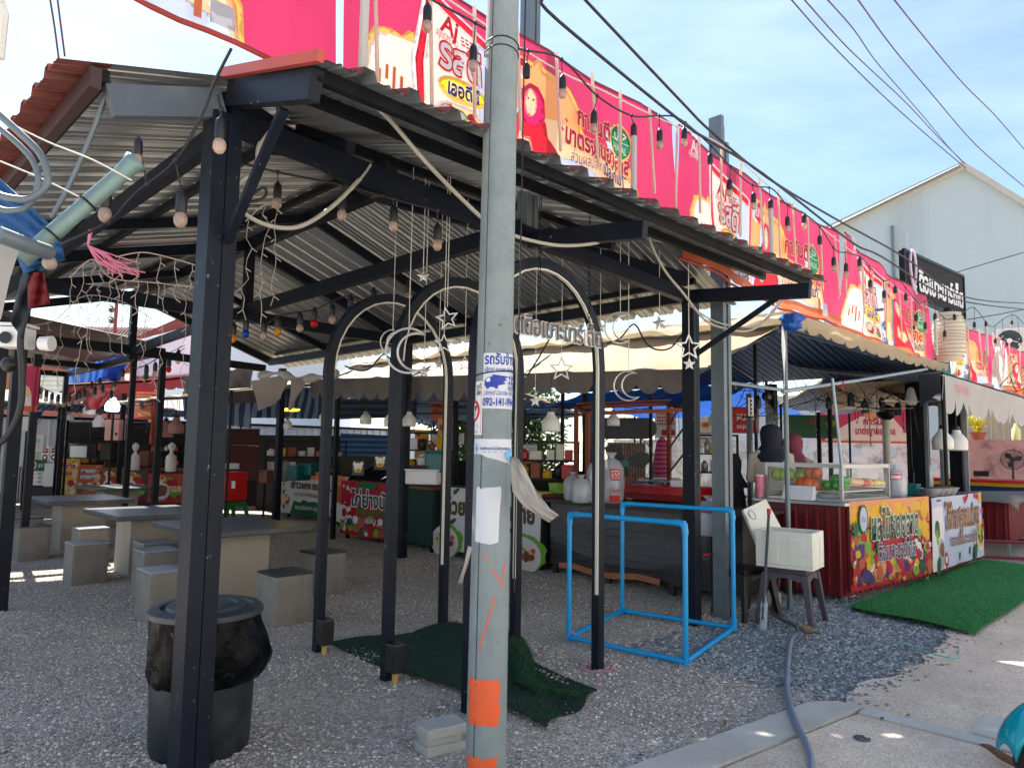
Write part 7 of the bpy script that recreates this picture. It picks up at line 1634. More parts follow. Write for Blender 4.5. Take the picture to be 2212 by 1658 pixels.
# black bulbs and wires under the beige canopy
festoon('black wire of dark sockets drooping under the roof above the fruit stall',[(1700,880),(1760,862),(1800,845),(1840,850),(1862,870),(1880,850),(1905,862),(1935,850),(1975,862)],[(1838,875,'n',1.6),(1868,890,'n',1.6),(1888,880,'n',1.6),(1905,885,'n',1.6),(1940,895,'n',1.6),(1790,880,'n',1.4)],lambda i,p:D(p[0],p[1],12.6),scale=1.6)
festoon('black wire of dark sockets between the right posts',[(1580,800),(1600,832),(1640,838),(1680,820)],[(1586,840,'n',1.4),(1638,880,'n',1.4)],lambda i,p:D(p[0],p[1],10.4),scale=1.4)
rr=random.Random(9)
for lb,q,d in (('tangled black cable on the roof edge of the far right awning',[(2160,835),(2180,812),(2190,835),(2200,845),(2212,838)],13),('thin black cable drooping along the valance',[(1340,845),(1380,852),(1420,858),(1440,848),(1480,840)],8.5),('black cable swag hanging below the right beam',[(1311,742),(1340,730),(1370,700),(1395,740),(1420,755),(1450,750),(1478,715)],7.0),('black cable swag before the beige tarpaulin at left',[(745,790),(775,800),(800,795),(830,765),(855,790),(880,800)],7.5),('long dark cable slanting past the letter sign',[(1140,810),(1165,770),(1185,735),(1200,710),(1240,712),(1290,718)],7.0),('loose black loop of cable at the corner of the white awning',[(1995,800),(2015,775),(2025,785),(2020,800),(2000,808)],11.5)):
    wire(lb,q,lambda i,p:D(p[0],p[1],d),.009,blackcable,'cable','cable',6,6)
# ------------------------------------------------------------------ white gabled building and the wall before it
t=T('white_building','large white building with a low grey gable roof at the right','building',(30,7,0))
X=30.; pk=PX(2085,368,X); pl_=PX(1775,512,X); pr=PX(2330,520,X)
base=0
P=[(X,pl_.y,base),(X,pl_.y,pl_.z),(X,pk.y,pk.z),(X,pr.y,pr.z),(X,pr.y,base)]
mb=MB(); mb.prism(P,(22,0,0)); mb.build('wall',wall_blue,t)
mb=MB(); 
for a,b in ((pl_,pk),(pk,pr)):
    d=(b-a); e=.5 if a is pl_ else 0
    p=a-d.normalized()*e; q=b+d.normalized()*(.5 if b is pr else 0)
    mb.prism([(X-.25,p.y,p.z),(X-.25,q.y,q.z),(X-.25,q.y,q.z+.28),(X-.25,p.y,p.z+.28)],(23,0,0))
mb.build('roof',trim_grey,t)
for yy in (9.8,8.4,4.6): MB().b2((X-.012,yy-.02,0),(X+.02,yy+.02,10.2)).build('seam',M('seam',rgb(180,196,204),.8),t)
mb=MB()
for zz in (3.6,6.4,9.0): mb.b2((X-.010,5.6,zz),(X+.02,12.0,zz+.025))
mb.build('joint',MATS['seam'],t)
mb=MB(); mb.tube([(X-.35,pk.y+.1,pk.z+.1),(X-.35,pl_.y,pl_.z+.05)],.06,6); mb.tube([(X-.12,8.9,0),(X-.12,8.9,pk.z-1.6)],.06,8); mb.build('gutter',galv_dk,t,smooth=True)
# lower annex with a pale green wall
t=T('annex_wall','low white annex wall below the gable building','building',(24,6,0)); mb=MB(); mb.b2((24,2,0),(24.3,16,3.4)); mb.build('wall',wall_blue,t); mb=MB(); mb.b2((23.8,1.8,3.4),(24.4,16.2,3.55)); mb.build('coping',trim_grey,t)
mb=MB(); mb.b2((23.93,5.2,3.55),(24.2,6.6,5.0)); tag(mb.build('panel',M('greenp',rgb(60,130,125),.6,0,.1,3)),'teal green panel seen between the crumpled banner and the lantern','panel')
t=T('air_conditioner','white outdoor air conditioner unit with a round fan grille at the right edge','air conditioner',D(2190,735,21)); c=D(2188,737,21); n=(CAM-c); n.z=0; n.normalize(); s=Vec((-n.y,n.x,0)); a=math.atan2(s.y,s.x)
s=-s if s.dot(rt)<0 else s
mb=MB(); mb.box(c+s*.12,(1.0,.35,.72),a); mb.build('casing',MATS['offwhite'],t,bevel=.02)
mb=MB(); cc=c+n*.18-s*.08
for r_ in (.29,.22,.15,.09): mb.tube([cc+s*(r_*math.cos(x))+Vec((0,0,r_*math.sin(x))) for x in [2*pi*k/24 for k in range(24)]],.010,4,closed=True)
for k in range(20): x=2*pi*k/20; mb.tube([cc+s*(.07*math.cos(x))+Vec((0,0,.07*math.sin(x))),cc+s*(.29*math.cos(x+.4))+Vec((0,0,.29*math.sin(x+.4)))],.008,3)
mb.build('grille',dark_steel,t); mb=MB(); mb.tube([cc-n*.004,cc+n*.03],.07,14); mb.build('hub',white,t); mb=MB(); mb.tube([cc-n*.012,cc+n*.004],.31,24); mb.build('fan_recess',M('recess',rgb(70,78,80),.6),t)
MB().b2((c.x-.1,c.y-.1,0),(c.x+.1,c.y+.1,c.z-.4)).build('bracket',galv_dk,t)
# perforated masonry wall
n_=24
def ovalcell(mb,X0,y0,y1,z0,z1):
    cy,cz=(y0+y1)/2,(z0+z1)/2; ry,rz_=(y1-y0)*.40,(z1-z0)*.34; V=[];Fc=[]
    for xx in (X0,X0+.16):
        for k in range(n_):
            a=2*pi*k/n_; ca,sa=math.cos(a),math.sin(a); m_=max(abs(ca),abs(sa)); V.append((xx,cy+(y1-y0)/2*ca/m_,cz+(z1-z0)/2*sa/m_))
        for k in range(n_): a=2*pi*k/n_; ca,sa=math.cos(a),math.sin(a); V.append((xx,cy+ry*(abs(ca)**.7)*(1 if ca>0 else -1),cz+rz_*(abs(sa)**.9)*(1 if sa>0 else -1)))
    for o in (0,2*n_):
        for k in range(n_): Fc.append((o+k,o+(k+1)%n_,o+n_+(k+1)%n_,o+n_+k))
    for k in range(n_): Fc.append((n_+k,n_+(k+1)%n_,3*n_+(k+1)%n_,3*n_+k))
    mb.add(V,Fc)
def ovalwall(label,X0,Y0,Y1,mt,pat,cell=.46):
    t=T('block_wall',label,'wall',(X0,(Y0+Y1)/2,0)); mb=MB()
    mb.b2((X0,Y0,0),(X0+.16,Y1,1.12)); mb.b2((X0,Y0,1.86),(X0+.16,Y1,1.98)); n=int((Y1-Y0)/cell)
    for i in range(n):
        y0=Y0+i*cell; y1=y0+cell
        if i%5 in pat: ovalcell(mb,X0,y0,y1,1.12,1.49); ovalcell(mb,X0,y0,y1,1.49,1.86)
        else: mb.b2((X0,y0,1.12),(X0+.16,y1,1.86))
    mb.b2((X0,Y0+n*cell,1.12),(X0+.16,Y1,1.86)); mb.build('masonry',mt,t)
ovalwall('old stained white masonry wall pierced by oval openings behind the stalls',20,4.6,15,wall_old,(0,1,3))
ovalwall('pinkish stained masonry wall with oval openings behind the blue stall',19.2,1.6,4.56,wall_pink,(1,2))
t=T('corrugated_fence','beige corrugated metal fence behind the potted plant','fence',(22,3,0)); mb=MB(); clad(mb,(22,5.2,0),(22,-3,0),0,3.0,.26,.09); mb.build('sheet',fence_be,t); mb=MB(); mb.bar((21.95,5.2,2.97),(21.95,-3,2.97),.08,.1); mb.build('rail',trim_grey,t)
c=PX(2113,955,20.1); c.z=1.98; t=T('potted_plant','clay pot with a spiky yellow plant standing on the wall','plant',c); mb=MB(); mb.lathe([(.12,0),(.17,.18),(.19,.2),(.17,.2),(.02,.17)],c,14); mb.build('pot',clay,t,smooth=True)
rr=random.Random(3); mb=MB()
for i in range(46):
    a=rr.uniform(0,6.3); e=Vec((math.cos(a),math.sin(a),0)); l=rr.uniform(.2,.42); h=rr.uniform(.15,.45); g=Vec((-e.y,e.x,0))*.02; p=c+Vec((0,0,.18)); mb.add([p-g,p+g,p+e*l*.5+Vec((0,0,h))+g*1.3,p+e*l*.5+Vec((0,0,h))-g*1.3,p+e*l+Vec((0,0,h*.8))],[(0,1,2,3),(3,2,4)])
mb.build('leaves',yleaf,t)
c=PX(2196,955,20.1); c.z=1.98; t=T('bottle','pale yellow plastic bottle standing on the wall at the right edge','bottle',c); mb=MB(); mb.lathe([(.08,0),(.09,.02),(.09,.25),(.04,.34),(.035,.4),(.001,.4)],c,14); mb.build('body',M('ybot',rgb(225,225,150),.4),t,smooth=True)
pboard('small no smoking sign below the right white lamp',2064,965,2085,985,13.3,white,lambda A,W,H:(A.ell(W*.5,H*.5,W*.42,H*.42,pred,24),A.ell(W*.5,H*.5,W*.32,H*.32,white,24),A.rect(W*.2,H*.44,W*.75,H*.54,b_blk),A.poly([(W*.2,H*.72),(W*.27,H*.8),(W*.82,H*.28),(W*.75,H*.2)],pred)),'notice','sign')
# ------------------------------------------------------------------ perimeter fence and foliage at the back
t=T('corrugated_fence','white corrugated perimeter fence far behind the stalls','fence',(8,24,0)); mb=MB(); clad(mb,(-12,24,0),(24,24,0),0,2.35,.3,.05); mb.build('sheet',fence_wh,t); mb=MB(); mb.bar((-12,23.97,2.3),(24,23.97,2.3),.08,.08); mb.build('rail',dark_steel,t)
def tree(label,x,y,h,r,seed,n=2600,low=.25):
    t=T('tree',label,'tree',(x,y,0)); rr=random.Random(seed); mb=MB(); top=h*.62
    mb.tube([(x,y,-.1),(x+.1,y,top*.4),(x-.05,y+.1,top)],[.16,.12,.06],8)
    cl=[]
    for i in range(12):
        a=rr.uniform(0,6.3); q=Vec((x+r*.6*math.cos(a)*rr.uniform(.3,1),y+r*.6*math.sin(a)*rr.uniform(.3,1),h*rr.uniform(low,.9))); cl.append((q,r*rr.uniform(.35,.6))); mb.tube([(x,y,min(top,q.z*.7)),q],[.05,.015],5)
    mb.build('trunk',bark,t); V=[];Fc=[]
    for i in range(n):
        q,cr=rr.choice(cl); d=Vec((rr.gauss(0,1),rr.gauss(0,1),rr.gauss(0,1))).normalized()*cr*rr.random()**.4; p=q+d; s=rr.uniform(.06,.13); u=Vec((rr.gauss(0,1),rr.gauss(0,1),rr.gauss(0,.6))).normalized(); v=u.orthogonal().normalized(); o=len(V); V+=[p-u*s,p+v*s*.5,p+u*s,p-v*s*.5]; Fc.append((o,o+1,o+2,o+3))
    mb=MB(); mb.add(V,Fc); mb.build('crown',leafm,t)
tree('green leafy tree seen through the stalls right of the concrete pole',14.9,14.4,3.6,1.7,3,3600,.15)
tree('second green tree farther behind the stalls',17.2,19.5,4.0,2.0,4,3000,.15)
# ------------------------------------------------------------------ buildings beyond the left gable opening
t=T('tile_roof_house','house with a red brown ribbed tile roof seen below the left gable','house',(6,30,0))
a=D(-120,690,34);b=D(330,735,34); d=(b-a);d.z=0;d.normalize();n=Vec((-d.y,d.x,0)); W=(b-a).length
mb=MB(); ns=60
V=[];Fc=[]
for i in range(ns*4+1):
    x=W*i/(ns*4); h=.06*abs(math.sin(pi*i/4))
    for k in range(9): s=k/8; p=a+d*x+n*(2.8*s); V.append((p.x,p.y,a.z-1.7+1.9*s+h+(.05*(k%2))))
for i in range(ns*4):
    for k in range(8): q=i*9+k; Fc.append((q,q+9,q+10,q+1))
mb.add(V,Fc); mb.build('roof',tile_red,t)
mb=MB(); mb.prism([(a.x+n.x*.4,a.y+n.y*.4,0),(b.x+n.x*.4,b.y+n.y*.4,0),(b.x+n.x*.4,b.y+n.y*.4,a.z-1.5),(a.x+n.x*.4,a.y+n.y*.4,a.z-1.5)],n*4); mb.build('wall',clay,t)
t=T('gable_house','pale building with a dark red verge rising to the right behind the pavilion','house',D(420,750,28))
q=[D(300,745,28),D(430,688,28),D(560,660,28),D(700,690,28),D(700,930,28),D(300,930,28)]; nn=Vec((.7,.7,0)); mb=MB(); mb.prism([Vec((p.x,p.y,p.z if i<4 else 0)) for i,p in enumerate(q)],nn*5); mb.build('wall',M('paleg',rgb(214,218,222),.8,0,.06,1),t)
mb=MB(); 
for i in range(3): mb.bar(q[i]-nn*.2+Vec((0,0,.08)),q[i+1]-nn*.2+Vec((0,0,.08)),.5,.24)
mb.build('verge',M('vergered',rgb(130,52,48),.6,0,.15,3),t)
tag(MB().tube([D(395,690,24),D(392,940,24)],.07,8).build('post',M('redpost',rgb(150,72,58),.6,0,.15,3),smooth=True),'tall rust red post standing behind the left gable','post') if False else None
t=T('utility_post','slim rust red mast with two insulators beyond the left gable','post',D(252,800,20)); a=D(252,655,20);  MB().tube([(a.x,a.y,0),(a.x,a.y,a.z+.1)],.05,8).build('mast',M('redpost',rgb(150,72,58),.6,0,.15,3),t,smooth=True)
for yy in (668,692): c=D(241,yy,20); mb=MB(); mb.lathe([(.02,-.09),(.09,-.05),(.05,-.02),(.10,.02),(.05,.05),(.03,.1)],c,10); mb.build('insulator',dark_steel,t,smooth=True)
# neighbouring shed roof at the far left
t=T('open_shed','low open shed with rusty brown roof sheets beyond the left row of tables','shed',(3,16,0))
mb=MB()
def shed(a,b): 
    y=13.4+6.7*a; x=-3.9+8.5*b; return (x,y,3.36+.30*(1-abs(2*b-1))*1.6+.03*(1 if int(a*44)%2 else 0)*1)
mb.grid(shed,44,14); mb.build('roof',M('rust_roof',rgb(128,104,98),.5,.3,.3,3,dirt=.4,dirtcol=rgb(90,62,55)),t)
mb=MB()
for y in (13.5,17.3,20): mb.bar((-3.9,y,3.25),(4.6,y,3.25),.08,.12); 
for x in (-3.9,-.3,4.6): mb.bar((x,13.5,3.25),(x,20,3.25),.08,.12)
mb.build('beam',dark_steel,t)
for x,y in ((-.3,13.5),(4.6,13.5),(4.6,20),(-.3,20)): MB().b2((x-.05,y-.05,0),(x+.05,y+.05,3.25)).build('post',dark_steel,t)
# ------------------------------------------------------------------ stalls at the back left
DD=19.
def bl(px,py,d=DD): return D(px,py,d)
t=T('red_awning','faded red ruffled awning of the stall at the back left','awning',bl(240,830))
a=bl(140,832,17.5);b=bl(335,822,17.2);c=bl(480,806,16.5)
mb=MB()
for p,q,ns in ((a,b,14),(b,c,6)):
    n=Vec(((q-p).y,-(q-p).x,0)).normalized(); N_=ns*10; V=[];Fc=[]
    for i in range(N_+1):
        u=i/N_; x=p.lerp(q,u)
        for k in range(5): s=k/4; V.append(x+n*(.035*math.sin(u*ns*6.28)*s)+Vec((0,0,-(.44 if ns==14 else .26)*s*(.8+.2*abs(math.sin(pi*u*ns))))))
    for i in range(N_):
        for k in range(4): w_=i*5+k; Fc.append((w_,w_+5,w_+6,w_+1))
    mb.add(V,Fc)
mb.build('valance',awn_red,t,smooth='all')
bk=Vec((.6,.8,.18)); mb=MB(); mb.grid(lambda u,v:(a.lerp(c,u) if True else 0)+bk*(2.6*v)+Vec((0,0,.05*math.sin(9*u)*v-.1*math.sin(pi*v))),24,8); mb.build('top_sheet',awn_red,t,smooth='all')
mb=MB(); mb.tube([a,b,c],.03,8); 
for p in (a+bk*.3,c+bk*.3): mb.tube([p,(p.x,p.y,0)],.03,8)
mb.build('pipe_frame',dark_steel,t)
def hangsheet(label,pts,d,m_,name='hanging_sheet',cat='sheet',amp_=.05,d2=None,n=14):
    P=[D(p[0],p[1],d if (i in(0,3) or d2 is None) else d2) for i,p in enumerate(pts)]
    mb=MB(); mb.grid(lambda u,v:P[0].lerp(P[1],u).lerp(P[3].lerp(P[2],u),v)+Vec((.6,.6,0))*(amp_*(math.sin(9*u+2*v)+.5*math.sin(21*u-5*v))),n,n); return tag(mb.build(name,m_,smooth='all',solid=.006),label,cat)
hangsheet('large white translucent sheet sloping behind the pavilion at left',[(288,735),(480,690),(480,806),(278,820)],19.5,M('sheetw',rgb(225,222,226),.6,0,.06,3,.1,6,transl=.45),d2=18.5)
hangsheet('bright blue striped tarpaulin draped over the back left stall',[(150,790),(268,768),(262,818),(140,830)],19.2,M('bluestr',rgb(70,130,205),.6,0,.15,3,.15,8,transl=.35,stripe=('X',.14,rgb(130,175,225),.5)),'tarpaulin','tarpaulin',.10)
hangsheet('darker blue tarpaulin fold at the right of the striped one',[(225,770),(288,755),(262,828),(215,815)],18.8,tarp_blue,'tarpaulin','tarpaulin',.12); hangsheet('cream striped tarpaulin roof at the far left',[(78,810),(152,800),(148,842),(75,860)],22,M('creamstr',rgb(222,212,190),.6,0,.06,3,transl=.3,stripe=('Z',.14,rgb(190,196,196),.5)),'tarpaulin','tarpaulin',.05)
hangsheet('dark grey ruffled awning at the far left behind the pink banner',[(72,872),(145,838),(143,852),(72,890)],20,M('awngrey',rgb(92,88,90),.7,0,.15,4,transl=.15),'awning','awning',.04)
hangsheet('small blue tarpaulin rag hanging at the far left',[(52,905),(100,880),(88,900),(58,928)],17,tarp_blue,'tarpaulin','tarpaulin',.05)
t=T('advertising_banner','pink advertising banner hanging on a post at the far left edge','banner',bl(50,785,9.5))
def pinkb(A,W,H): A.rect(0,0,W,H,pink); A.poly([(0,0),(0,H*.55),(W*.3,H*.68),(W*.6,H*.58),(W*.75,H*.4),(W*.78,0)],cream); A.rect(0,H*.12,W*.75,H*.32,b_white); A.ell(W*.15,H*.74,W*.14,H*.11,b_green,20); A.text('HALAL',W*.05,H*.72,W*.2,H*.06,b_white,.02); A.rect(0,0,W,H*.12,b_terra); A.food(0,H*.3,W*.5,H*.5,6,[b_red,b_white],.02,.05,3); A.poly([(W*.8,0),(W*.85,H),(W*.9,H),(W*.88,0)],pinkd)
a=bl(20,885,9.6);b=bl(80,890,9.8);H=(bl(20,785,9.6)-a).length; d=(b-a).normalized();nn=Vec((d.y,-d.x,0)); A=Art(); pinkb(A,(b-a).length,H); mb=MB(); A.put(mb,lambda u,v,dd:a+d*u+nn*(dd+.01*math.sin(9*v+7*u))+Vec((0,0,v)),.2,.002); mb.build('print',None,t)
for lb,x,d,top in (('dark post that carries the pink banner at the left edge',82,9.9,880),('thin black post in front of the red awning',292,13.4,740),('black post of the far left stall',62,17,920),('slim bamboo like pole beside the round white fan',42,15,900),('dark post at the middle of the red awning',268,16.8,850)):
    p=D(x,top if x!=82 else 765,d); tag(MB().b2((p.x-.045,p.y-.045,0),(p.x+.045,p.y+.045,p.z)).build('post',dark_steel if 'bamboo' not in lb else galv),lb,'post')
# printed counters and posters of the back row
def menu(base,cols,txt=None,seed=1,tc=None):
    def f(A,W,H):
        A.rect(0,0,W,H,base); A.food(0,0,W,H*.45,16,cols,.06*W,.16*W,seed); A.food(W*.6,H*.3,W,H,8,cols,.06*W,.14*W,seed+1)
        if txt: 
            for i,s_ in enumerate(txt): A.text(s_,W*.12,H*(.74-.2*i),W*.6,H*.17,tc or b_red,.05,out=b_white,outw=.04)
    return f
pboard('bright yellow menu poster leaning at the back left stall',118,990,163,1068,18,b_yel,menu(b_yel,[b_lime,b_white,b_red,cream],['ยำแซ่บ','อร่อย'],2),'poster_board','poster',tilt=.12)
pboard('orange menu poster right of the yellow one',163,1003,214,1068,17.8,b_terra,menu(b_terra,[b_or,cream,b_brown],['ชานม','กาแฟ'],3,b_blue),'poster_board','poster',tilt=.12)
pboard('white and green snack menu board at the far left',58,992,98,1047,19,b_white,lambda A,W,H:(A.rect(0,H*.55,W,H,b_green),A.ell(W*.25,H*.78,W*.2,H*.18,b_white),A.ell(W*.25,H*.78,W*.14,H*.1,b_brown),A.text('ST',W*.55,H*.7,W*.3,H*.18,b_white,.04),[ (A.ell(W*.65,H*(.45-.16*i),W*.13,H*.05,b_grey),A.text('ยำ',W*.12,H*(.42-.16*i),W*.25,H*.1,b_mag,.02)) for i in range(3)]),'menu_board','menu')
pboard('narrow white board standing between the green and the yellow posters',93,1000,118,1050,18.3,white,None,'board','board'); pboard('small pink and white poster at the left edge',10,1002,35,1048,19,cream_lt,lambda A,W,H:(A.ell(W*.5,H*.6,W*.35,H*.25,b_red,14,.2),A.ell(W*.5,H*.6,W*.2,H*.14,b_white)),'poster_board','poster')
for i,(x0,x1,y0,m_,lb) in enumerate(((214,262,1013,b_brown,'brown food photo panel of the back counter, left'),(262,318,1015,maroon_dk,'dark panel with food bowls on the back counter'),(318,400,1022,M('tomato',rgb(170,52,34),.6,0,.15,5),'red orange noodle panel of the back counter by the front post'))):
    pboard(lb,x0,y0,x1,1085,17.2,m_,lambda A,W,H:(A.food(0,0,W,H,26,[b_terra,b_brown,b_lime,cream,b_red],.04,.14,7),A.ell(W*.35,H*.4,W*.25,H*.3,b_white,18),A.ell(W*.35,H*.42,W*.18,H*.2,b_brown,14,.2),A.text('ราเมง',W*.5,H*.4,W*.4,H*.3,cream,.06)),'counter_panel','panel')
a=bl(214,1020,17.9);b=bl(415,1035,17.9); t=T('market_counter','long dark counter with menu panels at the back left','counter',(a.x,a.y,0)); d=(b-a);d.z=0;W=d.length;d.normalize(); n=Vec((-d.y,d.x,0)); mb=MB(); mb.prism([(a.x,a.y,.05),(b.x,b.y,.05),(b.x,b.y,.92),(a.x,a.y,.92)],n*.8); mb.build('body',maroon_dk,t); mb=MB(); mb.prism([(a.x-n.x*.1,a.y-n.y*.1,.93),(b.x-n.x*.1,b.y-n.y*.1,.93),(b.x-n.x*.1,b.y-n.y*.1,.98),(a.x-n.x*.1,a.y-n.y*.1,.98)],n*1.0); mb.build('counter_top',wood_br,t)
a=bl(20,1040,20);b=bl(214,1050,20); t=T('market_counter','low dark counter behind the posters at the far left','counter',(a.x,a.y,0)); d=(b-a);d.z=0;d.normalize(); n=Vec((-d.y,d.x,0)); mb=MB(); mb.prism([(a.x,a.y,.0),(b.x,b.y,.0),(b.x,b.y,.9),(a.x,a.y,.9)],n*.8); mb.build('body',wood_dk,t)
for i,x in enumerate((97,116)):
    lb=('left white and maroon loudspeaker on the far left counter','right white and maroon loudspeaker on the far left counter')[i]; pboard(lb,x-9,965,x+8,996,19.4,white,lambda A,W,H:(A.rect(W*.15,H*.78,W*.85,H*.92,b_red),A.rect(W*.12,H*.6,W*.88,H*.72,b_blk),A.ell(W*.5,H*.28,W*.38,H*.22,maroon,18),A.ell(W*.5,H*.28,W*.16,H*.09,white,12)),'loudspeaker','speaker',.3)
c=bl(56,915,16.5); t=T('round_fan','round white fan head on the slim pole at the far left','fan',c); n=(CAM-c).normalized(); mb=MB(); mb.tube([c,c+n*.1],.17,20); mb.build('head',white,t,smooth=True)
pboard('white box with a blue label on the slim pole at the far left',65,938,92,975,16.4,MATS['offwhite'],lambda A,W,H:(A.rect(W*.25,H*.5,W*.75,H*.75,pcyan),A.lines(W*.2,H*.35,W*.8,2,H*.1,b_grey,H*.05)),'meter_box','box',.12)
hanglamp('glowing white bulb lamp with an orange cap under the red awning',243,876,15.5,.14,lampon,.3); hanglamp('white bulb lamp wrapped in the red cloth',193,885,16,.13,None,.2); hanglamp('pale lamp beside the pink carton',214,912,17,.14,None,.3)
for i,(x,y) in enumerate(((358,930),(380,922))): hanglamp(('left round pink paper lamp behind the front post','right round pink paper lamp behind the front post')[i],x,y,16,.17,M('pinklamp',rgb(205,150,140),.6,0,.1,6,transl=.3) if i==0 else MATS['pinklamp'],.5)
pboard('faded orange red notice banner hanging beside the red awning',285,842,340,905,15.8,b_red,lambda A,W,H:(A.rect(W*.08,H*.06,W*.95,H*.95,b_terra),A.lines(W*.15,H*.9,W*.9,5,H*.1,cream,H*.035,9),A.rect(W*.3,H*.35,W*.42,H*.68,b_blk),A.rect(W*.25,H*.1,W*.75,H*.26,b_or)),'stall_banner','banner')
hangsheet('crumpled red cloth slung below the red awning',[(165,845),(245,838),(222,880),(185,888)],15.9,awn_red,'cloth','cloth',.12); hangsheet('twisted orange plastic strip hanging at the right of the faded banner',[(328,850),(348,850),(338,960),(322,958)],15.6,M('orstrip',rgb(205,110,85),.5,0,.2,12,.2,20,transl=.35),'cloth','cloth',.08)
pboard('pink carton hanging behind the glowing lamp',225,905,255,950,16.5,M('pinkbox',rgb(205,150,140),.7,0,.1,5),lambda A,W,H:(A.rect(W*.2,H*.3,W*.3,H*.7,b_grey),A.ell(W*.85,H*.3,W*.1,H*.08,b_blk)),'carton','box',.3); pboard('round red and white price disc behind the red post',250,912,268,944,16.8,b_white,lambda A,W,H:(A.ell(W*.5,H*.5,W*.48,H*.48,b_red,20),A.ell(W*.5,H*.5,W*.3,H*.3,b_white,20),A.poly([(W*.2,H*.2),(W*.3,H*.15),(W*.8,H*.8),(W*.7,H*.85)],b_red)),'price_disc','sign')
for i,(x,d,lb) in enumerate(((292,17.5,'pale slim lantern shaped vase on the back counter'),(370,16.5,'white spindle lamp on the back counter by the front post'))):
    c=D(x,985,d); t=T('vase',lb,'vase',c); mb=MB(); mb.lathe([(.10,-.35),(.12,-.3),(.11,0),(.05,.05),(.03,.12),(.08,.2),(.08,.26),(.02,.32)],c,14); mb.build('vase',MATS['offwhite'],t,smooth=True)
for lb,x,y,w,h,m_ in (('brown carton stack on the back counter',315,990,.35,.4,wood_br),('basket of sticks on the back counter',292,995,.4,.4,clay),('steel tray rack on the dark counter at the far left',180,975,.6,.35,alu),('round steel steamer on the far left counter',168,968,.4,.25,alu),('dark box left of the orange poster',235,975,.4,.5,blackp)):
    c=D(x,y,18.4); t=T('container',lb,'container',c); mb=MB(); mb.lathe([(w*.45,-h/2),(w*.5,-h*.4),(w*.5,h*.4),(w*.52,h*.46),(w*.45,h/2),(.01,h*.48)],c,16 if 'round' in lb or 'basket' in lb else 4); mb.build('body',m_,t,smooth='round' in lb)
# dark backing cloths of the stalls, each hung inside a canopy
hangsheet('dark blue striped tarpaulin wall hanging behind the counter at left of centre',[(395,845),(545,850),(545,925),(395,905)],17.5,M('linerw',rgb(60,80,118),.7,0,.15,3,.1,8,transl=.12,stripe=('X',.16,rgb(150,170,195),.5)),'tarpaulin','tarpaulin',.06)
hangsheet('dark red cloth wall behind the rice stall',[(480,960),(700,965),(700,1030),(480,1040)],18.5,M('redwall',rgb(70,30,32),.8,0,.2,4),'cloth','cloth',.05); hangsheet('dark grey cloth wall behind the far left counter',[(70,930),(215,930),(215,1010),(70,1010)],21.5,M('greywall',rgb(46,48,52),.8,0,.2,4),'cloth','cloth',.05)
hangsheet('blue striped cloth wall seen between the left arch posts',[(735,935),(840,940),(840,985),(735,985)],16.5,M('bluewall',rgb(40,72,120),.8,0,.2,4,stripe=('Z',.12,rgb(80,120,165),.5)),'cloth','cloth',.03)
# festoon lights beyond the gable
rr=random.Random(17)
festoon('strand of small bulbs drooping before the blue tarpaulin at the back left',[(78,830),(120,850),(150,852),(190,835),(235,812),(300,795),(345,772),(400,745)],[(88,850),(100,856),(112,862),(125,866),(138,868),(150,866),(172,858),(198,838),(215,830),(222,845)],lambda i,p:D(p[0],p[1],14),scale=1.5)
festoon('strand of green, clear and red bulbs hanging by the white sheet',[(280,795),(310,790),(345,772),(372,765),(400,752)],[(316,805,bulb_g),(335,800),(365,790,bulb_r),(385,772)],lambda i,p:D(p[0],p[1],12.5),scale=1.7)
festoon('strand of bulbs in front of the striped blue tarpaulin',[(150,850),(200,830),(250,825),(290,775)],[(165,862),(182,855),(205,850),(240,858),(248,832),(265,812)],lambda i,p:D(p[0],p[1],13.2),scale=1.5)

# ------------------------------------------------------------------ dark boards added to darken the backs of the stalls
def shadeboard(label,x0,x1,ytop,d0,d1,mt):
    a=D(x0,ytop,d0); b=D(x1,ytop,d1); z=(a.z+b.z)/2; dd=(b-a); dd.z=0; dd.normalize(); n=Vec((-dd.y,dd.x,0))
    tag(MB().prism([(a.x,a.y,0),(b.x,b.y,0),(b.x,b.y,z),(a.x,a.y,z)],n*.04).build('shadeboard',mt),label,'shadeboard')
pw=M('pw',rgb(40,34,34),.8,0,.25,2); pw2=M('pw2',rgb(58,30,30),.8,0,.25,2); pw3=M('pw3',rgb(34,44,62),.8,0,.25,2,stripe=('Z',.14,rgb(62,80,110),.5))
shadeboard('dark red stall partition added behind the front black post',398,560,925,19.5,19.0,pw2)
shadeboard('dark brown stall partition added behind the rice banner counter',560,745,940,18.0,17.0,pw)
shadeboard('dark partition added behind the chicken banner grill',735,850,985,14.5,13.6,pw)
shadeboard('dark partition added beyond the middle arch behind the price sheets',850,1030,992,13.4,12.6,pw)
shadeboard('dark low partition added behind the plank counter near the pole',1100,1270,1015,11.6,11.0,pw)
shadeboard('dark grey partition added behind the far left posters',-20,130,912,22.5,22,M('pw4',rgb(40,44,46),.8,0,.25,2))
shadeboard('dark partition added between the far left speakers and the pink carton',130,400,912,21,20,pw)
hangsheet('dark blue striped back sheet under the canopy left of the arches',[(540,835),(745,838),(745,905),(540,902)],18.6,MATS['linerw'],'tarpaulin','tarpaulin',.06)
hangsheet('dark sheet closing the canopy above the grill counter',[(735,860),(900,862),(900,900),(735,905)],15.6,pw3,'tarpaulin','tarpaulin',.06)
canopy('dark canopy over the back row of stalls behind the red awning',-3,9,19.6,23.6,2.5,2.9,tarp_grey,liner2,'y',True,6)

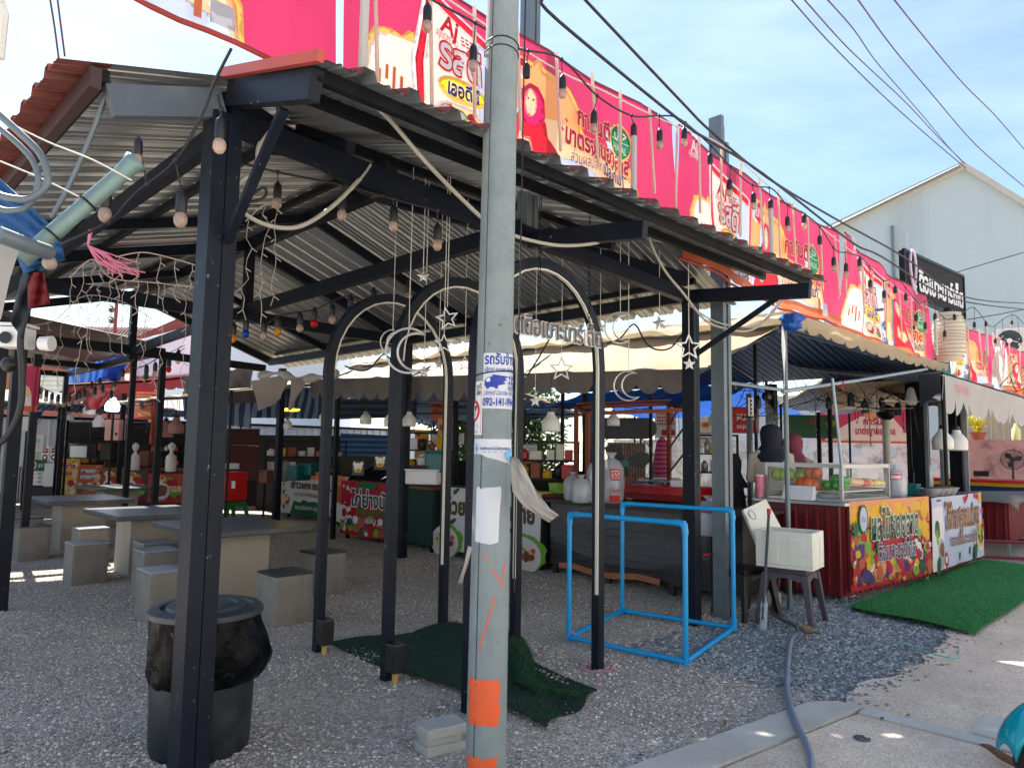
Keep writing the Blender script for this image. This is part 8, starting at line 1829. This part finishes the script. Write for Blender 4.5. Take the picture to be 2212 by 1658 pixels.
# loose wires under the canopies
rr=random.Random(77)
def tangle(label,x0,y0,x1,y1,d0,d1,n,sag,seed):
    rr=random.Random(seed); t=MB()
    for i in range(n):
        a=D(rr.uniform(x0,x1),rr.uniform(y0,y1),rr.uniform(d0,d1)); b=D(rr.uniform(x0,x1),rr.uniform(y0,y1),rr.uniform(d0,d1))
        if rr.random()<.3: b=a-Vec((rr.uniform(-.1,.1),rr.uniform(-.1,.1),rr.uniform(.3,.8)))
        m=(a+b)/2-Vec((0,0,sag*rr.uniform(.3,1.2))); t.tube(catpts([a,m+Vec((0,0,.05)),b],6),.006,4)
    o=t.build('cable_tangle',blackcable); tag(o,label,'cables'); o['kind']='stuff'
tangle('tangle of dark wires under the roof above the vendors',1700,810,1990,890,10,14,26,.25,1)
tangle('tangle of dark wires under the canopy between the right posts',1520,800,1690,900,9.5,11,12,.2,2)
tangle('tangle of dark wires under the valance beyond the arches',720,860,1480,890,10,12.5,22,.15,3)
tangle('tangle of dark wires among the back left stalls',80,850,400,930,14,18,22,.2,4)
# more shaded clutter among the left and middle stalls
for lb,x0,y0,x1,y1,d,mt in (('dark ruffled awning strip over the stall left of the front post',395,812,470,848,15.5,'awngrey'),('dark folded canopy edge behind the front post at right',480,800,545,842,14.2,'awngrey'),('dark awning strip above the red cool box',478,842,560,872,15.0,'awngrey')):
    hangsheet(lb,[(x0,y0),(x1,y0-6),(x1,y1-4),(x0,y1)],d,MATS[mt],'awning','awning',.06)
rr=random.Random(41)
shelfm=[MATS['clay'],teal_pl,red_pl,MATS['offwhite'],MATS['cupw'],alu,blackp,MATS['salmon'],MATS['b_yel']]
def shelf(label,x,ybase,d,w,h,n,seed):
    """open rack with goods, each good a part of the rack's load kept as things."""
    rr=random.Random(seed); c=D(x,ybase,d); n_=(CAM-c); n_.z=0; n_.normalize(); s=Vec((-n_.y,n_.x,0)); z0=max(0,c.z); a=math.atan2(s.y,s.x)
    t=T('rack',label,'rack',(c.x,c.y,0)); mb=MB(); base=Vec((c.x,c.y,0))
    for k in range(n):
        mb.box(base+Vec((0,0,z0+h*k/(n-1))),(w,.34,.025),a)
    for sx in (-1,1):
        for sy in (-1,1): mb.box(base+s*(w*.48*sx)+n_*(.15*sy)+Vec((0,0,(z0+h)/2)),(.03,.03,z0+h),a)
    mb.build('frame',dark_steel,t)
    for k in range(n-1):
        u=-w*.42
        while u<w*.4:
            r=rr.uniform(.05,.10); hh=rr.uniform(.10,.24); q=base+s*u+Vec((0,0,z0+h*k/(n-1)+.015)); m_=rr.choice(shelfm); mb=MB()
            if rr.random()<.5: mb.lathe([(r*.8,0),(r,hh*.1),(r,hh*.7),(r*.5,hh*.85),(r*.45,hh),(.001,hh)],q,10); sm=True
            else: mb.box(q+Vec((0,0,hh/2)),(r*1.8,r*1.8,hh),a+rr.uniform(-.2,.2)); sm=False
            mb.build('goods',m_,t,smooth=sm,bevel=0 if sm else .006); u+=r*2.3
shelf('rack of jars and boxes behind the dark counter left of the front post',330,1005,19.2,1.5,.75,3,1)
shelf('rack of bottles and tubs on the far left counter',190,1000,20.4,1.4,.7,3,2)
shelf('rack of goods behind the rice banner counter',660,1020,16.2,1.8,.7,3,3)
shelf('rack of small goods above the dark green counter',915,1010,12.4,1.2,.6,3,4)
shelf('rack of sauces under the valance right of the concrete pole',1185,1035,10.6,.9,.55,3,5)
shelf('rack of bottles behind the right black posts',1540,1020,11.6,.8,.6,3,6)
for lb,x,y,d in (('white bulb lamp hanging in the shade above the yellow poster',150,900,17.5),('white bulb lamp above the rack left of the front post',330,905,18),('white bulb lamp hanging above the rice banner',700,900,14.5),('white bulb lamp above the grill behind the left arch',790,905,12),('white bulb lamp behind the right black posts',1545,905,10.5)):
    hanglamp(lb,x,y,d,.1,None,.4)
for lb,x,y0,d,w in (('thin dark post beside the rice banner',612,850,15,.06),('thin dark post left of the chicken banner',730,855,12.6,.07),('dark post in the back row left of the front post',350,850,17,.08),('dark post at the far left beside the speakers',130,880,18.5,.08),('thin dark post right of the concrete pole',1265,850,10.8,.06),('thin dark post between the arches and the pole',985,860,11.8,.06)):
    a=D(x,y0,d); tag(MB().b2((a.x-w/2,a.y-w/2,0),(a.x+w/2,a.y+w/2,a.z)).build('post',dark_steel),lb,'post')
